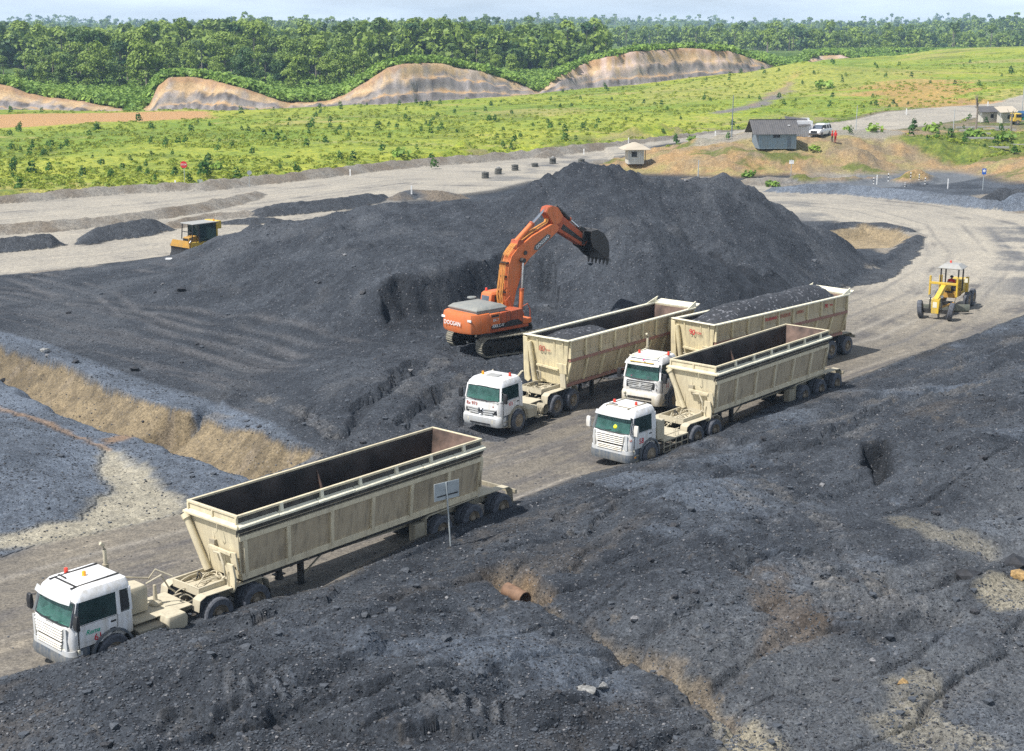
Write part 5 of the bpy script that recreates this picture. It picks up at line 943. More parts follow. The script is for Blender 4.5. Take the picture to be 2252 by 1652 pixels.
def trailer(root, T, kind, Lt, front, ax0, ts, r, kp, hwid=1.46, zr=3.85):
    """tub from x=-front to -front-Lt in trailer coordinates (kingpin at x=0, which is kp behind the front axle)"""
    def B_(): m = MB(); m.M = T; return m
    x0, x1 = -front, -front - Lt; Cm = M['cream_side_shade']; Cf = M['cream'] if kind == 'ledge' else M['cream2']; Cs = M['cream_side_shade'] if kind == 'ledge' else M['cream2_shade']; Cr = M['cream_rib_lit'] if kind == 'ledge' else M['cream2']
    zb = 1.52
    if kind == 'ledge':
        zl0, zl1, zq0, zq1 = zr - .46, zr - .28, zr - .96, zr - .78
        wb_, wt_ = hwid - .42, hwid - .22
    else:
        wb_, wt_ = hwid - .42, hwid - .12
    n = 6 if kind == 'ledge' else 8
    fs = .30                                    # how far the foot of the front wall stands back
    for s in (1, -1):
        if kind == 'ledge':
            B_().hexa([(x0 - fs, s * wb_, zb), (x1, s * wb_, zb), (x1, s * (wb_ - .05), zb), (x0 - fs, s * (wb_ - .05), zb), (x0 - .12, s * wt_, zq0), (x1 - .12, s * wt_, zq0), (x1 - .12, s * (wt_ - .05), zq0), (x0 - .12, s * (wt_ - .05), zq0)]).build('side_wall', Cs, root)
            B_().hexa([(x0 - .12, s * (wt_ + .10), zq0), (x1 - .12, s * (wt_ + .10), zq0), (x1 - .12, s * (wt_ - .06), zq0), (x0 - .12, s * (wt_ - .06), zq0), (x0 - .08, s * (wt_ + .10), zq1), (x1 - .12, s * (wt_ + .10), zq1), (x1 - .12, s * (wt_ - .06), zq1), (x0 - .08, s * (wt_ - .06), zq1)]).build('side_rail', Cr, root, bevel=.015)
            B_().hexa([(x0 - .05, s * (wt_ + .0), zq1), (x1 - .12, s * (wt_ + .0), zq1), (x1 - .12, s * (wt_ - .06), zq1), (x0 - .05, s * (wt_ - .06), zq1), (x0, s * (hwid - .06), zl0), (x1 - .12, s * (hwid - .06), zl0), (x1 - .12, s * (hwid - .14), zl0), (x0, s * (hwid - .14), zl0)]).build('upper_side_wall', M['recess_dark'] if s > 0 else Cs, root)
            B_().box(x1 - .1, x0 - .1, s * (wt_ + .0), s * (wt_ + .055), zq1 + .09, zq1 + .15).build('side_strip', Cs, root)
            # worn ledge in lengths
            k_ = 7; 
            for i in range(k_):
                a, b = x0 + (x1 - .15 - x0) * i / k_, x0 + (x1 - .15 - x0) * (i + 1) / k_ + .02; j = random.uniform(-.012, .012)
                B_().hexa([(a, s * (hwid + .03 + j), zl0 + j), (b, s * (hwid + .03), zl0), (b, s * (hwid - .10), zl0), (a, s * (hwid - .10), zl0), (a, s * (hwid + .04 + j), zl1 - .09 + j), (b, s * (hwid + .04), zl1 - .09), (b, s * (hwid - .16), zl1 + .0), (a, s * (hwid - .16), zl1 + .0)]).build('ledge', M['rail_worn'], root, bevel=.015)
            B_().hexa([(x0, s * (hwid - .16), zl1), (x1, s * (hwid - .16), zl1), (x1, s * (hwid - .19), zl1), (x0, s * (hwid - .19), zl1), (x0, s * (hwid - .16), zr - .08), (x1, s * (hwid - .16), zr - .08), (x1, s * (hwid - .19), zr - .08), (x0, s * (hwid - .19), zr - .08)]).build('rim_wall', M['recess_dark'] if s > 0 else M['tub_in'], root)
            B_().box(x1, x0, s * (hwid - .20), s * (hwid - .10), zr - .09, zr).build('rim_rail', M['cream'], root, bevel=.012)
            for i in range(1, 7): x = x0 + (x1 - x0) * i / 6.6; B_().hexa([(x, s * (hwid - .06), zl1 - .04), (x - .14, s * (hwid - .06), zl1 - .04), (x - .14, s * (hwid - .16), zl1 - .04), (x, s * (hwid - .16), zl1 - .04), (x, s * (hwid - .09), zr - .02), (x - .14, s * (hwid - .09), zr - .02), (x - .14, s * (hwid - .18), zr - .02), (x, s * (hwid - .18), zr - .02)]).build('rim_bracket', M['rail_worn'], root)
            for i in range(n + 1):
                x = x0 - .12 + (x1 - x0) * i / n - (.13 if i == 0 else 0) + (.16 if i == n else 0); dxx = -fs * .6 * (1 - i / n)
                B_().hexa([(x + dxx, s * (wb_ + .11), zb), (x + dxx - .16, s * (wb_ + .11), zb), (x + dxx - .16, s * wb_, zb), (x + dxx, s * wb_, zb), (x, s * (wt_ + .11), zq0), (x - .16, s * (wt_ + .11), zq0), (x - .16, s * wt_, zq0), (x, s * wt_, zq0)]).build('rib', Cr, root, bevel=.01)
            B_().hexa([(x0 - fs - .0, s * (wb_ + .10), zb - .12), (x1, s * (wb_ + .10), zb - .12), (x1, s * (wb_ - .1), zb - .12), (x0 - fs, s * (wb_ - .1), zb - .12), (x0 - fs, s * (wb_ + .10), zb + .12), (x1, s * (wb_ + .10), zb + .12), (x1, s * (wb_ - .1), zb + .12), (x0 - fs, s * (wb_ - .1), zb + .12)]).build('bottom_rail', Cr, root, bevel=.015)
            B_().box(x1 + .1, x0 - fs - .1, s * (wb_ + .0), s * (wb_ - .1), zb - .26, zb - .121).build('hinge_rail', M['steel'], root)
        else:
            zm0, zm1 = zr - 1.10, zr - .92
            B_().hexa([(x0 - .15, s * wb_, zb), (x1, s * wb_, zb), (x1, s * (wb_ - .05), zb), (x0 - .15, s * (wb_ - .05), zb), (x0 - .05, s * wt_, zm0), (x1, s * wt_, zm0), (x1, s * (wt_ - .05), zm0), (x0 - .05, s * (wt_ - .05), zm0)]).build('side_wall', Cs, root)
            B_().hexa([(x0 - .05, s * (wt_ + .13), zm0), (x1, s * (wt_ + .13), zm0), (x1, s * (wt_ - .05), zm0), (x0 - .05, s * (wt_ - .05), zm0), (x0 - .05, s * (wt_ + .13), zm1), (x1, s * (wt_ + .13), zm1), (x1, s * (wt_ - .05), zm1), (x0 - .05, s * (wt_ - .05), zm1)]).build('red_side_rail', M['stripe'], root, bevel=.015)
            B_().hexa([(x0, s * (wt_ - .0), zm1), (x1, s * (wt_ - .0), zm1), (x1, s * (wt_ - .05), zm1), (x0, s * (wt_ - .05), zm1), (x0, s * (hwid - .06), zr), (x1, s * (hwid - .06), zr), (x1, s * (hwid - .11), zr), (x0, s * (hwid - .11), zr)]).build('upper_side_wall', Cs, root)
            B_().box(x1, x0, s * (hwid - .16), s * (hwid + .05), zr, zr + .09).build('rim_rail', M['rail_worn'], root, bevel=.015)
            nn = 9
            for i in range(nn + 1):
                x = x0 + (x1 - x0) * i / nn + (.12 if i == nn else 0)
                B_().hexa([(x, s * (wt_ + .15), zm1), (x - .10, s * (wt_ + .15), zm1), (x - .10, s * (wt_ - .0), zm1), (x, s * (wt_ - .0), zm1), (x, s * (hwid + .02), zr), (x - .10, s * (hwid + .02), zr), (x - .10, s * (hwid - .06), zr), (x, s * (hwid - .06), zr)]).build('upper_rib', Cr, root, bevel=.01)
                if 0 < i: 
                    xm = x - (x1 - x0) / nn * .5; wd = -(x1 - x0) / nn - .26
                    B_().hexa([(xm + wd / 2, s * (wt_ + .12), zm1), (xm - wd / 2, s * (wt_ + .12), zm1), (xm - wd / 2, s * (wt_ + .0), zm1), (xm + wd / 2, s * (wt_ + .0), zm1), (xm + wd / 2 - .1, s * (wt_ + .03), zm1 + .28), (xm - wd / 2 + .1, s * (wt_ + .03), zm1 + .28), (xm - wd / 2 + .1, s * (wt_ + .0), zm1 + .28), (xm + wd / 2 - .1, s * (wt_ + .0), zm1 + .28)]).build('upper_ledge', Cs, root)
            nl = 8
            for i in range(nl + 1):
                x = x0 - .08 + (x1 - x0 + .08) * i / nl + (.10 if i == nl else 0)
                B_().hexa([(x, s * (wb_ + .11), zb), (x - .14, s * (wb_ + .11), zb), (x - .14, s * wb_, zb), (x, s * wb_, zb), (x, s * (wt_ + .12), zm0), (x - .14, s * (wt_ + .12), zm0), (x - .14, s * wt_, zm0), (x, s * wt_, zm0)]).build('rib', Cr, root, bevel=.01)
            B_().box(x1, x0 - .1, s * (wb_ - .08), s * (wb_ + .13), zb - .16, zb).build('bottom_rail', M['stripe'] if s > 0 else Cr, root, bevel=.015)
    # lining: bottom, both sides, ends
    iw, ib = hwid - .19 if kind == 'ledge' else hwid - .14, wb_ - .12
    def inner(a, b, c, d): return B_().quadplate(a, b, c, d, -.03)
    ln = B_(); A = lambda x, w_, z: (x, w_, z)
    xi0, xi1 = x0 - .06, x1 + .06
    fz = zb + .02; fx0 = xi0 - .5; fx1 = xi1 + .75
    ln.add([(fx0, -ib, fz), (fx1, -ib, fz), (fx1, ib, fz), (fx0, ib, fz), (xi0, -iw, zr - .03), (xi1, -iw, zr - .03), (xi1, iw, zr - .03), (xi0, iw, zr - .03)], [(0, 1, 2, 3), (0, 4, 5, 1), (2, 6, 7, 3), (3, 7, 4, 0)]); ln.build('tub_lining', M['tub_in'], root)
    B_().hexa([(fx1, -ib, fz), (fx1, ib, fz), (fx1 - .04, ib, fz), (fx1 - .04, -ib, fz), (xi1, -iw, zr - .03), (xi1, iw, zr - .03), (xi1 - .04, iw, zr - .03), (xi1 - .04, -iw, zr - .03)]).build('end_lining', M['rusty'], root)
    if kind == 'ledge': 
        xm = (x0 + x1) / 2 + .3
        B_().add([(xm, iw - .02, zr - .25), (xm, iw * .5 + ib * .5, fz + .5), (xm, ib * .55, fz + .05), (xm - .05, iw - .02, zr - .25), (xm - .05, iw * .5 + ib * .5, fz + .5), (xm - .05, ib * .55, fz + .05)], [(0, 1, 2), (3, 5, 4), (0, 2, 5, 3)]).build('gusset', M['rusty'], root)
        B_().add([(xm, -iw + .02, zr - .25), (xm, -iw * .75 - ib * .25, fz + 1.2), (xm, -ib * .4, fz + .05), (xm - .05, -iw + .02, zr - .25), (xm - .05, -iw * .75 - ib * .25, fz + 1.2), (xm - .05, -ib * .4, fz + .05)], [(0, 1, 2), (3, 5, 4), (0, 2, 5, 3)]).build('gusset', M['rusty'], root)
    # front and rear walls with rails
    if kind == 'ledge':
        B_().hexa([(x0 - fs, -wb_, zb - .1), (x0 - fs, wb_, zb - .1), (x0 - fs - .05, wb_, zb - .1), (x0 - fs - .05, -wb_, zb - .1), (x0 - .02, -hwid + .12, zl0), (x0 - .02, hwid - .12, zl0), (x0 - .07, hwid - .12, zl0), (x0 - .07, -hwid + .12, zl0)]).build('front_wall', Cf, root)
        B_().hexa([(x0 + .12, -hwid - .03, zl0), (x0 + .12, hwid + .03, zl0), (x0 - .06, hwid - .0, zl0), (x0 - .06, -hwid + .0, zl0), (x0 + .12, -hwid - .03, zl1 - .09), (x0 + .12, hwid + .03, zl1 - .09), (x0 - .06, hwid - .12, zl1 + .0), (x0 - .06, -hwid + .12, zl1 + .0)]).build('front_ledge', M['cream'], root, bevel=.015)
        B_().box(x0 - .06, x0 - .03, -hwid + .12, hwid - .12, zl1, zr - .08).build('rim_wall', M['cream'], root); B_().box(x0 - .09, x0 + .01, -hwid + .10, hwid - .10, zr - .09, zr + .003).build('rim_rail', M['cream'], root, bevel=.012)
        for y in (-hwid + .13, 0, hwid - .2): B_().box(x0 - .03, x0 + .03, y, y + .08, zl1 - .02, zr - .09).build('rim_post', M['cream'], root)
        B_().box(x1 - .05, x1, -hwid + .16, hwid - .16, zb + .3, zr - .08).build('rear_wall', Cs, root); B_().box(x1 - .04, x1 + .06, -hwid + .10, hwid - .10, zr - .09, zr + .003).build('rim_rail', M['cream'], root, bevel=.012)
        # front wall fittings: post, bracket, cross arm, cylinder, swing plate
        B_().beam((x0 - .10, -.10, zl0), (x0 - .16, -.10, zb + 1.0), .10, .10).build('front_post', Cf, root)
        for s in (1, -1): B_().beam((x0 - .08, -.10 + s * .3, zl0), (x0 - .13, -.10, zl0 - .32), .06, .06).build('front_brace', Cf, root)
        B_().box(x0 - .3, x0 + .0, -.22, .06, zb + .95, zb + 1.18).build('latch_box', M['dirty'], root, bevel=.01)
        B_().beam((x0 + .05, -.15, zb + .95), (x0 + .0, .95, zb + .88), .10, .10).build('cross_arm', Cf, root)
        B_().tube([(x0 + .12, -hwid + .20, zl0 - .10), (x0 - .10, -.52, zb - .05)], .125, 14).build('tipping_cylinder', Cf, root)
        B_().tube([(x0 + .13, -hwid + .12, zl0 - .02), (x0 + .125, -hwid + .24, zl0 - .16)], .155, 14).build('cylinder_cap', Cf, root)
        B_().add([(x0 + .02, .86, zb + .95), (x0 + .02, 1.2, zb + .98), (x0 - .05, 1.22, zb + .35), (x0 - .05, .92, zb + .35)] + [(x0 - .04, .86, zb + .95), (x0 - .04, 1.2, zb + .98), (x0 - .11, 1.22, zb + .35), (x0 - .11, .92, zb + .35)], [(0, 1, 2, 3), (4, 7, 6, 5), (0, 4, 5, 1), (1, 5, 6, 2), (2, 6, 7, 3), (3, 7, 4, 0)]).build('hinge_plate', Cf, root)
        pl = B_(); pr = [(.80, zb + .55), (1.12, zb + .55), (1.22, zb + .1), (1.20, zb - .25), (1.08, zb - .44), (.92, zb - .46), (.78, zb - .2)]; pl.prism(pr, 'x', x0 + .10, x0 + .02); pl.build('hook_plate', Cf, root)
        B_().tube([(x0 + .13, .92, zb + .3), (x0 + .16, .88, zb + .0), (x0 + .15, .96, zb - .3), (x0 + .12, 1.05, zb - .2)], .02, 6).build('looped_hose', M['deck'], root)
        B_().tube([(x0 + .05, .1, zb + .8), (x0 + .12, .5, zb + .85), (x0 + .15, .7, zb + .5), (x0 + .12, .75, zb + .1), (x0 + .2, .6, zb - .1)], .04, 8).build('bent_pipe', M['deck'], root)
        B_().tube([(x0 + .14, .45, zl0), (x0 + .15, .45, zl0 - .25), (x0 + .15, .36, zl0 - .32), (x0 + .15, .30, zl0 - .26)], .018, 6).build('hanging_hook', Cf, root)
        for y in (-.55, .35): B_().beam((x0 - .10, y, zl0), (x0 - .24, y, zb), .05, .012).build('wall_seam', Cf, root)
        B_().tube([(x0 - .05, hwid - .24, zl0 - .08), (x0 - .4, hwid - .18, zl0 - .12)], .06, 8).build('hinge_pin', Cs, root)
    else:
        B_().hexa([(x0 - .15, -wb_, zb - .1), (x0 - .15, wb_, zb - .1), (x0 - .20, wb_, zb - .1), (x0 - .20, -wb_, zb - .1), (x0 + .1, -hwid + .06, zr + .05), (x0 + .1, hwid - .06, zr + .05), (x0 + .05, hwid - .06, zr + .05), (x0 + .05, -hwid + .06, zr + .05)]).build('front_wall', Cf, root)
        B_().box(x0 + .02, x0 + .24, -hwid - .1, hwid + .05, zr + .04, zr + .10).build('front_rim', M['rail_worn'], root, bevel=.015)
        for y in (-.72, .42, .98): B_().hexa([(x0 - .1, y, zb + .8), (x0 - .1, y + .08, zb + .8), (x0 - .16, y + .08, zb + .8), (x0 - .16, y, zb + .8), (x0 + .17, y, zr + .05), (x0 + .17, y + .08, zr + .05), (x0 + .07, y + .08, zr + .05), (x0 + .07, y, zr + .05)]).build('front_rib', Cf, root, bevel=.01)
        B_().hexa([(x0 + .0, .55, zb + .55), (x0 + .02, 1.25, zb + .55), (x0 - .05, 1.25, zb + .55), (x0 - .1, .55, zb + .55), (x0 + .05, .55, zb + 1.1), (x0 + .06, 1.2, zb + 1.1), (x0 - .0, 1.2, zb + 1.1), (x0 - .02, .55, zb + 1.1)]).build('corner_panel', Cf, root, bevel=.02)
        B_().beam((x0 + .05, -.75, zb + .85), (x0 + .05, .7, zb + .75), .12, .1).build('cross_arm', Cf, root)
        B_().tube([(x0 + .22, -1.12, zr - .25), (x0 + .10, -.85, zb - .05)], .13, 14).build('tipping_cylinder', Cf, root)
        pl = B_(); pl.prism([(-1.5, zr), (-1.22, zr - .05), (-1.08, zb + .4), (-1.0, zb + .05), (-1.15, zb - .12), (-1.38, zb - .02), (-1.44, zb + .5)], 'x', x0 + .30, x0 + .22); pl.build('guard_plate', Cf, root)
        pl = B_(); pl.prism([(.78, zb + .55), (1.12, zb + .55), (1.18, zb - .2), (.82, zb - .2)], 'x', x0 + .02, x0 - .06); pl.build('hook_plate', M['deck'], root)
        B_().tube([(x0 + .15, -.55, zb + .1), (x0 + .2, -.6, zb + .55), (x0 + .2, -.4, zb + .5), (x0 + .2, -.35, zb + .1)], .05, 8).build('hose_loop', M['dirty'], root)
        # rear: wall, scuttle lip with rising corners
        B_().box(x1 - .05, x1, -hwid + .1, hwid - .1, zb + .1, zr).build('rear_wall', Cs, root); B_().hexa([(x1, -hwid - .05, zr), (x1, hwid + .05, zr), (x1 - .12, hwid + .05, zr), (x1 - .12, -hwid - .05, zr), (x1 + .02, -hwid - .05, zr + .10), (x1 + .02, hwid + .05, zr + .10), (x1 - .15, hwid + .05, zr + .10), (x1 - .15, -hwid - .05, zr + .10)]).build('rear_rim', M['rail_worn'], root, bevel=.01)
        for s in (1, -1): B_().add([(x1 + .75, s * (hwid - .0), zr + .09), (x1 - .22, s * (hwid - .0), zr + .09), (x1 - .3, s * (hwid - .1), zr + .42), (x1 + .75, s * (hwid - .05), zr + .09), (x1 - .22, s * (hwid - .05), zr + .09), (x1 - .3, s * (hwid - .15), zr + .42)], [(0, 1, 2), (3, 5, 4), (0, 3, 4, 1), (1, 4, 5, 2), (2, 5, 3, 0)]).build('corner_wing', M['rail_worn'], root)
        B_().add([(x1 - .16, -hwid, zr + .09), (x1 - .16, hwid, zr + .09), (x1 - .75, hwid - .1, zr + .22), (x1 - .75, -hwid + .1, zr + .22), (x1 - .16, -hwid, zr + .05), (x1 - .16, hwid, zr + .05), (x1 - .75, hwid - .1, zr + .18), (x1 - .75, -hwid + .1, zr + .18)], [(0, 1, 2, 3), (4, 7, 6, 5), (0, 4, 5, 1), (2, 6, 7, 3), (1, 5, 6, 2), (3, 7, 4, 0)]).build('rear_lip', M['rail_worn'], root)
    # running gear
    xa = -ax0
    ch = B_(); 
    for y in (-.48, .48): ch.hexa([(.55, y - .07, 1.16), (x1 - 1.35, y - .07, .78), (x1 - 1.35, y + .07, .78), (.55, y + .07, 1.16), (.55, y - .07, 1.30), (x1 - 1.35, y - .07, 1.16), (x1 - 1.35, y + .07, 1.16), (.55, y + .07, 1.30)])
    for x in (-1.0, -3.0, -5.0, -7, xa, xa - ts, xa - 2 * ts): ch.box(x - .06, x + .06, -.48, .48, .95, 1.14)
    ch.build('trailer_frame', M['dirty'] if kind == 'ledge' else M['steel'], root)
    tr = B_(); tr.box(-.9, 1.25, -.72, -.66, 1.2, 1.48); tr.box(-.9, 1.25, .66, .72, 1.2, 1.48); tr.box(1.19, 1.25, -.66, .66, 1.2, 1.48); tr.box(-.9, -.84, -.66, .66, 1.2, 1.48); tr.box(-.84, 1.19, -.66, .66, 1.2, 1.24); tr.build('hose_tray', M['deck'], root, bevel=.01)
    hoses(root, T, 11, (.35, 0, 1.34), (.8, .55, .05), M['deck'], k=int(kp * 100)); hoses(root, T, 4, (1.2, .1, 1.15), (.5, .4, .1), M['deck'], k=int(kp * 77)); hoses(root, T, 3, (.5, -.3, 1.45), (.3, .3, .05), M['steel'], k=3)
    for s in (1, -1):
        for i in range(3): 
            o = wheel('dual', r, (0, 0, 0), root, s); v = T @ Vector((xa - i * ts, s * 1.30, r)); o.location = v; o.rotation_euler = (0, 0, T.to_euler().z + (0 if s > 0 else math.pi))
        y0, y1 = s * .74, s * 1.14; top = 2 * r + .14
        path = [(xa + .78, .45), (xa + .76, top - .08), (xa + .62, top), (xa - ts, top + .06), (xa - 2 * ts - .2, top + .02), (xa - 2 * ts - .52, top + .0), (xa - 2 * ts - .74, top - .16), (xa - 2 * ts - .80, .55)]
        if kind != 'ledge': path = path[1:7]
        fd = B_()
        for (a, b) in zip(path[:-1], path[1:]): fd.hexa([(a[0], y0, a[1]), (b[0], y0, b[1]), (b[0], y1, b[1]), (a[0], y1, a[1]), (a[0] + .005, y0, a[1] + .035), (b[0] + .0, y0, b[1] + .035), (b[0], y1, b[1] + .035), (a[0] + .005, y1, a[1] + .035)])
        f_ = fd.build('trailer_fender', M['deck'] if kind == 'ledge' else M['dirty'], root)
        if kind == 'ledge': B_().box(xa + .80, xa + 1.35, y0, y1 - s * .04, .42, 1.12).build('side_box', M['dirty'], root, bevel=.015)
        # landing leg with braces
        lx = -3.3; lg = B_(); lg.box(lx - .09, lx + .09, s * .52, s * .70, .32, 1.15); lg.build('landing_leg', M['steel'], root); B_().box(lx - .2, lx + .2, s * .46, s * .76, .28, .32).build('landing_foot', M['steel'], root)
        B_().beam((lx - .05, s * .62, .55), (lx - 1.1, s * .62, 1.15), .05, .05).build('landing_brace', M['dirty'], root)
        B_().beam((lx, s * .6, 1.1), (lx, s * (wb_ + .02), 1.35), .06, .06).build('tub_support', M['dirty'], root)
    for x in (xa, xa - ts, xa - 2 * ts): B_().tube([(x, -1.0, r), (x, 1.0, r)], .09, 8).build('axle', M['steel'], root)
    B_().lathe([(.10, 1.05), (.10, .85), (.17, .72), (.17, .68), (.001, .68)], (-2.4, .5, 0), 'z', 12).build('spring_pot', M['steel'], root)
    rp = B_(); rp.box(x1 - 1.45 if kind == 'ledge' else x1 - .9, x1 + .3, -.62, .62, 1.18, 1.23); rp.build('rear_platform', M['deck'] if kind == 'ledge' else M['steel'], root)
    bb = B_(); bb.box(xa - 2 * ts - .95, xa - 2 * ts - .85, -1.2, 1.2, .95, 1.12); bb.build('rear_bar', M['dirty'], root)
def heap_mesh(name, T, xa, xb, hw, fn, mat, sub=.12):
    nx, ny = int(abs(xb - xa) / sub), int(2 * hw / sub); xs = np.linspace(xa, xb, nx + 1); ys = np.linspace(-hw, hw, ny + 1); XX, YY = np.meshgrid(xs, ys, indexing='ij'); ZZ = fn(XX, YY)
    v = [tuple(T @ Vector((a, b, c))) for a, b, c in zip(XX.ravel(), YY.ravel(), ZZ.ravel())]; n = ny + 1
    m = MB(); m.add(v, [(i * n + j, (i + 1) * n + j, (i + 1) * n + j + 1, i * n + j + 1) for i in range(nx) for j in range(ny)], True)
    me = bpy.data.meshes.new(name); me.from_pydata(m.v, [], m.f); me.materials.append(mat)
    for p in me.polygons: p.use_smooth = True
    o = bpy.data.objects.new(name, me); COL.objects.link(o); return o
M['rusty'] = simple('rusty_scoured_steel', (.13, .085, .065), .6, .1, .35, 1.5, .006)
RIGS = [
 dict(no='61', o=(-13.445, 42.28), psi=.738, wb=4.03, s=1.56, cab='rounded', extra=.24, kind='ledge', dpsi=-.031, L=12.29, front=-.02, ax=10.05, ts=1.81, label='empty cream tub truck with white cab numbered 61, nearest on the haul road'),
 dict(no='58', o=(5.477, 63.853), psi=.72, wb=3.81, s=1.56, cab='rounded', extra=0, kind='ledge', dpsi=-.019, L=11.42, front=.55, ax=9.73, ts=1.81, label='empty cream tub truck with white cab numbered 58 and a yellow ball behind its windscreen'),
 dict(no='973', o=(-.698, 69.679), psi=.614, wb=3.51, s=1.56, cab='square', extra=0, kind='panel', dpsi=.080, L=11.9, front=.25, ax=9.2, ts=1.81, label='half loaded cream tub truck with white cab numbered 973 beside the excavator'),
 dict(no='11', o=(7.60, 73.9), psi=.60, wb=3.5, s=1.56, cab='tall', extra=0, kind='panel', dpsi=.185, L=13.4, front=.30, ax=10.6, ts=1.81, label='fully loaded cream tub truck with white cab numbered 11 behind truck 58'),
]
r_w = .577
for g in RIGS:
    th = math.atan2(-math.cos(g['psi']), -math.sin(g['psi']))
    root = empty('haul_truck', (g['o'][0], g['o'][1], 0.0), th, label=g['label'], cat='truck', group='coal haul trucks on the dirt road')
    cab(root, g['cab'], g['extra'], g['no'])
    for (x, y, m_) in {'61': [(.35, -.72, 'red_l'), (.12, -.05, 'amber')], '58': [(.35, -.62, 'red_l'), (.12, .45, 'red_l')], '973': [(.45, -.62, 'amber'), (.0, .72, 'red_l')], '11': [(.55, -.6, 'red_l'), (.1, .9, 'red_l')]}[g['no']]: beacon(root, x, y, 2.80 if g['cab'] != 'tall' else 2.98, M[m_])
    if g['no'] in ('58', '973'): MB().tube([(.9, -.95, 2.6), (.9, -1.0, 3.5)], .008, 4).build('aerial', M['steel'], root)
    if g['no'] == '973': MB().tube([(.4, -.6, 2.8), (.38, -.6, 4.4)], .008, 4).build('aerial', M['steel'], root)
    rigchassis(root, g['wb'], g['s'], r_w, g['kind'], g['no'])
    kp = g['wb'] + g['s'] / 2
    # heading psi grows -> the trailer axis turns clockwise seen from above
    T = Matrix.Translation((-kp, 0, 0)) @ Matrix.Rotation(-g['dpsi'], 4, 'Z')
    trailer(root, T, g['kind'], g['L'], g['front'], g['ax'], g['ts'], r_w, kp)
    if g['no'] == '973':
        for bd_, sz, dy, dz in (('80', .42, 0, .0), ('ton', .2, .42, -.03)): o = text(bd_, sz, T @ Vector((-g['front'] + .12, -.35 + dy, 3.28 + dz)), (R90, 0, R90 - g['dpsi']), M['redfade'], root)
        text('B.M.S', .13, T @ Vector((-g['front'] + .08, -.15, 2.92)), (R90, 0, R90 - g['dpsi']), M['redfade'], root) if False else None
    if g['no'] == '11':
        for bd_, sz, dy in (('90', .42, 0), ('TON', .17, .45)): text(bd_, sz, T @ Vector((-g['front'] + .13, -.1 + dy, 3.3)), (R90, 0, R90 - g['dpsi']), M['redtxt'], root)
        step = g['L'] / 9; tilt = R90 - .17
        for k, (bd_, sz) in enumerate([('DILARANG', .26), ('DUDUK', .30), ('DISINI', .26)]):
            text(bd_, sz, T @ Vector((-g['front'] - step * (3.52 + k), 1.46 - .035, 3.52)), (R90, 0, math.pi - g['dpsi']), M['redtxt'] if k < 1 else M['redfade'], root)
        text('90', .34, T @ Vector((-g['front'] - step * 7.4, 1.435, 3.5)), (R90, 0, math.pi - g['dpsi']), M['redtxt'], root); text('TON', .15, T @ Vector((-g['front'] - step * 7.75, 1.435, 3.5)), (R90, 0, math.pi - g['dpsi']), M['redtxt'], root)
    g['root'] = root; g['T'] = T; g['th'] = th
bpy.context.view_layer.update()
g = RIGS[2]; TW = g['root'].matrix_world @ g['T']; x0 = -g['front'] - .1; Lt = g['L']
o = heap_mesh('coal_load', TW, x0 - Lt * .60, x0, 1.28, lambda x, y: 1.9 + 2.05 * sm((x - (x0 - Lt * .60)) / (Lt * .6), 0, .5) - .35 * (np.abs(y) / 1.3) ** 2 - .35 * sm(x, x0 - 1.4, x0) + .10 * fbm(x * 1.3, y * 1.3, 4, 301) + .05 * fbm(x * 6, y * 6, 3, 302), M['coal'])
tag(o, 'black coal heaped in the front half of the tub numbered 80', 'coal load', 'coal loads in the tubs')
g = RIGS[3]; TW = g['root'].matrix_world @ g['T']; x0 = -g['front'] - .1; Lt = g['L']
o = heap_mesh('coal_load', TW, x0 - Lt + .5, x0, 1.34, lambda x, y: 3.55 + .95 * np.clip(1 - (np.abs(y) / 1.34) ** 2, 0, 1) ** .8 * sm(x, x0, x0 - 3.5) * sm(x, x0 - Lt + .4, x0 - Lt + 1.6) + .16 * fbm(x * .9, y * .9, 4, 311) + .06 * fbm(x * 5, y * 5, 3, 312), M['coal'])
tag(o, 'black coal heaped above the rim of the tub marked 90 TON', 'coal load', 'coal loads in the tubs')
for g, dz in ((RIGS[0], 0), (RIGS[1], 0.05)):
    TW = g['root'].matrix_world @ g['T']; x0 = -g['front'] - .8
    o = heap_mesh('coal_residue', TW, x0 - g['L'] + 1.9, x0, .88, lambda x, y: 1.60 + dz + .12 * fbm(x * 1.1, y * 1.1, 4, 321) + .04 * fbm(x * 5, y * 5, 2, 322) + .06, M['coal'], .2)
    tag(o, 'thin layer of coal left in the empty tub ' + ('of the nearest truck' if g['no'] == '61' else 'in front of the fully loaded truck'), 'coal load', 'coal loads in the tubs')
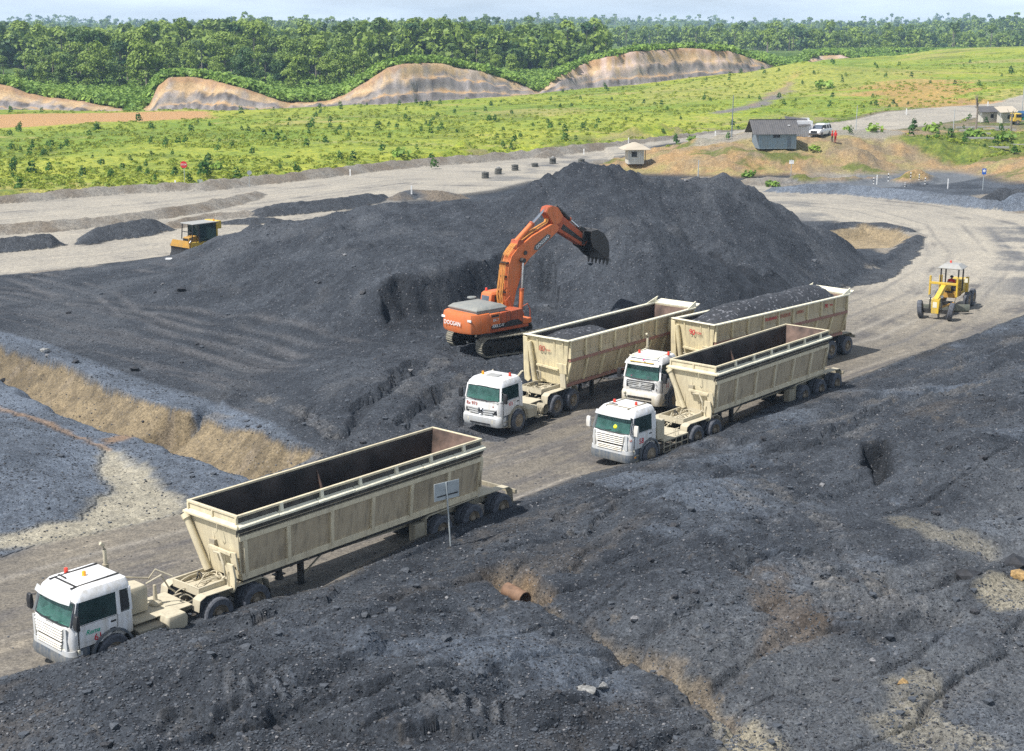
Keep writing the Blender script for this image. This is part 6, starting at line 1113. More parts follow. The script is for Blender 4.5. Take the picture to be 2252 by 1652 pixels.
# ------------------------------------------------------------------ excavator on the bench
EX = (-.41, 82.11); EXZ = 1.5
ex = empty('excavator', (EX[0], EX[1], EXZ), math.atan2(.680, .733), label='orange tracked excavator with raised boom and black bucket on the coal bench', cat='excavator')
O_ = M['orange']; OD = M['orange_d']
TR = Matrix.Rotation(math.radians(-10), 4, 'Z')
def track(parent, T, y0, wd, L_, h, n, nm='track_frame'):
    """one crawler: frame, chain of shoes, rollers"""
    r = h / 2; f = MB(); f.M = T
    f.prism([(-L_ / 2 + r * .9, h * .25), (L_ / 2 - r * .9, h * .25), (L_ / 2 - r * .7, h * .75), (-L_ / 2 + r * .7, h * .75)], 'y', y0 + wd * .25, y0 + wd * .75); fo = f.build(nm, M['track'], parent)
    for sx in (-1, 1):
        w_ = MB(); w_.M = T; w_.lathe([(r * .2, y0 + wd * .1), (r * .78, y0 + wd * .2), (r * .84, y0 + wd * .35), (r * .84, y0 + wd * .65), (r * .78, y0 + wd * .8), (r * .2, y0 + wd * .9)], (sx * (L_ / 2 - r), 0, r), 'y', 20); w_.build('sprocket' if sx < 0 else 'idler', M['track'], parent)
    for k in range(7):
        w_ = MB(); w_.M = T; w_.lathe([(.001, y0 + wd * .15), (r * .3, y0 + wd * .15), (r * .3, y0 + wd * .85), (.001, y0 + wd * .85)], (-L_ / 2 + r * 1.6 + k * (L_ - 3.2 * r) / 6, 0, r * .38), 'y', 10); w_.build('roller', M['track'], fo)
    st = L_ - 2 * r; per = 2 * st + 2 * math.pi * r; c = MB(); c.M = T
    for k in range(n):
        s_ = per * k / n
        if s_ < st: p = (-st / 2 + s_, 0); a = math.pi
        elif s_ < st + math.pi * r: t = (s_ - st) / r; p = (st / 2 + r * math.sin(t), r - r * math.cos(t)); a = math.pi - t
        elif s_ < 2 * st + math.pi * r: p = (st / 2 - (s_ - st - math.pi * r), 2 * r); a = 0
        else: t = (s_ - 2 * st - math.pi * r) / r; p = (-st / 2 - r * math.sin(t), r + r * math.cos(t)); a = -t
        ux, uz = math.cos(a), -math.sin(a); nx, nz = math.sin(a), math.cos(a); hw_ = per / n * .44
        def q(u, v, y): return (p[0] + ux * u + nx * v, y, p[1] + uz * u + nz * v)
        c.hexa([q(-hw_, -.05, y0), q(hw_, -.05, y0), q(hw_, -.05, y0 + wd), q(-hw_, -.05, y0 + wd), q(-hw_, 0, y0), q(hw_, 0, y0), q(hw_, 0, y0 + wd), q(-hw_, 0, y0 + wd)])
        for u in (-.6, .3): c.hexa([q(u * hw_, 0, y0), q(u * hw_ + .025, 0, y0), q(u * hw_ + .025, 0, y0 + wd), q(u * hw_, 0, y0 + wd), q(u * hw_, .035, y0), q(u * hw_ + .02, .035, y0), q(u * hw_ + .02, .035, y0 + wd), q(u * hw_, .035, y0 + wd)])
    c.build('track_shoes', M['track_d'], parent, kind='stuff')
for y0 in (-2.0, 1.35): track(ex, TR, y0, .68, 5.7, 1.12, 46)
m = MB(); m.M = TR; m.prism([(-1.3, .5), (1.3, .5), (1.0, 1.0), (-1.0, 1.0)], 'y', -1.4, 1.4); m.lathe([(.9, .95), (.95, 1.35), (.9, 1.42)], (0, 0, 0), 'z', 24); m.build('undercarriage', M['track'], ex)
hs_ = MB(); hs_.box(-2.7, .55, -1.45, 1.45, 1.38, 1.56); hs_.build('slew_deck', OD, ex, bevel=.02)
cw = MB(); prof = lambda dz, k: [(-2.55, -1.5), (-3.3, -1.5 + .02), (-3.72, -1.22), (-3.92 + k, -.6), (-3.97 + k, 0), (-3.92 + k, .6), (-3.72, 1.22), (-3.3, 1.48), (-2.55, 1.5)]
loft(cw, [[(x * .97 - .06, y * .97, 1.42) for x, y in prof(0, 0)], [(x, y, 1.56) for x, y in prof(0, 0)], [(x, y, 2.32) for x, y in prof(0, 0)], [(x * .985 - .02, y * .97, 2.52) for x, y in prof(0, .05)], [(x * .9 - .2, y * .88, 2.56) for x, y in prof(0, .1)]]); cw.build('counterweight', O_, ex)
text('DOOSAN', .34, (-4.0, .12, 1.95), (R90, 0, -R90), M['whitetxt'], ex); 
for y in (1.12, -1.12): MB().box(-3.80, -3.74, y - .16, y + .16, 2.14, 2.26).build('reflector', M['whitetxt'], ex)
for (xa, xb, zt_) in ((-2.53, -1.72, 2.50), (-1.70, -.92, 2.50), (-.90, .05, 2.50)): MB().box(xa, xb, -1.50, -.45, 1.57, zt_).build('side_door', O_ if xa < -2 else OD, ex, bevel=.03)
MB().box(-2.53, -.85, .45, 1.5, 1.57, 2.50).build('side_door', O_, ex, bevel=.03)
MB().box(-2.53, -.2, -.44, .44, 1.57, 2.42).build('engine_bay', OD, ex)
MB().box(-2.40, -1.85, -1.512, -1.50, 2.28, 2.40).build('vent_slot', M['black'], ex)
MB().prism([(-2.45, 1.60), (.0, 1.60), (-.02, 1.72), (-.35, 1.93), (-.9, 1.95), (-1.3, 1.86), (-2.45, 1.80)], 'y', -1.516, -1.50).build('side_decal', M['black'], ex)
text('500LC-V', .25, (-1.95, -1.53, 1.76), (R90, 0, 0), M['whitetxt'], ex, shear=.2); text('EX 7', .22, (-2.1, -1.52, 2.10), (R90, 0, 0), M['whitetxt'], ex)
hd = MB(); loft(hd, [[(x, y, z) for x, y in ((-3.35 + d, -1.28 + d), (-1.15 - d, -1.28 + d), (-1.15 - d, 1.1 - d), (-3.35 + d, 1.1 - d))] for z, d in ((2.5, .0), (2.66, .0), (2.68, -.06), (2.74, -.06), (2.90, .14), (2.92, .2))]); hd.build('engine_hood', M['hood'], ex)
MB().tube([(-1.5, 1.25, 2.5), (-1.5, 1.25, 2.95)], .12, 10).build('air_intake', M['black'], ex); MB().lathe([(.001, 3.06), (.26, 3.02), (.28, 2.96), (.001, 2.94)], (-1.5, 1.25, 0), 'z', 16).build('intake_cap', M['hood'], ex)
# platform, rail
pf_ = MB(); pf_.box(.07, .80, -1.45, -.62, 1.56, 1.86); pf_.build('tool_box', O_, ex, bevel=.03)
MB().tube([(.10, -1.40, 1.9), (.12, -1.40, 2.62), (.5, -1.40, 2.72), (.72, -1.38, 2.35), (.76, -1.36, 1.6)], .03, 6).build('hand_rail', OD, ex); MB().tube([(-.6, -.6, 2.5), (-.5, -.6, 2.9), (-.2, -.62, 3.15), (-.1, -.62, 2.5)], .025, 6).build('hand_rail', OD, ex)
MB().tube([(.78, -1.3, 1.9), (.95, -1.35, 1.75)], .015, 6).build('mirror_arm', M['black'], ex)
# cab (far side)
cb = MB(); loft(cb, [[(-.75, .5, 1.57), (.85, .5, 1.57), (.85, 1.45, 1.57), (-.75, 1.45, 1.57)], [(-.78, .5, 2.3), (1.0, .5, 2.3), (1.0, 1.45, 2.3), (-.78, 1.45, 2.3)], [(-.62, .52, 3.14), (.80, .52, 3.14), (.80, 1.42, 3.14), (-.62, 1.42, 3.14)], [(-.5, .62, 3.26), (.6, .62, 3.26), (.6, 1.32, 3.26), (-.5, 1.32, 3.26)]]); cbo = cb.build('operator_cab', O_, ex, bevel=.05)
MB().quadplate((-.775, 1.3, 2.35), (-.775, .66, 2.35), (-.655, .66, 3.02), (-.655, 1.3, 3.02), -.02).build('rear_window', M['hoodglass'], cbo)
MB().quadplate((-.4, .49, 2.4), (.7, .49, 2.4), (.62, .51, 3.02), (-.35, .51, 3.02), .015).build('side_window', M['glass_d'], cbo)
MB().quadplate((-.5, 1.46, 2.1), (.8, 1.46, 2.1), (.7, 1.435, 3.02), (-.42, 1.435, 3.02), -.015).build('side_window', M['glass_d'], cbo)
beacon(ex, -.4, 1.2, 3.26, M['red_l'])
# boom, arm, bucket as plates with thickness
Bm = [(-.05, 2.15), (.30, 2.15), (.62, 3.3), (1.25, 4.72), (1.75, 5.15), (4.0, 6.50), (4.12, 6.75), (3.88, 7.0), (3.45, 6.98), (1.9, 6.45), (.72, 5.85), (.22, 5.4), (-.02, 4.8), (-.2, 3.2)]
MB().prism(Bm, 'y', -.33, .33).build('boom', O_, ex, bevel=.025)
MB().prism([(2.0, 5.62), (2.3, 5.54), (3.3, 6.14), (3.38, 6.34), (3.12, 6.44), (2.1, 5.86)], 'y', -.345, -.33).build('name_plate', M['hoodd'], ex); text('DOOSAN', .27, (2.70, -.352, 5.99), (R90, -.54, 0), M['whitetxt'], ex)
Am = [(3.05, 7.72), (3.22, 8.02), (3.6, 8.08), (4.1, 7.92), (4.55, 7.35), (6.55, 5.95), (6.62, 5.62), (6.4, 5.42), (6.1, 5.45), (4.5, 6.30), (3.9, 6.55), (3.72, 6.85)]
MB().prism(Am, 'y', -.27, .27).build('arm', OD, ex, bevel=.025); MB().prism([(4.3, 6.62), (6.2, 5.62), (6.25, 5.80), (4.5, 6.9)], 'y', -.285, -.27).build('worn_panel', M['steel'], ex)
MB().prism([(3.12, 7.7), (3.25, 7.98), (3.6, 8.05), (4.08, 7.9), (4.45, 7.4), (4.2, 7.0), (3.75, 6.9)], 'y', -.29, -.27).build('arm_cheek', O_, ex)
def cyl(a, b, r, split, y, nm):
    a = Vector((a[0], y, a[1])); b = Vector((b[0], y, b[1])); c_ = a + (b - a) * split
    MB().tube([a, c_], r, 12).build(nm + '_barrel', O_ if 'bucket' not in nm else M['steel'], ex); MB().tube([c_, b], r * .5, 10).build(nm + '_rod', M['chrome'], ex); MB().tube([c_ - (b - a) * .02, c_ + (b - a) * .02], r * 1.15, 12).build(nm + '_gland', OD, ex)
for y in (-.50, .50): cyl((.75, 1.7), (.98, 5.1), .145, .50, y, 'boom_cylinder')
MB().tube([(.98, -.62, 5.1), (.98, .62, 5.1)], .14, 12).build('boom_pin', M['steel'], ex); MB().tube([(1.3, -.40, 5.5), (1.3, -.33, 5.5)], .13, 12).build('boss', M['steel'], ex)
MB().prism([(.45, 1.5), (1.05, 1.5), (.9, 2.1), (.6, 2.1)], 'y', -.62, .62).build('cylinder_bracket', OD, ex)
cyl((.85, 6.15), (3.15, 7.82), .16, .56, 0, 'arm_cylinder'); MB().prism([(.6, 5.8), (1.3, 6.15), (1.0, 6.3), (.8, 6.28)], 'y', -.3, .3).build('cylinder_lug', OD, ex)
cyl((4.1, 8.0), (6.05, 6.55), .12, .62, 0, 'bucket_cylinder')
for y in (-.2, .2): MB().beam((6.05, y, 6.55), (6.1, y, 5.55), .05, .16).build('link', M['steel'], ex); MB().beam((6.05, y, 6.55), (6.75, y, 6.25), .05, .16).build('link', M['steel'], ex)
# bucket: shell of plates, side cheeks, teeth
sh = [(6.35, 6.35), (6.85, 6.42), (7.45, 6.12), (7.85, 5.6), (7.95, 5.0), (7.88, 4.45)]; inn = [(x - .05 if x > 6.9 else x + .02, z - .07) for x, z in sh]
b_ = MB(); n_ = len(sh)
for i in range(n_ - 1): b_.hexa([(sh[i][0], -.86, sh[i][1]), (sh[i + 1][0], -.86, sh[i + 1][1]), (sh[i + 1][0], .86, sh[i + 1][1]), (sh[i][0], .86, sh[i][1]), (inn[i][0], -.86, inn[i][1]), (inn[i + 1][0], -.86, inn[i + 1][1]), (inn[i + 1][0], .86, inn[i + 1][1]), (inn[i][0], .86, inn[i][1])])
b_.build('bucket_shell', M['bucket'], ex)
MB().quadplate((6.90, -.84, 6.425), (6.90, .5, 6.425), (7.42, .5, 6.16), (7.42, -.84, 6.16), .012).build('scoured_patch', M['bucket_w'], ex)
for y in (-.88, .84): MB().prism(sh + [(7.5, 4.62), (6.95, 5.1), (6.5, 5.35), (6.3, 5.9)], 'y', y, y + .045).build('bucket_cheek', M['bucket'], ex)
for k in range(6):
    y = -.80 + k * .32; MB().hexa([(7.80, y - .08, 4.5), (7.95, y - .08, 4.5), (7.95, y + .08, 4.5), (7.80, y + .08, 4.5), (7.80, y - .03, 4.12), (7.84, y - .03, 4.12), (7.84, y + .03, 4.12), (7.80, y + .03, 4.12)]).build('bucket_tooth', M['steel'], ex)
for y in (-.3, .3): MB().prism([(6.2, 6.3), (6.9, 6.45), (6.9, 6.2), (6.3, 5.5), (6.1, 5.5)], 'y', y - .04, y + .04).build('bucket_ear', M['bucket'], ex)
# hoses up the boom
for k, y in enumerate((-.22, -.12, 0, .12, .22)):
    MB().tube([(-.35, y, 2.4), (-.45 - .05 * (k % 2), y, 3.2), (-.18, y, 4.9), (.08, y, 5.5), (.6, y, 6.0), (1.9, y * .8, 6.58), (3.3, y * .6, 7.1), (3.5, y * .6, 7.6)], .035, 6).build('hydraulic_hose', M['hosey'], ex)
MB().tube([(-.45, -.3, 2.5), (-.3, .25, 3.3), (-.36, -.28, 3.9)], .03, 6).build('hydraulic_hose', M['hosey'], ex)
for z in (3.3, 4.2, 5.0): MB().box(-.32 + (z - 3.3) * .1, -.12 + (z - 3.3) * .1, -.3, .3, z, z + .07).build('hose_clamp', M['steel'], ex)

# ------------------------------------------------------------------ motor grader
fa = (P(2025, 700, .0) + P(2087, 704, .0)) / 2; ra = P(2128, 668, 0) - Vector((1.0, -.6, 0)); 
gd = Vector((fa.x - ra.x, fa.y - ra.y)); gh = math.atan2(-.86, -.50) 
gr = empty('motor_grader', (fa.x, fa.y, 0), gh, label='yellow motor grader with grey canopy and a driver in red on the haul road', cat='grader')
Yp = M['yellow']; YD = M['yellow_d']
for s in (1, -1):
    o = wheel('grader', .62, (0, s * 1.22, .62), gr, s, steer=math.radians(8)); o.rotation_euler[0] = -.13
    for x in (-5.0, -6.55): wheel('grader', .64, (x, s * 1.2, .64), gr, s)
    MB().hexa([(-5.3, s * .72, .5), (-6.3, s * .72, .5), (-6.3, s * .9, .5), (-5.3, s * .9, .5), (-5.0, s * .72, .95), (-6.6, s * .72, .95), (-6.6, s * .9, .95), (-5.0, s * .9, .95)]).build('tandem_case', YD, gr)
MB().beam((0, -1.05, .55), (0, 1.05, .55), .2, .22).build('front_axle', M['steel'], gr); MB().tube([(.1, -.95, .75), (.1, .95, .75)], .04, 6).build('tie_rod', M['steel'], gr)
for s in (1, -1): MB().beam((.12, s * .42, .7), (.12, s * .36, 1.6), .08, .08).build('lamp_stay', M['steel'], gr); MB().lathe([(.001, -.08), (.09, -.08), (.1, .05), (.001, .06)], (.12, s * .42, 1.65), 'x', 12).build('headlight', M['chrome'], gr)
fp = MB(); fp.hexa([(.22, -.26, .42), (.22, .26, .42), (-.15, .26, .42), (-.15, -.26, .42), (.22, -.28, 1.42), (.22, .28, 1.42), (-.25, .28, 1.5), (-.25, -.28, 1.5)]); fp.build('nose_plate', Yp, gr, bevel=.02)
MB().box(.222, .235, -.16, .12, .85, 1.25).build('worn_plate', M['rail_worn'], gr)
bmg = MB(); 
for a, b in (((.15, 1.32), (-1.9, 2.0)), ((-1.9, 2.0), (-2.6, 2.05)), ((-2.6, 2.05), (-3.9, 1.45))): bmg.beam((a[0], 0, a[1]), (b[0], 0, b[1]), .34, .36)
bmg.build('main_beam', Yp, gr, bevel=.02)
MB().beam((-1.9, -1.0, 2.25), (-1.9, 1.0, 2.25), .16, .16).build('lift_yoke', Yp, gr, bevel=.01)
for s in (1, -1): MB().tube([(-1.9, s * .95, 1.35), (-1.9, s * .95, 2.75)], .08, 10).build('lift_cylinder', Yp, gr); MB().tube([(-1.9, s * .95, 1.35), (-2.0, s * .8, .9)], .035, 8).build('lift_rod', M['chrome'], gr)
dbr = MB(); dbr.beam((.0, .08, .75), (-2.4, .75, .85), .1, .12); dbr.beam((.0, -.08, .75), (-2.4, -.75, .85), .1, .12); dbr.build('drawbar', YD, gr)
MB().lathe([(.55, .70), (.72, .70), (.72, .80), (.55, .80), (.55, .70)], (-2.4, 0, 0), 'z', 24).build('circle_gear', M['steel'], gr)
BR = Matrix.Translation((-2.6, 0, 0)) @ Matrix.Rotation(math.radians(28), 4, 'Z')
mb_ = MB(); mb_.M = BR; mb_.prism([(.0, .08), (.16, .2), (.2, .42), (.12, .66), (.08, .66), (.15, .42), (.11, .22), (-.04, .08)], 'y', -1.75, 1.75); mb_.build('blade', M['bladeg'], gr)
MB().tube([(-1.2, -.5, 1.2), (-2.2, -1.0, 1.0), (-2.4, -1.0, .6)], .05, 8).build('side_shift_cylinder', M['rail_worn'], gr)
MB().hexa([(-3.4, -.55, 1.0), (-5.2, -.55, .95), (-5.2, .55, .95), (-3.4, .55, 1.0), (-3.4, -.5, 1.35), (-5.2, -.5, 1.35), (-5.2, .5, 1.35), (-3.4, .5, 1.35)]).build('cab_floor', YD, gr)
eh = MB(); eh.hexa([(-5.1, -.5, .95), (-7.3, -.5, .95), (-7.3, .5, .95), (-5.1, .5, .95), (-5.1, -.5, 2.05), (-7.2, -.46, 1.95), (-7.2, .46, 1.95), (-5.1, .5, 2.05)]); eh.build('engine_cover', Yp, gr, bevel=.03)
for s in (1, -1): MB().box(-5.15, -4.9, s * .95 - .1, s * .95 + .1, 1.0, 2.35).build('side_post', Yp, gr, bevel=.02)
for x, y in ((-3.55, .62), (-3.55, -.62), (-5.0, .62), (-5.0, -.62)): MB().beam((x, y, 1.3), (x, y, 3.08), .09, .09).build('canopy_post', M['black'], gr)
cn_ = MB(); loft(cn_, [[(x * k - 4.3, y * k, z) for x, y in ((-.85, -.85), (.85, -.85), (.85, .85), (-.85, .85))] for z, k in ((3.06, 1), (3.10, 1.02), (3.34, .66), (3.38, .6))]); cn_.build('canopy', M['greyroof'], gr)
beacon(gr, -4.5, -.2, 3.37, M['red_l'])
MB().box(-4.8, -4.2, -.3, .3, 1.35, 1.62).build('seat', M['seat'], gr, bevel=.03); MB().box(-3.6, -3.45, -.25, .25, 1.3, 2.0).build('control_console', M['black'], gr, bevel=.02)
MB().lathe([(.2, 0), (.22, .02), (.2, .04), (.18, .02), (.2, 0)], (-3.8, 0, 2.05), 'z', 18).build('steering_wheel', M['black'], gr)
MB().tube([(-3.5, .9, 2.0), (-3.4, 1.2, 2.3)], .02, 5).build('mirror_arm', M['black'], gr); MB().box(-3.42, -3.38, 1.1, 1.32, 2.2, 2.5).build('mirror', M['rail_worn'], gr)

# ------------------------------------------------------------------ bulldozer half hidden by the pile
dz_o = P(396, 567, 0) + Vector((1.55, 1.76, 0)); dzr = empty('bulldozer', (dz_o.x, dz_o.y, 0.0), math.atan2(-.75, -.66), label='yellow bulldozer with wide black blade behind the left end of the coal pile', cat='bulldozer')
dzr.scale = (.97, .97, .97)
for y0 in (-1.15, .65): track(dzr, Matrix.Identity(4), y0, .5, 3.1, .95, 34)
MB().box(-1.3, 1.5, -.6, .6, .7, 1.35).build('hull', Yp, dzr, bevel=.03)
en = MB(); en.hexa([(.5, -.45, 1.2), (1.7, -.45, 1.2), (1.7, .45, 1.2), (.5, .45, 1.2), (.5, -.45, 1.95), (1.65, -.42, 1.8), (1.65, .42, 1.8), (.5, .45, 1.95)]); en.build('engine_cover', YD, dzr, bevel=.03); MB().box(1.66, 1.72, -.38, .38, 1.2, 1.7).build('radiator_grille', M['steel'], dzr)
MB().tube([(1.0, -.2, 1.9), (1.0, -.2, 2.5)], .06, 8).build('exhaust_stack', M['steel'], dzr)
for x, y in ((.75, .85), (.75, -.85), (-1.25, .85), (-1.25, -.85)): MB().beam((x, y, 1.3), (x - .05, y * .95, 3.0), .12, .12).build('roof_post', M['black'] if x > 0 else Yp, dzr)
MB().box(-1.45, 1.5, -1.0, 1.0, 3.0, 3.1).build('canopy', M['greyroof'], dzr, bevel=.03); MB().box(-1.75, -1.2, -.95, .95, 2.4, 3.14).build('air_unit', Yp, dzr, bevel=.04)
for y in (-.8, .8): MB().beam((1.4, y, 3.02), (1.55, y, 1.6), .07, .07).build('guard_post', M['black'], dzr)
MB().beam((1.5, -.8, 2.3), (1.5, .8, 2.3), .06, .06).build('guard_bar', M['black'], dzr)
MB().quadplate((.7, .8, 1.4), (-1.2, .8, 1.4), (-1.2, .78, 2.95), (.7, .78, 2.95), .015).build('side_window', M['glass_d'], dzr); MB().quadplate((.7, -.8, 1.4), (-1.2, -.8, 1.4), (-1.2, -.78, 2.95), (.7, -.78, 2.95), .015).build('side_window', M['glass_d'], dzr); MB().quadplate((.78, -.75, 1.9), (.78, .75, 1.9), (.74, .75, 2.95), (.74, -.75, 2.95), .015).build('windscreen', M['glass_d'], dzr)
beacon(dzr, -1.2, .5, 3.14, M['amber'])
bl_ = MB(); bl_.prism([(2.35, .02), (2.45, .1), (2.28, .45), (2.25, .85), (2.38, 1.15), (2.30, 1.15), (2.15, .85), (2.18, .45)], 'y', -1.55, 1.55); bl_.build('blade', M['black'], dzr)
MB().hexa([(2.40, -1.5, 1.0), (2.40, 1.5, 1.0), (2.30, 1.5, 1.0), (2.30, -1.5, 1.0), (2.30, -1.2, 1.6), (2.30, 1.2, 1.6), (2.2, 1.2, 1.6), (2.2, -1.2, 1.6)]).build('blade_guard', YD, dzr)
for s in (1, -1): MB().beam((2.2, s * 1.3, .4), (-.2, s * 1.3, .45), .16, .2).build('push_arm', YD, dzr); MB().tube([(2.2, s * .5, .9), (1.5, s * .55, 1.5)], .06, 8).build('lift_cylinder', M['chrome'], dzr)
# ------------------------------------------------------------------ people (skin over a skeleton, applied, coloured by zone)
def person(pose, loc, rz, top, legs, helmet=None, **k):
    J = {'stand': dict(pel=(0, 0, .93), chest=(0, 0, 1.30), neck=(0, 0, 1.45), head=(.01, 0, 1.56), crown=(.01, 0, 1.68), kl=(.03, .10, .5), al=(0, .11, .08), tl=(.16, .12, .04), kr=(.02, -.10, .5), ar=(-.02, -.12, .08), tr=(.14, -.13, .04), sl=(0, .19, 1.39), el=(.0, .25, 1.12), hl=(.10, .24, .90), sr=(0, -.19, 1.39), er=(-.02, -.25, 1.12), hr=(.06, -.27, .88)),
         'sit': dict(pel=(0, 0, .08), chest=(.02, 0, .42), neck=(.02, 0, .58), head=(.05, 0, .69), crown=(.05, 0, .81), kl=(.45, .14, .10), al=(.5, .14, -.32), tl=(.64, .14, -.36), kr=(.45, -.14, .10), ar=(.5, -.14, -.32), tr=(.64, -.14, -.36), sl=(.02, .19, .52), el=(.18, .27, .30), hl=(.42, .18, .42), sr=(.02, -.19, .52), er=(.18, -.27, .30), hr=(.42, -.18, .42))}[pose]
    names = list(J); R_ = dict(pel=.15, chest=.16, neck=.055, head=.095, crown=.06, kl=.07, al=.045, tl=.035, kr=.07, ar=.045, tr=.035, sl=.065, el=.045, hl=.035, sr=.065, er=.045, hr=.035)
    E_ = [('pel', 'chest'), ('chest', 'neck'), ('neck', 'head'), ('head', 'crown'), ('pel', 'kl'), ('kl', 'al'), ('al', 'tl'), ('pel', 'kr'), ('kr', 'ar'), ('ar', 'tr'), ('chest', 'sl'), ('sl', 'el'), ('el', 'hl'), ('chest', 'sr'), ('sr', 'er'), ('er', 'hr')]
    me = bpy.data.meshes.new('body'); me.from_pydata([J[n] for n in names], [(names.index(a), names.index(b)) for a, b in E_], [])
    o = bpy.data.objects.new('tmp', me); COL.objects.link(o); sk = o.modifiers.new('s', 'SKIN'); 
    me.skin_vertices.new() if not me.skin_vertices else None
    for i, n in enumerate(names): me.skin_vertices[0].data[i].radius = (R_[n], R_[n]); me.skin_vertices[0].data[i].use_root = (i == 0)
    o.modifiers.new('d', 'SUBSURF').levels = 1; dg = bpy.context.evaluated_depsgraph_get(); m2 = bpy.data.meshes.new_from_object(o.evaluated_get(dg)); bpy.data.objects.remove(o)
    m2.materials.clear(); [m2.materials.append(x) for x in (top, legs, M['skin'])]; zn = J['neck'][2]; zp = J['pel'][2]
    for p in m2.polygons:
        c_ = p.center; p.use_smooth = True
        p.material_index = 2 if c_.z > zn + .02 or min((c_ - Vector(J['hl'])).length, (c_ - Vector(J['hr'])).length) < .06 else (1 if (c_.z < zp - .02 or (pose == 'sit' and c_.x > .1 and c_.z < .2)) else 0)
    root = empty('person', loc, rz, **k); b = bpy.data.objects.new('body', m2); COL.objects.link(b); b.parent = root
    h = J['head']; hm = MB(); hm.lathe([(.135, .0), (.125, .03), (.11, .09), (.07, .135), (.001, .15)], (h[0], 0, h[2] + .02), 'z', 14); hm.build('helmet' if helmet else 'hair', helmet or M['darkcloth'], root)
    return root
gM = Matrix.Translation(gr.location) @ Matrix.Rotation(gh, 4, 'Z'); v = gM @ Vector((-4.5, -.05, 1.62)); person('sit', v, gh, M['redcloth'], M['darkcloth'], None, label='driver in a red shirt seated under the grey canopy of the yellow grader', cat='person')
for g in RIGS:
    v = g['root'].matrix_world @ Vector((-.12, -.55, 1.78)); person('sit', v, g['th'], M['orange'] if g['no'] == '973' else M['darkcloth'], M['darkcloth'], None, label={'973': 'driver in an orange vest behind the windscreen of truck 973', '61': 'driver in dark clothes in the cab of truck 61', '58': 'driver in dark clothes in the cab of truck 58', '11': 'driver in dark clothes in the cab of truck 11'}[g['no']], cat='person', group='truck drivers')
cz = lambda x, y: ground_z(x, y)
def on_ground(px, py, z):                       # mark -> point standing on the finished sheet
    p = P(px, py, z)
    for _ in range(12): p = P(px, py, cz(p.x, p.y) * .6 + p.z * .4)
    return Vector((p.x, p.y, cz(p.x, p.y)))
p_ = on_ground(1830, 306.5, 4.6); person('stand', p_, 2.8, M['redcloth'], M['darkcloth'], M['redcap'], label='person in red shirt and dark trousers standing behind the white car, nearer to it', cat='person', group='people by the white car')
person('stand', p_ + Vector((.55, .35, 0)), -2.4, M['redcloth'], M['redcloth'], M['redcap'], label='person in red overall standing just right of the other person by the car', cat='person', group='people by the white car')
# ------------------------------------------------------------------ white car on the mound
cp_ = on_ground(1803, 305, 4.6); car = empty('parked_car', (cp_.x, cp_.y, cp_.z), math.atan2(-.82, -.57), label='white people carrier with black windows parked beside the grey hut', cat='car')
cw_ = M['carwhite']
def crg(x0, x1, hw, z, r=.25): return rring(x0, x1, hw, z, r)
c_ = MB(); loft(c_, [crg(-2.2, 2.2, .84, .28), crg(-2.32, 2.34, .90, .5), crg(-2.35, 2.3, .91, .8), crg(-2.33, 2.0, .90, 1.0), crg(-2.30, 1.45, .86, 1.06)]); c_.build('body', cw_, car)
c_ = MB(); loft(c_, [crg(-2.15, .55, .68, 1.62, .2), crg(-2.05, .35, .64, 1.72, .2), crg(-1.9, .1, .52, 1.76, .2)]); c_.build('roof', cw_, car)
MB().hexa([(-2.3, -.84, 1.04), (1.42, -.84, 1.04), (1.42, .84, 1.04), (-2.3, .84, 1.04), (-2.15, -.67, 1.63), (.5, -.67, 1.63), (.5, .67, 1.63), (-2.15, .67, 1.63)]).build('window_band', M['black'], car, bevel=.02)
MB().quadplate((1.36, -.72, 1.09), (1.36, .72, 1.09), (.58, .6, 1.6), (.58, -.6, 1.6), .012).build('windscreen', M['hoodglass'], car)
for s in (1, -1):
    for x in (-.55, -1.45): MB().hexa([(x - .04, s * .83, 1.04), (x + .04, s * .83, 1.04), (x + .04, s * .86, 1.04), (x - .04, s * .86, 1.04), (x - .04, s * .68, 1.63), (x + .04, s * .68, 1.63), (x + .04, s * .71, 1.63), (x - .04, s * .71, 1.63)]).build('pillar', cw_, car)
    for x in (1.45, -1.4): o = wheel('front', .36, (x, s * .92, .36), car, s); o.scale = (1, .7, 1)
    MB().hexa([(2.3, s * .55, .68), (2.05, s * .86, .72), (1.9, s * .86, .72), (2.2, s * .5, .68), (2.26, s * .55, .86), (2.0, s * .87, .9), (1.9, s * .86, .9), (2.15, s * .5, .86)]).build('headlight', M['lamp'], car); MB().box(.95, 1.15, s * .9, s * 1.08, 1.05, 1.2).build('mirror', cw_, car, bevel=.02)
MB().box(2.3, 2.36, -.5, .5, .52, .84).build('grille', M['black'], car); MB().box(2.3, 2.37, -.7, .7, .32, .44).build('bumper_intake', M['black'], car)
for y in (-.6, .6): MB().beam((-1.9, y, 1.80), (.0, y, 1.80), .04, .04).build('roof_rail', M['chrome'], car)
MB().box(-2.36, -2.33, -.3, .3, .62, .75).build('number_plate', M['black'], car)
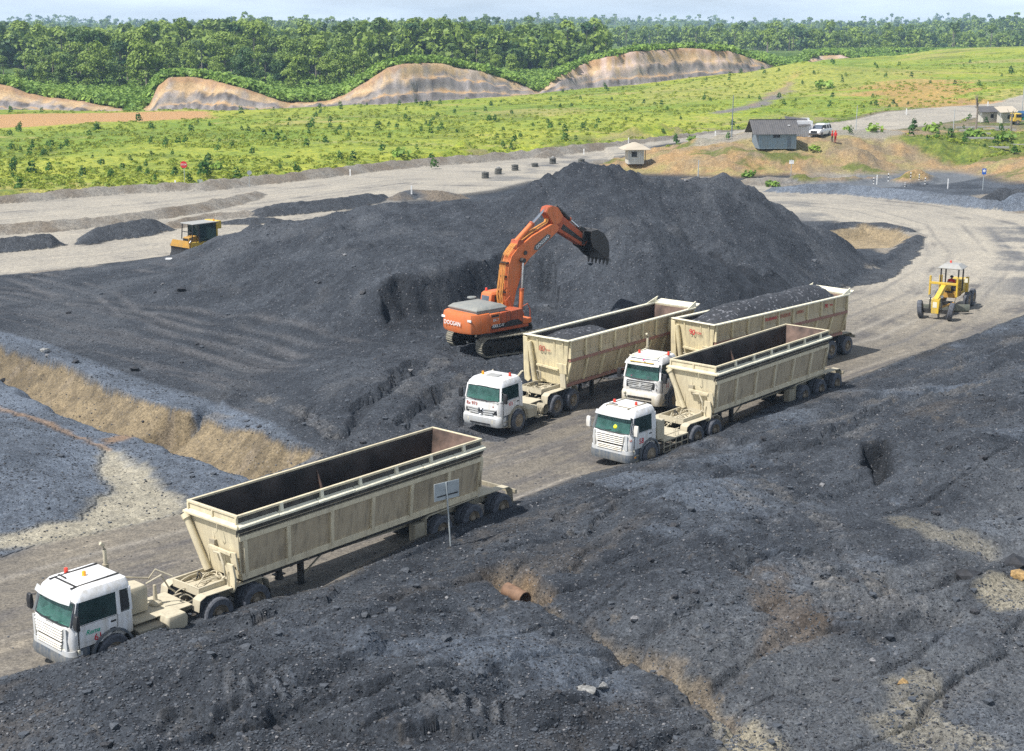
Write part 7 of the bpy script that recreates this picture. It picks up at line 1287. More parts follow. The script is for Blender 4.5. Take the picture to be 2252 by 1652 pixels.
# ------------------------------------------------------------------ huts
h0 = on_ground(1702, 307, 4.6); hb = math.atan2(.10, 1)
hut = empty('site_hut', (h0.x, h0.y, h0.z - .1), hb, label='blue grey plank hut with dark gable roof on the ochre mound', cat='hut')
Lh, Wh, Hh_ = 2.75, 1.9, 2.25
for i in range(22):                             # upright boards of the long wall facing the road
    x = -Lh + i * .25; MB().box(x + .01, x + .24, -Wh - .02 + random.uniform(-.012, .012), -Wh + .03, 0, Hh_).build('plank', M['bluewood'], hut)
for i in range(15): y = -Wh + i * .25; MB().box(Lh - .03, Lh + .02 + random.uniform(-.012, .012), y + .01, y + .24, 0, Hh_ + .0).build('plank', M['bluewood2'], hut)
MB().box(-Lh + .02, Lh - .04, -Wh + .04, Wh, 0, Hh_).build('inner_wall', M['bluewood2'], hut)
MB().box(-Lh * .25, Lh * .12, -Wh - .05, -Wh - .02, 1.55, 1.95).build('window', M['black'], hut); MB().box(-Lh * .25 - .05, Lh * .12 + .05, -Wh - .07, -Wh - .045, 1.50, 1.55).build('window_sill', M['bluewood'], hut)
MB().box(1.4, 2.0, -Wh - .035, -Wh - .02, .02, 1.7).build('door', M['bluewood2'], hut)
rz_ = 1.75
for s, nm in ((-1, 'roof'), (1, 'roof')):
    m = MB(); n_ = 44; xa, xb = -Lh - 1.0, Lh + .45
    for i in range(n_):
        x0_, x1_ = xa + (xb - xa) * i / n_, xa + (xb - xa) * (i + 1) / n_; zo0, zo1 = (.03 if i % 2 else 0), (0 if i % 2 else .03)
        m.hexa([(x0_, s * (Wh + .55), Hh_ - .22 + zo0), (x1_, s * (Wh + .55), Hh_ - .22 + zo1), (x1_, 0, Hh_ + rz_ + zo1), (x0_, 0, Hh_ + rz_ + zo0), (x0_, s * (Wh + .55), Hh_ - .19 + zo0), (x1_, s * (Wh + .55), Hh_ - .19 + zo1), (x1_, 0, Hh_ + rz_ + .03 + zo1), (x0_, 0, Hh_ + rz_ + .03 + zo0)])
    m.build(nm, M['darkroof'], hut)
MB().beam((-Lh - 1.0, 0, Hh_ + rz_ + .06), (Lh + .45, 0, Hh_ + rz_ + .06), .25, .05).build('ridge_cap', M['darkroof'], hut)
MB().add([(Lh - .1, -Wh, Hh_), (Lh - .1, Wh, Hh_), (Lh - .1, 0, Hh_ + rz_ - .1), (Lh - .15, -Wh, Hh_), (Lh - .15, Wh, Hh_), (Lh - .15, 0, Hh_ + rz_ - .1)], [(0, 1, 2), (3, 5, 4), (0, 3, 4, 1), (1, 4, 5, 2), (2, 5, 3, 0)]).build('gable', M['black'], hut)
MB().box(Lh - 1.1, Lh - .8, -1.2, -.9, Hh_ + .95, Hh_ + 1.05).build('roof_patch', M['whitetxt'], hut)
s0 = on_ground(1757, 300, 4.6); sh_ = empty('white_shed', (s0.x, s0.y + 1.2, s0.z - .1), hb, label='white sheet metal shed with lean-to roof between the hut and the white car', cat='shed')
for i in range(12): x = -1.7 + i * .3; MB().box(x + .01, x + .29, -1.22, -1.17 + random.uniform(0, .02), 0, 1.75).build('sheet_panel', M['shedwhite'], sh_)
MB().box(-1.7, 1.9, -1.16, 1.2, 0, 2.3).build('wall', M['shedwhite'], sh_); MB().hexa([(-1.9, -1.9, 1.5), (1.5, -1.5, 1.7), (1.5, .6, 2.5), (-1.9, .6, 2.9), (-1.9, -1.9, 1.54), (1.5, -1.5, 1.74), (1.5, .6, 2.54), (-1.9, .6, 2.94)]).build('roof', M['darkroof'], sh_)
MB().box(-.2, 2.0, .8, 1.3, 2.3, 2.62).build('wall_top', M['shedwhite'], sh_)
b0 = on_ground(1395, 362, 1.4); bt = empty('guard_booth', (b0.x, b0.y, b0.z), .12, label='small pale guard booth with pyramid roof behind the coal peak', cat='booth')
for i in range(9): x = -1.15 + i * .255; MB().box(x + .01, x + .245, -1.16 - random.uniform(0, .015), -1.1, 0, 2.05).build('plank', M['boothw'], bt)
for i in range(9): y = -1.1 + i * .255; MB().box(1.1, 1.15 + random.uniform(0, .015), y + .01, y + .245, 0, 2.05).build('plank', M['boothw2'], bt)
MB().box(-1.13, 1.09, -1.09, 1.12, 0, 2.05).build('inner_wall', M['boothw2'], bt); MB().box(-.65, .1, -1.20, -1.165, 1.0, 1.75).build('window', M['black'], bt)
for z in (.96, 1.75): MB().box(-.70, .15, -1.22, -1.18, z, z + .05).build('window_frame', M['boothw'], bt)
MB().beam((1.3, -1.2, 0), (1.3, -1.2, 2.1), .09, .09).build('corner_post', M['steel'], bt)
m = MB(); loft(m, [[(x * k, y * k, z) for x, y in ((-1, -1), (1, -1), (1, 1), (-1, 1))] for z, k in ((2.02, 2.0), (2.08, 2.0), (2.62, 1.05), (2.95, .3), (3.0, .05))]); m.build('roof', M['boothroof'], bt)
# far-right yard: little huts, a truck, sawn timber
for (x, y, w_, h_, lab, rf_) in ((2175, 268, 3.6, 2.0, 'small pale hut with sagging dark roof beside the bare tree', 'darkroof'), (2212, 270, 2.6, 2.1, 'brown shack with patched roof between the pale hut and the blue truck', 'boothroof')):
    q = on_ground(x, y, 4.2); s_ = empty('shack', (q.x, q.y, q.z), .1, label=lab, cat='shack'); MB().box(-w_ / 2, w_ / 2, -1.2, 1.2, 0, h_).build('wall', M['boothw2'], s_); MB().box(-.3, .3, -1.23, -1.2, .8, 1.5).build('window', M['black'], s_)
    MB().hexa([(-w_ / 2 - .7, -1.7, h_ - .15), (w_ / 2 + .4, -1.7, h_ - .05), (w_ / 2 + .4, 1.4, h_ + .9), (-w_ / 2 - .7, 1.4, h_ + .8), (-w_ / 2 - .7, -1.7, h_ - .1), (w_ / 2 + .4, -1.7, h_ + .0), (w_ / 2 + .4, 1.4, h_ + .95), (-w_ / 2 - .7, 1.4, h_ + .85)]).build('roof', M[rf_], s_)
    for x_ in (-w_ / 2 - .6, w_ / 2 + .3): MB().beam((x_, -1.6, -.3), (x_, -1.6, h_ - .1), .08, .08).build('post', M['boothw'], s_)
q = on_ground(2196, 266, 4.2); MB().hexa([(-1.0, -.6, .6), (1.0, -.6, .6), (1.0, .6, .6), (-1.0, .6, .6), (-.9, -.5, 1.6), (.9, -.5, 1.7), (.9, .5, 1.9), (-.9, .5, 1.8)]).build('tarpaulin', M['tealp'], None, loc=q, label='teal tarpaulin hung between the two shacks at far right', cat='tarpaulin')
q = on_ground(2243, 274, 4.2); tk_ = empty('flatbed_truck', (q.x, q.y, q.z), math.pi + .1, label='blue and yellow truck cut by the right edge, beside the shacks', cat='truck')
MB().box(.2, 1.6, -1, 1, .6, 2.1).build('cab', M['yellow'], tk_, bevel=.08); MB().box(1.55, 1.62, -.8, .8, 1.35, 1.95).build('windscreen', M['glass_d'], tk_); MB().box(.3, 1.3, .98, 1.02, 1.35, 1.9).build('side_window', M['black'], tk_); MB().box(-3.6, .1, -1.1, 1.1, .9, 1.5).build('cargo_bed', M['tealp'], tk_); m = MB(); loft(m, [[(x, y * k, z) for x, y in ((-3.7, -1.15), (.3, -1.15), (.3, 1.15), (-3.7, 1.15))] for z, k in ((1.5, 1), (2.1, 1), (2.5, .4))]); m.build('tarpaulin_cover', M['bluetarp'], tk_)
for x_ in (.9, -2.6): [wheel('front', .45, (x_, s * 1.0, .45), tk_, s) for s in (1, -1)]
tm_n = 0
for r_ in range(5):
    for c_i in range(3):
        q = on_ground(2128 + c_i * 38 + r_ * 6, 282 + r_ * 6, 4.2); L__ = random.uniform(3.2, 5.5)
        MB().box(-L__ / 2, L__ / 2, -.22, .22, 0, .3).build('timber_stack', M['timber'], None, loc=q, label='low grey stack of sawn timber lying in the yard by the shacks', cat='timber stack', group='sawn timber stacks in the yard').rotation_euler[2] = random.uniform(-.1, .1)
# ------------------------------------------------------------------ signs, posts, poles, tyre stacks
def pole(px, py, z, h, r, mat, nm, **k):
    q = on_ground(px, py, z); o = MB().tube([(0, 0, -.2), (0, 0, h)], r, 8).build(nm, mat, None, loc=q, **k); return o, q
sg = on_ground(992, 1201, 1.0); sign = empty('road_sign', sg, 0, label='back of a grey rectangular road sign on a thin leaning pole on the spoil bank', cat='sign')
MB().tube([(0, 0, -.3), (-.16, 0, 2.55)], .03, 8).build('sign_pole', M['galv'], sign); cR = Matrix.Translation((-.14, .03, 2.2)) @ Matrix.Rotation(math.radians(38), 4, 'Z') @ Matrix.Rotation(.0, 4, 'X')
m = MB(); m.M = cR; m.box(-.58, .58, 0, .02, -.33, .36); m.build('sign_board', M['galv'], sign, bevel=.005); m = MB(); m.M = cR; m.beam((-.45, -.02, -.16), (.5, -.02, -.14), .03, .04); m.build('sign_bracket', M['darktxt'], sign); m = MB(); m.M = cR; m.box(-.018, .018, -.03, 0, -.33, .34); m.build('sign_rib', M['darktxt'], sign)
q = on_ground(406, 396, .6); ss = empty('stop_sign', q, 0, label='round red stop sign at the edge of the grass field', cat='sign'); MB().tube([(0, 0, 0), (0, 0, 2.2)], .05, 6).build('sign_pole', M['galv'], ss); MB().lathe([(.001, 0), (.46, 0), (.46, .03), (.001, .03)], (0, -.08, 2.3), 'y', 20).build('sign_disc', M['signred'], ss); text('STOP', .32, (0, -.10, 2.3), (R90, 0, 0), M['whitetxt'], ss)
q = on_ground(548, 412, 0); ts_ = empty('road_sign', q, .3, label='pale oval road sign on a thin post by the dividing berm', cat='sign'); MB().tube([(0, 0, 0), (.1, 0, 1.9)], .04, 6).build('sign_pole', M['galv'], ts_); o = MB().lathe([(.001, 0), (.3, 0), (.3, .02), (.001, .02)], (.1, -.06, 1.9), 'y', 16).build('sign_disc', M['galv'], ts_)
q = on_ground(440, 404, .4); MB().box(-.35, .35, -.02, .02, .0, .55).build('road_sign', M['galv'], None, loc=q, label='low pale board at the gap in the roadside kerb', cat='sign')
q = on_ground(812, 466, 0); MB().box(-.22, .22, -.02, .02, 0, .75).build('marker_board', M['galv'], None, loc=q, label='small grey marker board behind the coal ridge', cat='sign')
q = on_ground(1739, 392, .1); s3 = empty('road_sign', q, 0, label='tall thin sign post with a white plate below the hut mound', cat='sign'); MB().tube([(0, 0, 0), (0, 0, 2.5)], .045, 6).build('sign_pole', M['galv'], s3); MB().box(-.32, .32, -.08, -.05, 1.9, 2.4).build('sign_board', M['whitetxt'], s3)
q = on_ground(2161, 418, .2); s4 = empty('road_sign', q, 0, label='blue and white sign on a pole by the bend at right', cat='sign'); MB().tube([(0, 0, 0), (0, 0, 2.3)], .05, 6).build('sign_pole', M['galv'], s4); MB().box(-.26, .26, -.09, -.06, 2.0, 2.75).build('sign_board', M['signblue'], s4); MB().lathe([(.001, 0), (.18, 0), (.001, -.01)], (0, -.1, 2.45), 'y', 14).build('white_arrow_disc', M['whitetxt'], s4)
for i, (x, y, z, h, w_) in enumerate([(1921, 412, 0, 1.0, 'first striped post from the left on the berm'), (1927, 414, .4, 1.5, 'white striped post second from the left on the bend berm'), (1953, 408, 0, 1.3, 'striped post third from the left before the ochre bank'), (1990, 420, .3, .8, 'short striped post low on the berm'), (2002, 405, .2, 1.2, 'striped post before the small black heap'), (2034, 416, .2, 1.1, 'striped post right of the small black heap'), (2084, 423, .6, 1.6, 'tallest striped post on the bend berm')]) if False else enumerate([(1921, 405, .2, 1.1, 'striped marker post, leftmost on the berm at the bend'), (1928, 406, .6, 1.6, 'white marker post standing close beside the leftmost striped one'), (1953, 402, .1, 1.4, 'striped marker post before the ochre cut bank'), (1990, 410, .3, .7, 'short striped marker post low on the bend berm'), (2002, 402, .2, 1.3, 'thin striped marker post left of the small black heap'), (2034, 407, .3, 1.1, 'striped marker post before the small black heap'), (2021, 398, .1, 1.0, 'faint marker post behind the bend berm'), (2084, 415, .8, 1.6, 'tallest striped marker post, rightmost on the bend berm')]):
    q = on_ground(x, y, z); mp_ = empty('marker_post', q, 0, label=w_, cat='marker post', group='striped marker posts at the bend'); n5 = 5
    for k in range(n5): MB().box(-.055, .055, -.055, .055, .8 * h * k / n5, .8 * h * (k + 1) / n5).build('band', M['whitetxt'] if k % 2 == 0 or h > 1.5 else M['darktxt'], mp_)
for i, (x, y, h, lab) in enumerate([(770, 376, .9, 'white stake by the kerb left of the brown mound'), (905, 432 - 8, 1.0, 'thin stake on the dark heap behind the ridge'), (1284, 330, .9, 'white stake before the green bush by the kerb'), (1382, 318, .9, 'white stake near the grey earth mound'), (386, 412, .9, 'white stake left of the stop sign'), (1993, 252, 1.2, 'white stake by the far road beyond the car'), (2172, 236, 1.2, 'white stake beside the far road at upper right'), (1573, 300, 1.0, 'white stake at the end of the brown kerb')]):
    q = on_ground(x, y, .6); MB().box(-.09, .09, -.09, .09, -.1, h).build('stake', M['whitetxt'], None, loc=q, label=lab, cat='stake', group='white roadside stakes')
for (x, y, z, ytop, lab) in ((1609, 302, 4.0, 210, 'bare utility pole left of the blue grey hut'), (1882, 287, 4.4, 232, 'slim pole behind the white car'), (2096, 290, 4.3, 240, 'thin pale pole before the timber yard'), (1535, 390, .2, 352, 'thin post at the foot of the ochre mound'), (2246, 262, 4.2, 185, 'tall pale pole at the right edge')):
    q = on_ground(x, y, z); d_ = q.y; h_ = PD(x, ytop, d_).z - q.z; MB().tube([(0, 0, -.2), (.05, 0, h_)], [.09, .06], 8).build('utility_pole', M['galv'] if x != 1609 else M['bluewood2'], None, loc=q, label=lab, cat='pole', group='poles by the hut mound')
for i, (x, y, n_, s_, lab) in enumerate([(1068, 392, 3, 1, 'stack of three tyres on the road, nearest and leftmost of the row'), (1096, 383, 3, .95, 'stack of tyres second from left on the road, topped with earth'), (1133, 375, 3, 1, 'stack of tyres third from left on the road'), (1176, 367, 2, 1, 'low stack of tyres fourth from left on the road'), (1216, 360, 3, 1, 'stack of tyres fifth from left with a stone on top'), (1279, 361, 3, .9, 'pale dusty stack of tyres rightmost, by the brown heap')]):
    q = on_ground(x, y, 0); tr_ = empty('tyre_stack', q, 0, label=lab, cat='tyre stack', group='tyre stacks dividing the road')
    for k in range(n_): MB().lathe([(.25, 0), (.3, .02), (.48, .03), (.52, .08), (.52, .22), (.48, .27), (.3, .28), (.25, .3), (.25, 0)], (random.uniform(-.05, .05), random.uniform(-.05, .05), .29 * k * s_), 'z', 20).build('tyre', M['tyred'], tr_)
    if i in (1, 4): MB().lathe([(.3, .0), (.28, .12), (.12, .26), (.001, .3)], (0, 0, .29 * n_ * s_), 'z', 9).build('stone', M['stone'], tr_)
# white slab by the dozer, rocks, culvert pipe
q = on_ground(372, 571, .3); MB().box(-.28, .28, -.2, .2, 0, .12).build('white_slab', M['whitetxt'], None, loc=q, label='small white slab on the coal below the bulldozer blade', cat='slab')
q = P(1148, 1330, -.05); pp = empty('culvert_pipe', (q.x, q.y, q.z + .05), 0, label='rusty steel culvert pipe end sticking out of the pit in the spoil bank', cat='pipe')
m = MB(); dr_ = Vector((.62, -.72, -.06)); a = Vector((-.55, .6, .28)); 
def ptube(r0, r1, mat, nm):
    m = MB(); n_ = 20; d_ = dr_.normalized(); u = d_.cross(Vector((0, 0, 1))).normalized(); w__ = u.cross(d_); V = []
    for (rr_, t_) in ((r0, 0), (r0, 1.0), (r1, 1.0), (r1, 0)): V += [a + d_ * t_ + (u * math.cos(x_) + w__ * math.sin(x_)) * rr_ for x_ in [2 * math.pi * i / n_ for i in range(n_)]]
    m.add(V, [(i * n_ + k, i * n_ + (k + 1) % n_, ((i + 1) % 4) * n_ + (k + 1) % n_, ((i + 1) % 4) * n_ + k) for i in range(4) for k in range(n_)], True); return m.build(nm, mat, pp)
ptube(.27, .235, M['rustpipe'], 'pipe_wall')
def rock_mesh(nm, seed, rough=.35):
    bm = bmesh.new(); bmesh.ops.create_icosphere(bm, subdivisions=1, radius=1); rr_ = random.Random(seed)
    for v in bm.verts: v.co *= 1 + rr_.uniform(-rough, rough); v.co.z *= .72
    me = bpy.data.meshes.new(nm); bm.to_mesh(me); bm.free(); return me
ROCKS = [rock_mesh('rock', i) for i in range(5)]
for i, (x, y, z, s_, mt, lab) in enumerate([(2123, 1272, .7, .42, 'darkrock', 'smooth dark boulder lying near the pale puddle at right'), (2228, 1250, .7, .5, 'darkrock', 'large dark boulder at the right edge above the puddle'), (2244, 1268, .7, .3, 'ochrock', 'ochre stone at the right edge beside the dark boulder'), (1985, 1506, .3, .2, 'ochrock', 'flat pale ochre stone in the lower right mud'), (298, 815, .0, .32, 'coalrock', 'black boulder on the apron above the trench'), (96, 773, .0, .26, 'stone', 'grey boulder at the lip of the trench, left'), (165, 798, .0, .25, 'coalrock', 'small black boulder beside the tyre ruts'), (1292, 1525, .5, .30, 'stone', 'pale grey boulder in the foreground gully side'), (1326, 1518, .5, .16, 'stone', 'pale stone just right of the grey foreground boulder'), (400, 640, .9, .38, 'coalrock', 'black clod low on the west slope of the pile')]):
    q = on_ground(x, y, z); o = bpy.data.objects.new('boulder', ROCKS[i % 5].copy()); o.data.materials.append(M[mt]); COL.objects.link(o); o.location = q + Vector((0, 0, s_ * .25)); o.scale = (s_ * 1.2, s_, s_ * .9); o.rotation_euler = (0, 0, i * 1.3); tag(o, lab, 'boulder', 'boulders on the spoil and coal')
# ------------------------------------------------------------------ trees and shrubs
def leafmat(name, c0, c1, spread=.5):
    m, t, N, Lk, B = newmat(name); oi = N.new('ShaderNodeObjectInfo'); n = noise_node(N, Lk, .22, 3, .5); n2 = noise_node(N, Lk, 1.2, 3)
    a = N.new('ShaderNodeMath'); a.operation = 'MULTIPLY_ADD'; Lk(oi.outputs['Random'], a.inputs[0]); a.inputs[1].default_value = spread * 1.3; Lk(n.outputs[0], a.inputs[2])
    r = ramp(N, Lk, a.outputs[0], .35, .5 + spread, (*c0, 1), (*c1, 1)); r2 = ramp(N, Lk, n2.outputs[0], .3, .7, (.7, .7, .7, 1), (1.3, 1.3, 1.2, 1)); Lk(mixc(N, Lk, 1, r.outputs[0], r2.outputs[0], 'MULTIPLY'), B.inputs['Base Color'])
    B.inputs['Roughness'].default_value = .6; B.inputs['Specular IOR Level'].default_value = .3
    tl = N.new('ShaderNodeBsdfTranslucent'); Lk(r.outputs[0], tl.inputs[0]); ms = N.new('ShaderNodeMixShader'); ms.inputs[0].default_value = .25; Lk(B.outputs[0], ms.inputs[1]); Lk(tl.outputs[0], ms.inputs[2]); Lk(ms.outputs[0], N['Material Output'].inputs[0]); return m
LEAFG = leafmat('ground_cover_leaves', (.16, .25, .028), (.31, .35, .045)); LEAF = leafmat('jungle_leaves', (.014, .070, .038), (.23, .32, .058), .7); LEAF2 = leafmat('brush_leaves', (.12, .23, .04), (.26, .39, .07)); LEAF3 = leafmat('young_bush_leaves', (.03, .10, .018), (.07, .17, .025)); BARK = simple('bark', (.22, .19, .15), .9)
def leaves(blobs, n, sz, rs, flat=.5):
    """leaf sprays scattered through the outer part of a set of ellipsoids"""
    g = np.random.default_rng(rs); V = []; F = []; wts = np.array([b[3] * b[4] for b in blobs]); wts = wts / wts.sum()
    for i in range(n):
        cx, cy, cz_, rx, rz_ = blobs[g.choice(len(blobs), p=wts)]; d = g.normal(size=3); d /= np.linalg.norm(d)
        if d[2] < -.35: d[2] *= -.6
        r = g.uniform(.62, 1.05); c = np.array([cx + d[0] * rx * r, cy + d[1] * rx * r, cz_ + d[2] * rz_ * r]); nrm = d + g.normal(size=3) * .55 + np.array([0, 0, .3]); nrm /= np.linalg.norm(nrm)
        a = np.cross(nrm, g.normal(size=3)); a /= np.linalg.norm(a); b = np.cross(nrm, a); s = sz * g.uniform(.6, 1.3); k = len(V)
        V += [tuple(c + a * s + b * s * .2), tuple(c + b * s * .8), tuple(c - a * s), tuple(c - b * s * .8 - a * .1 * s)]; F.append((k, k + 1, k + 2, k + 3))
    me = bpy.data.meshes.new('crown'); me.from_pydata(V, [], F); return me
def trunk_mesh(h, r, limbs, rs, lean=.03):
    m = MB(); q = random.Random(rs); lx, ly = q.uniform(-lean, lean) * h, q.uniform(-lean, lean) * h
    m.tube([(0, 0, -1.0), (lx * .3, ly * .3, h * .35), (lx * .6, ly * .6, h * .65), (lx, ly, h)], [r * 1.3, r, r * .8, r * .4], 7)
    for (x, y, z) in limbs: m.tube([(lx * .7, ly * .7, h * .7), ((lx + x) / 2, (ly + y) / 2, (h * .75 + z) / 2 + .3), (x, y, z)], [r * .5, r * .35, r * .15], 5)
    me = bpy.data.meshes.new('trunk'); me.from_pydata(m.v, [], m.f); me.materials.append(BARK); return me
KINDS = []
for i in range(9):
    q = random.Random(50 + i); H0 = 16.0; tall = i % 3
    if tall == 0: bl_s = [(q.uniform(-2, 2), q.uniform(-2, 2), q.uniform(10.5, 14), q.uniform(2.0, 3.2), q.uniform(1.5, 2.3)) for _ in range(7)]
    elif tall == 1: bl_s = [(q.uniform(-2.6, 2.6), q.uniform(-2.6, 2.6), q.uniform(4, 13.5), q.uniform(1.8, 3.0), q.uniform(1.8, 2.8)) for _ in range(11)]
    else: bl_s = [(q.uniform(-1.4, 1.4), q.uniform(-1.4, 1.4), q.uniform(7, 14.5), q.uniform(1.2, 2.2), q.uniform(1.0, 1.9)) for _ in range(8)]
    cr_ = leaves(bl_s, 1500 if tall == 1 else 1100, .42, 70 + i); cr_.materials.append(LEAF); KINDS.append((trunk_mesh(12.5, .28, [(b[0], b[1], b[2] - .4) for b in bl_s[:5]], i), cr_, ['tall tree with high crown on a pale trunk', 'broad green tree leafy down to the ground', 'slender tree with a narrow ragged crown'][tall]))
ZX = [330, 640, 1190, 1760]; ZONES = [', behind the leftmost cut', ', behind the second cut from the left', ', behind the broad central cut', ', behind the long right cut', ', beyond the grassy rise at right']
placed = 0
def add_tree(x, y, s, k, lab=None, grp='jungle trees beyond the cut slopes'):
    global placed
    z = ground_z(x, y); t, c, l = KINDS[k]; r = empty('jungle_tree', (x, y, z - .3), random.uniform(0, 6.3), label=lab or l + ZONES[int(np.searchsorted(ZX, 1126 + 3035 * x / y))], cat='tree', group=grp); r.scale = (s * random.uniform(.9, 1.15),) * 2 + (s,)
    for nm, me in (('trunk', t), ('crown', c)): o = bpy.data.objects.new(nm, me); COL.objects.link(o); o.parent = r
    placed += 1
# skyline of the front wood: (mark x, mark y of the tops), trees set at chosen distances
SKY = [(-200, 85), (0, 92), (60, 88), (90, 70), (150, 72), (205, 40), (240, 55), (310, 36), (345, 60), (400, 82), (450, 80), (490, 48), (510, 70), (555, 44), (590, 72), (640, 55), (680, 45), (730, 62), (790, 58), (820, 85), (880, 100), (940, 80), (990, 58), (1010, 85), (1050, 72), (1110, 66), (1150, 88), (1230, 80), (1290, 72), (1340, 88), (1400, 82), (1440, 92), (1500, 92), (1560, 85), (1620, 60), (1680, 50), (1700, 58), (1740, 85), (1800, 88), (1850, 60), (1880, 50), (1930, 62), (1960, 50), (2000, 48), (2030, 80), (2080, 92), (2150, 70), (2200, 50), (2252, 80), (2500, 80)]
sx_, sy_ = zip(*SKY)
back_dist = lambda x: float(np.interp((x - 1126) / 3035, ca, cY)) + 22
tr_rng = random.Random(99)
for layer, (off, dy, n_) in enumerate(((60, 80, 52), (78, 62, 60), (102, 42, 62), (132, 20, 60), (175, 4, 58))):
    for i in range(n_):
        x = -120 + (2252 + 240) * (i + tr_rng.uniform(.05, .95)) / n_
        Yb = back_dist(x) + off + tr_rng.uniform(-8, 8) + (55 if x > 1350 else 0) + (30 if x > 1750 else 0)
        top = float(np.interp(x, sx_, sy_)) + dy * tr_rng.uniform(.5, 1.1) * (1 if x < 1300 else .55) + (tr_rng.uniform(-6, 10) if tr_rng.random() < .35 else tr_rng.uniform(10, 46)) * (layer >= 3)
        q = PD(x, top, Yb); gz = ground_z(q.x, q.y); h = q.z - gz
        if x > 1330 and tr_rng.random() < .35: continue
        if 4 < h < 34: add_tree(q.x, q.y, h / 15.3, tr_rng.choice((1, 1, 4, 7, 0, 3, 6, 2, 5, 8)) if layer > 1 else tr_rng.choice((1, 4, 7, 1, 4, 2)))
# scatter: one object of many small plants, instanced over points
def scatter(name, pts, sc, rz, var, meshes, **k):
    me = bpy.data.meshes.new(name); me.from_pydata([tuple(p) for p in pts], [], [])
    for nm_, ar, ty in (('sc', sc, 'FLOAT'), ('rz', rz, 'FLOAT'), ('vi', var, 'INT')): a_ = me.attributes.new(nm_, ty, 'POINT'); a_.data.foreach_set('value', np.asarray(ar, np.int32 if ty == 'INT' else np.float32))
    o = bpy.data.objects.new(name, me); COL.objects.link(o); g = bpy.data.node_groups.new(name, 'GeometryNodeTree'); g.interface.new_socket('Geometry', in_out='INPUT', socket_type='NodeSocketGeometry'); g.interface.new_socket('Geometry', in_out='OUTPUT', socket_type='NodeSocketGeometry')
    n = g.nodes; l = g.links.new; gi = n.new('NodeGroupInput'); go = n.new('NodeGroupOutput'); jn = n.new('GeometryNodeJoinGeometry')
    def attr(nm_, ty): a_ = n.new('GeometryNodeInputNamedAttribute'); a_.data_type = ty; a_.inputs['Name'].default_value = nm_; return a_.outputs[0]
    s_, r_, v_ = attr('sc', 'FLOAT'), attr('rz', 'FLOAT'), attr('vi', 'INT'); cx = n.new('ShaderNodeCombineXYZ'); l(r_, cx.inputs[2])
    for i, ms in enumerate(meshes):
        src = bpy.data.objects.new(name + '_piece', ms); oi = n.new('GeometryNodeObjectInfo'); oi.inputs[0].default_value = src; oi.inputs[1].default_value = True
        cm_ = n.new('FunctionNodeCompare'); cm_.data_type = 'INT'; cm_.operation = 'EQUAL'; l(v_, cm_.inputs[2]); cm_.inputs[3].default_value = i
        ip = n.new('GeometryNodeInstanceOnPoints'); l(gi.outputs[0], ip.inputs['Points']); l(cm_.outputs[0], ip.inputs['Selection']); l(oi.outputs['Geometry'], ip.inputs['Instance']); l(cx.outputs[0], ip.inputs['Rotation']); l(s_, ip.inputs['Scale']); l(ip.outputs[0], jn.inputs[0])
    l(jn.outputs[0], go.inputs[0]); md = o.modifiers.new('scatter', 'NODES'); md.node_group = g; return tag(o, kind='stuff', **k)
Zgrid = Z.reshape(shape)
def gz_many(x, y):
    i = np.clip(np.searchsorted(rows, y) - 1, 0, RR - 2); ty = (y - rows[i]) / (rows[i + 1] - rows[i]); f = (x / y - cols[0]) / (cols[1] - cols[0]); f = np.clip(f, 0, CC - 2.001); j = f.astype(int); f = f - j
    return (Zgrid[i, j] * (1 - f) + Zgrid[i, j + 1] * f) * (1 - ty) + (Zgrid[i + 1, j] * (1 - f) + Zgrid[i + 1, j + 1] * f) * ty
C2 = cls.reshape(shape)
def cls_at(x, y): i = np.clip(np.searchsorted(rows, y) - 1, 0, RR - 2); j = np.clip(((x / y - cols[0]) / (cols[1] - cols[0])).astype(int), 0, CC - 2); return C2[i, j]
# far wood out to the hills
FT = []
for i in range(4):
    q = random.Random(200 + i); bl_s = [(q.uniform(-3, 3), q.uniform(-3, 3), q.uniform(3, 11), q.uniform(2.2, 3.6), q.uniform(1.8, 3)) for _ in range(6)]; me = leaves(bl_s, 170, 1.0, 300 + i); me.materials.append(LEAF); FT.append(me)
for i in range(2):
    me = leaves([(0, 0, 13, 2.6, 1.8), (1.2, .5, 11, 1.6, 1.2)], 90, .8, 330 + i); m_ = MB(); m_.v = [tuple(v.co) for v in me.vertices]; m_.f = [tuple(p.vertices) for p in me.polygons]; k0 = len(m_.f); m_.tube([(0, 0, 0), (0, 0, 12)], .25, 5)
    m2 = bpy.data.meshes.new('far_tree'); m2.from_pydata(m_.v, [], m_.f); m2.materials.append(LEAF); m2.materials.append(BARK)
    for p in m2.polygons: p.material_index = 1 if p.index >= k0 else 0
    FT.append(m2)
N_ = 15000; u_ = rng.uniform(0, 1, N_); yy = 560 / (1 - u_ * (1 - 560 / 4200)); xx = yy * rng.uniform(-.42, .42, N_)
dn = fbm(xx * .008, yy * .006, 3, 401); okk = (dn > -.55) & ~((yy < 1500) & (xx / yy > .02) & (dn > -.22 + .25 * (yy > 1000))) & ~((yy < 1100) & (dn > .1)); lim_ = np.interp(xx / yy, ca, cY) + 150 + 40 * (xx / yy > .1); okk &= yy > lim_
xx, yy = xx[okk], yy[okk]; zz = gz_many(xx, yy); n_ = len(xx)
scatter('far_forest', np.c_[xx, yy, zz - .8], rng.uniform(.65, 1.35, n_) * (1 + .25 * sm(yy, 1500, 3500)), rng.uniform(0, 6.3, n_), rng.choice([0, 1, 2, 3, 0, 1, 2, 3, 4, 5], n_), FT, label='far forest on the hazy hills below the sky', cat='forest')
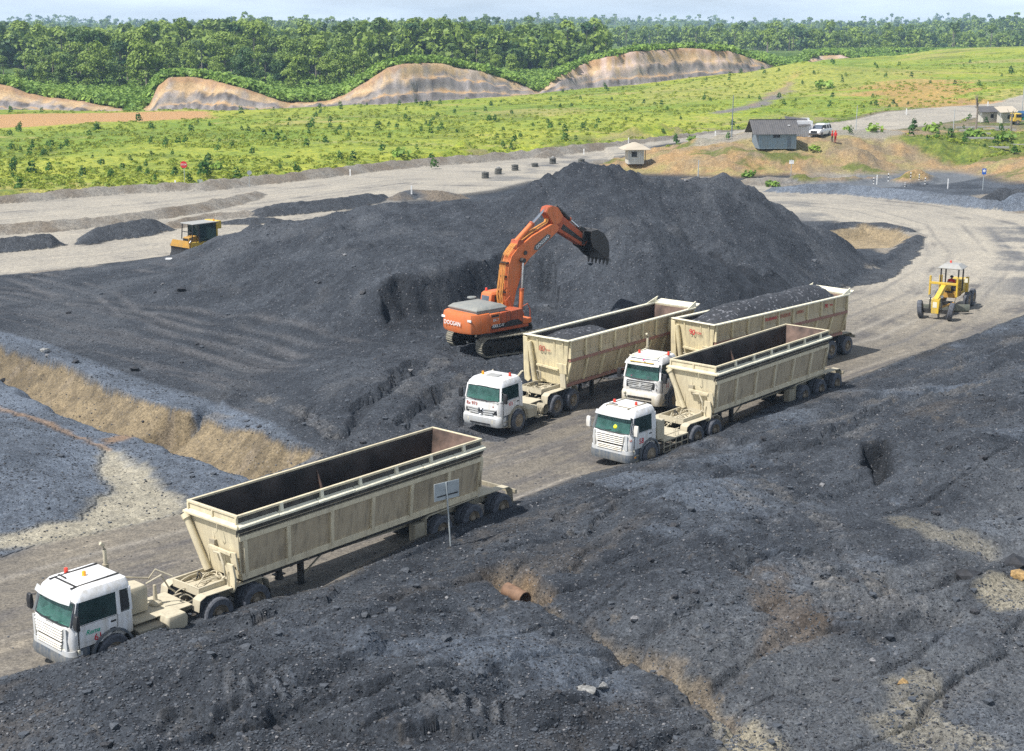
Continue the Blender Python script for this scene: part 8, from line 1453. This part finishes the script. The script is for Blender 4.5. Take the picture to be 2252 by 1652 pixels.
# undergrowth on the slopes round the cuts
BU = []
for i in range(3): me = leaves([(0, 0, .35, .9, .7), (.5, .3, .3, .6, .5), (-.4, .4, .45, .6, .6)], 70, .26, 350 + i); me.materials.append(LEAF2); BU.append(me)
N_ = 30000; aa = rng.uniform(-.41, .41, N_); off = rng.uniform(0, 1, N_) ** 1.1 * 150 - 1; yy = np.interp(aa, ca, cY) + off; xx = aa * yy; c_ = cls_at(xx, yy); okk = (c_ == 5); xx, yy = xx[okk], yy[okk]; n_ = len(xx)
scatter('hillside_brush', np.c_[xx, yy, gz_many(xx, yy) - .1], rng.uniform(.9, 2.3, n_), rng.uniform(0, 6.3, n_), rng.integers(0, 3, n_), BU, label='dense green undergrowth on the slopes around the bare cuts', cat='undergrowth')
# ground cover of the field: tufts
TU = []
for i in range(3): me = leaves([(0, 0, .1, .5, .22)], 16, .17, 370 + i); me.materials.append(LEAFG); TU.append(me)
N_ = 16000; yy = 1 / rng.uniform(1 / 520, 1 / 178, N_); xx = yy * rng.uniform(-.41, .41, N_); c_ = cls_at(xx, yy); dn = fbm(xx * .05, yy * .09, 4, 411, .6); okk = (c_ == 4) & (dn > -.15 + rng.uniform(-.2, .2, N_)); xx, yy = xx[okk], yy[okk]; n_ = len(xx)
scatter('grass_tufts', np.c_[xx, yy, gz_many(xx, yy)], rng.uniform(.5, 1.3, n_), rng.uniform(0, 6.3, n_), rng.integers(0, 3, n_), TU, label='leafy ground cover spread over the field', cat='ground cover')
SB = []
for i in range(4): me = leaves([(0, 0, .75, .42, .8), (.15, .1, .4, .5, .4)], 90, .14, 390 + i); me.materials.append(LEAF3); SB.append(me)
ns = 0; q = random.Random(5)
while ns < 270:
    y = 1 / q.uniform(1 / 480, 1 / 185); x = y * q.uniform(-.4, .4); c_ = cls_at(np.array([x]), np.array([y]))[0]
    if c_ != 4 or (x > 12 and y < 262 and q.random() < .5) or float(fbm(np.array([x * .03]), np.array([y * .05]), 3, 421)[0]) < q.uniform(-.5, .25): continue
    o = bpy.data.objects.new('shrub', SB[q.randrange(4)]); COL.objects.link(o); o.location = (x, y, ground_z(x, y) - .05); s_ = q.uniform(.5, 1.15) * (1.5 if q.random() < .08 else 1); o.scale = (s_ * 1.1, s_ * 1.1, s_); o.rotation_euler[2] = q.uniform(0, 6.3); tag(o, 'dark green young shrub in the field ' + ('left of the stop sign' if x / y < -.232 else 'between the stop sign and the tyre row' if x / y < -.02 else 'above the tyre row' if x / y < .1 else 'on the grassy rise above the hut' if x / y < .25 else 'on the grassy rise at far right'), 'shrub', 'young shrubs dotted over the field'); ns += 1
for i, (x, y, z, s_, lab) in enumerate([(1485, 318, 3, 1.5, 'dense bush on the left shoulder of the hut mound'), (1525, 312, 3.5, 1.2, 'round bush right of the leftmost one on the mound'), (1600, 345, 2.4, .9, 'low bush on the ochre face left of the hut'), (1650, 362, 1.8, 1.1, 'bush on the ochre face below the hut'), (1722, 308, 4.5, .8, 'small bush at the corner of the blue grey hut'), (1790, 312, 4.4, .9, 'low bush below the white car'), (1870, 296, 4.6, .8, 'leafy plant right of the people'), (1925, 290, 4.6, 1.4, 'drooping bush on the mound top right of the car'), (2010, 288, 4.4, 1.6, 'large dark bush before the timber yard'), (2050, 292, 4.3, 1.8, 'largest dark bush left of the bare tree'), (2090, 300, 4.2, 1.2, 'bush at the foot of the thin pale pole'), (2140, 302, 4.1, 1.7, 'upright bush in the green patch by the bare tree'), (2190, 318, 3.6, 1.2, 'low bush on the grassy slope at right'), (2215, 305, 4.0, 1.6, 'bush below the shacks at right'), (2120, 318, 3.9, 1.1, 'small bush at the lip of the ochre bank'), (1860, 335, 3, .9, 'bush on the ochre slope under the plateau'), (2230, 345, 2.5, 1.0, 'bush at the right edge above the dark road'), (1700, 352, 2.4, 1.0, 'tufty bush halfway down the mound below the hut'), (955, 372, .5, 1.3, 'green bush on the kerb of the upper road'), (885, 345, .8, 1.6, 'bush by the brown mound in the field edge'), (45, 418, .6, 1.3, 'bushy clump on the kerb at far left'), (478, 372, .8, 1.3, 'thin bare bush at the field edge right of the stop sign'), (305, 270, 1, 1.6, 'round bush at the end of the tan bank'), (1815, 160, 6, 2.6, 'dark round bush in the gap between two cuts')]):
    p0 = on_ground(x, y, z); o = bpy.data.objects.new('bush', BU[i % 3]) if i % 2 else bpy.data.objects.new('bush', SB[i % 4]); COL.objects.link(o); o.location = p0 - Vector((0, 0, .05)); o.scale = (s_, s_, s_ * .9); o.rotation_euler[2] = i * 1.1; tag(o, lab, 'bush', 'bushes on the hut mound and kerbs')
# bare tree by the yard
q0 = on_ground(2145, 292, 4.2); h_ = PD(2145, 205, q0.y).z - q0.z
bt_ = MB(); bt_.tube([(0, 0, -.3), (.1, 0, h_ * .5), (.05, 0, h_ * .78)], [.22, .17, .12], 8); q = random.Random(3)
for k in range(9): a = q.uniform(0, 6.3); z0_ = h_ * q.uniform(.6, .8); e_ = (math.cos(a) * q.uniform(.4, 1.1), math.sin(a) * .5, h_ * q.uniform(.85, 1.0)); bt_.tube([(.05, 0, z0_), (e_[0] * .5, e_[1] * .5, (z0_ + e_[2]) / 2 - .1), e_], [.07, .05, .02], 5)
bt_.build('bare_tree', BARK, None, loc=q0, label='dead leafless tree standing by the timber yard', cat='tree')
q0 = on_ground(2222, 300, 4.0); bt_ = MB(); bt_.tube([(0, 0, -.3), (0, 0, 3.2), (.1, 0, 4.2)], [.18, .15, .1], 8); [bt_.tube([(0, 0, 3.2), (dx * .5, 0, 3.9), (dx, 0, 4.6)], [.07, .05, .02], 5) for dx in (-.9, .8, .3)]; bt_.build('bare_tree', BARK, None, loc=q0, label='short forked bare trunk before the blue truck', cat='tree')
# broken coal and stone lying on the surface
LM = []
for i in range(3): me = rock_mesh('lump', 500 + i, .4); me.materials.append(M['coalrock'] if i == 0 else M['greycoal']); LM.append(me)
for i in range(2): me = rock_mesh('lump', 510 + i, .4); me.materials.append(M['palerock']); LM.append(me)
for i in range(1): me = rock_mesh('lump', 520 + i, .4); me.materials.append(M['greycoal']); LM.append(me)
N_ = 120000; yy = 1 / rng.uniform(1 / 118, 1 / 31, N_); xx = yy * rng.uniform(-.44, .44, N_); c_ = cls_at(xx, yy); dn = fbm(xx * .3, yy * .3, 4, 431, .6)
okk = ((c_ <= 1) | ((c_ == 3) & (rng.uniform(0, 1, N_) < .25)) | ((c_ == 2) & (rng.uniform(0, 1, N_) < .015))) & (dn > rng.uniform(-.9, .35, N_)); xx, yy = xx[okk], yy[okk]; n_ = len(xx); c_ = c_[okk]
szs = .014 + .026 * rng.uniform(0, 1, n_) ** 2 + .10 * (rng.uniform(0, 1, n_) > .993) * rng.uniform(.3, 1, n_); szs *= 1 + yy / 130
vi = rng.choice([0, 1, 2] * 22 + [3, 4, 5], n_); vi = np.where((vi == 5) & ((xx < -2) | (yy > 60)), 0, vi)
scatter('loose_stones', np.c_[xx, yy, gz_many(xx, yy) + szs * .2], szs, rng.uniform(0, 6.3, n_), vi, LM, label='loose lumps of coal and stone strewn over the banks', cat='rubble')
# ------------------------------------------------------------------ the air between here and the hills
hm, t_, N, Lk, B = newmat('haze_air'); N.remove(B); pv = N.new('ShaderNodeVolumePrincipled'); pv.inputs['Color'].default_value = (.52, .75, 1.0, 1); pv.inputs['Density'].default_value = .00017; pv.inputs['Anisotropy'].default_value = .0; Lk(pv.outputs[0], N['Material Output'].inputs['Volume'])
zmin, zmax = float(Z.min()) - 1.5, float(Z.max()) + 40
MB().box(-4200, 4200, -30, 4500, zmin, zmax).build('haze', hm, None, kind='stuff')
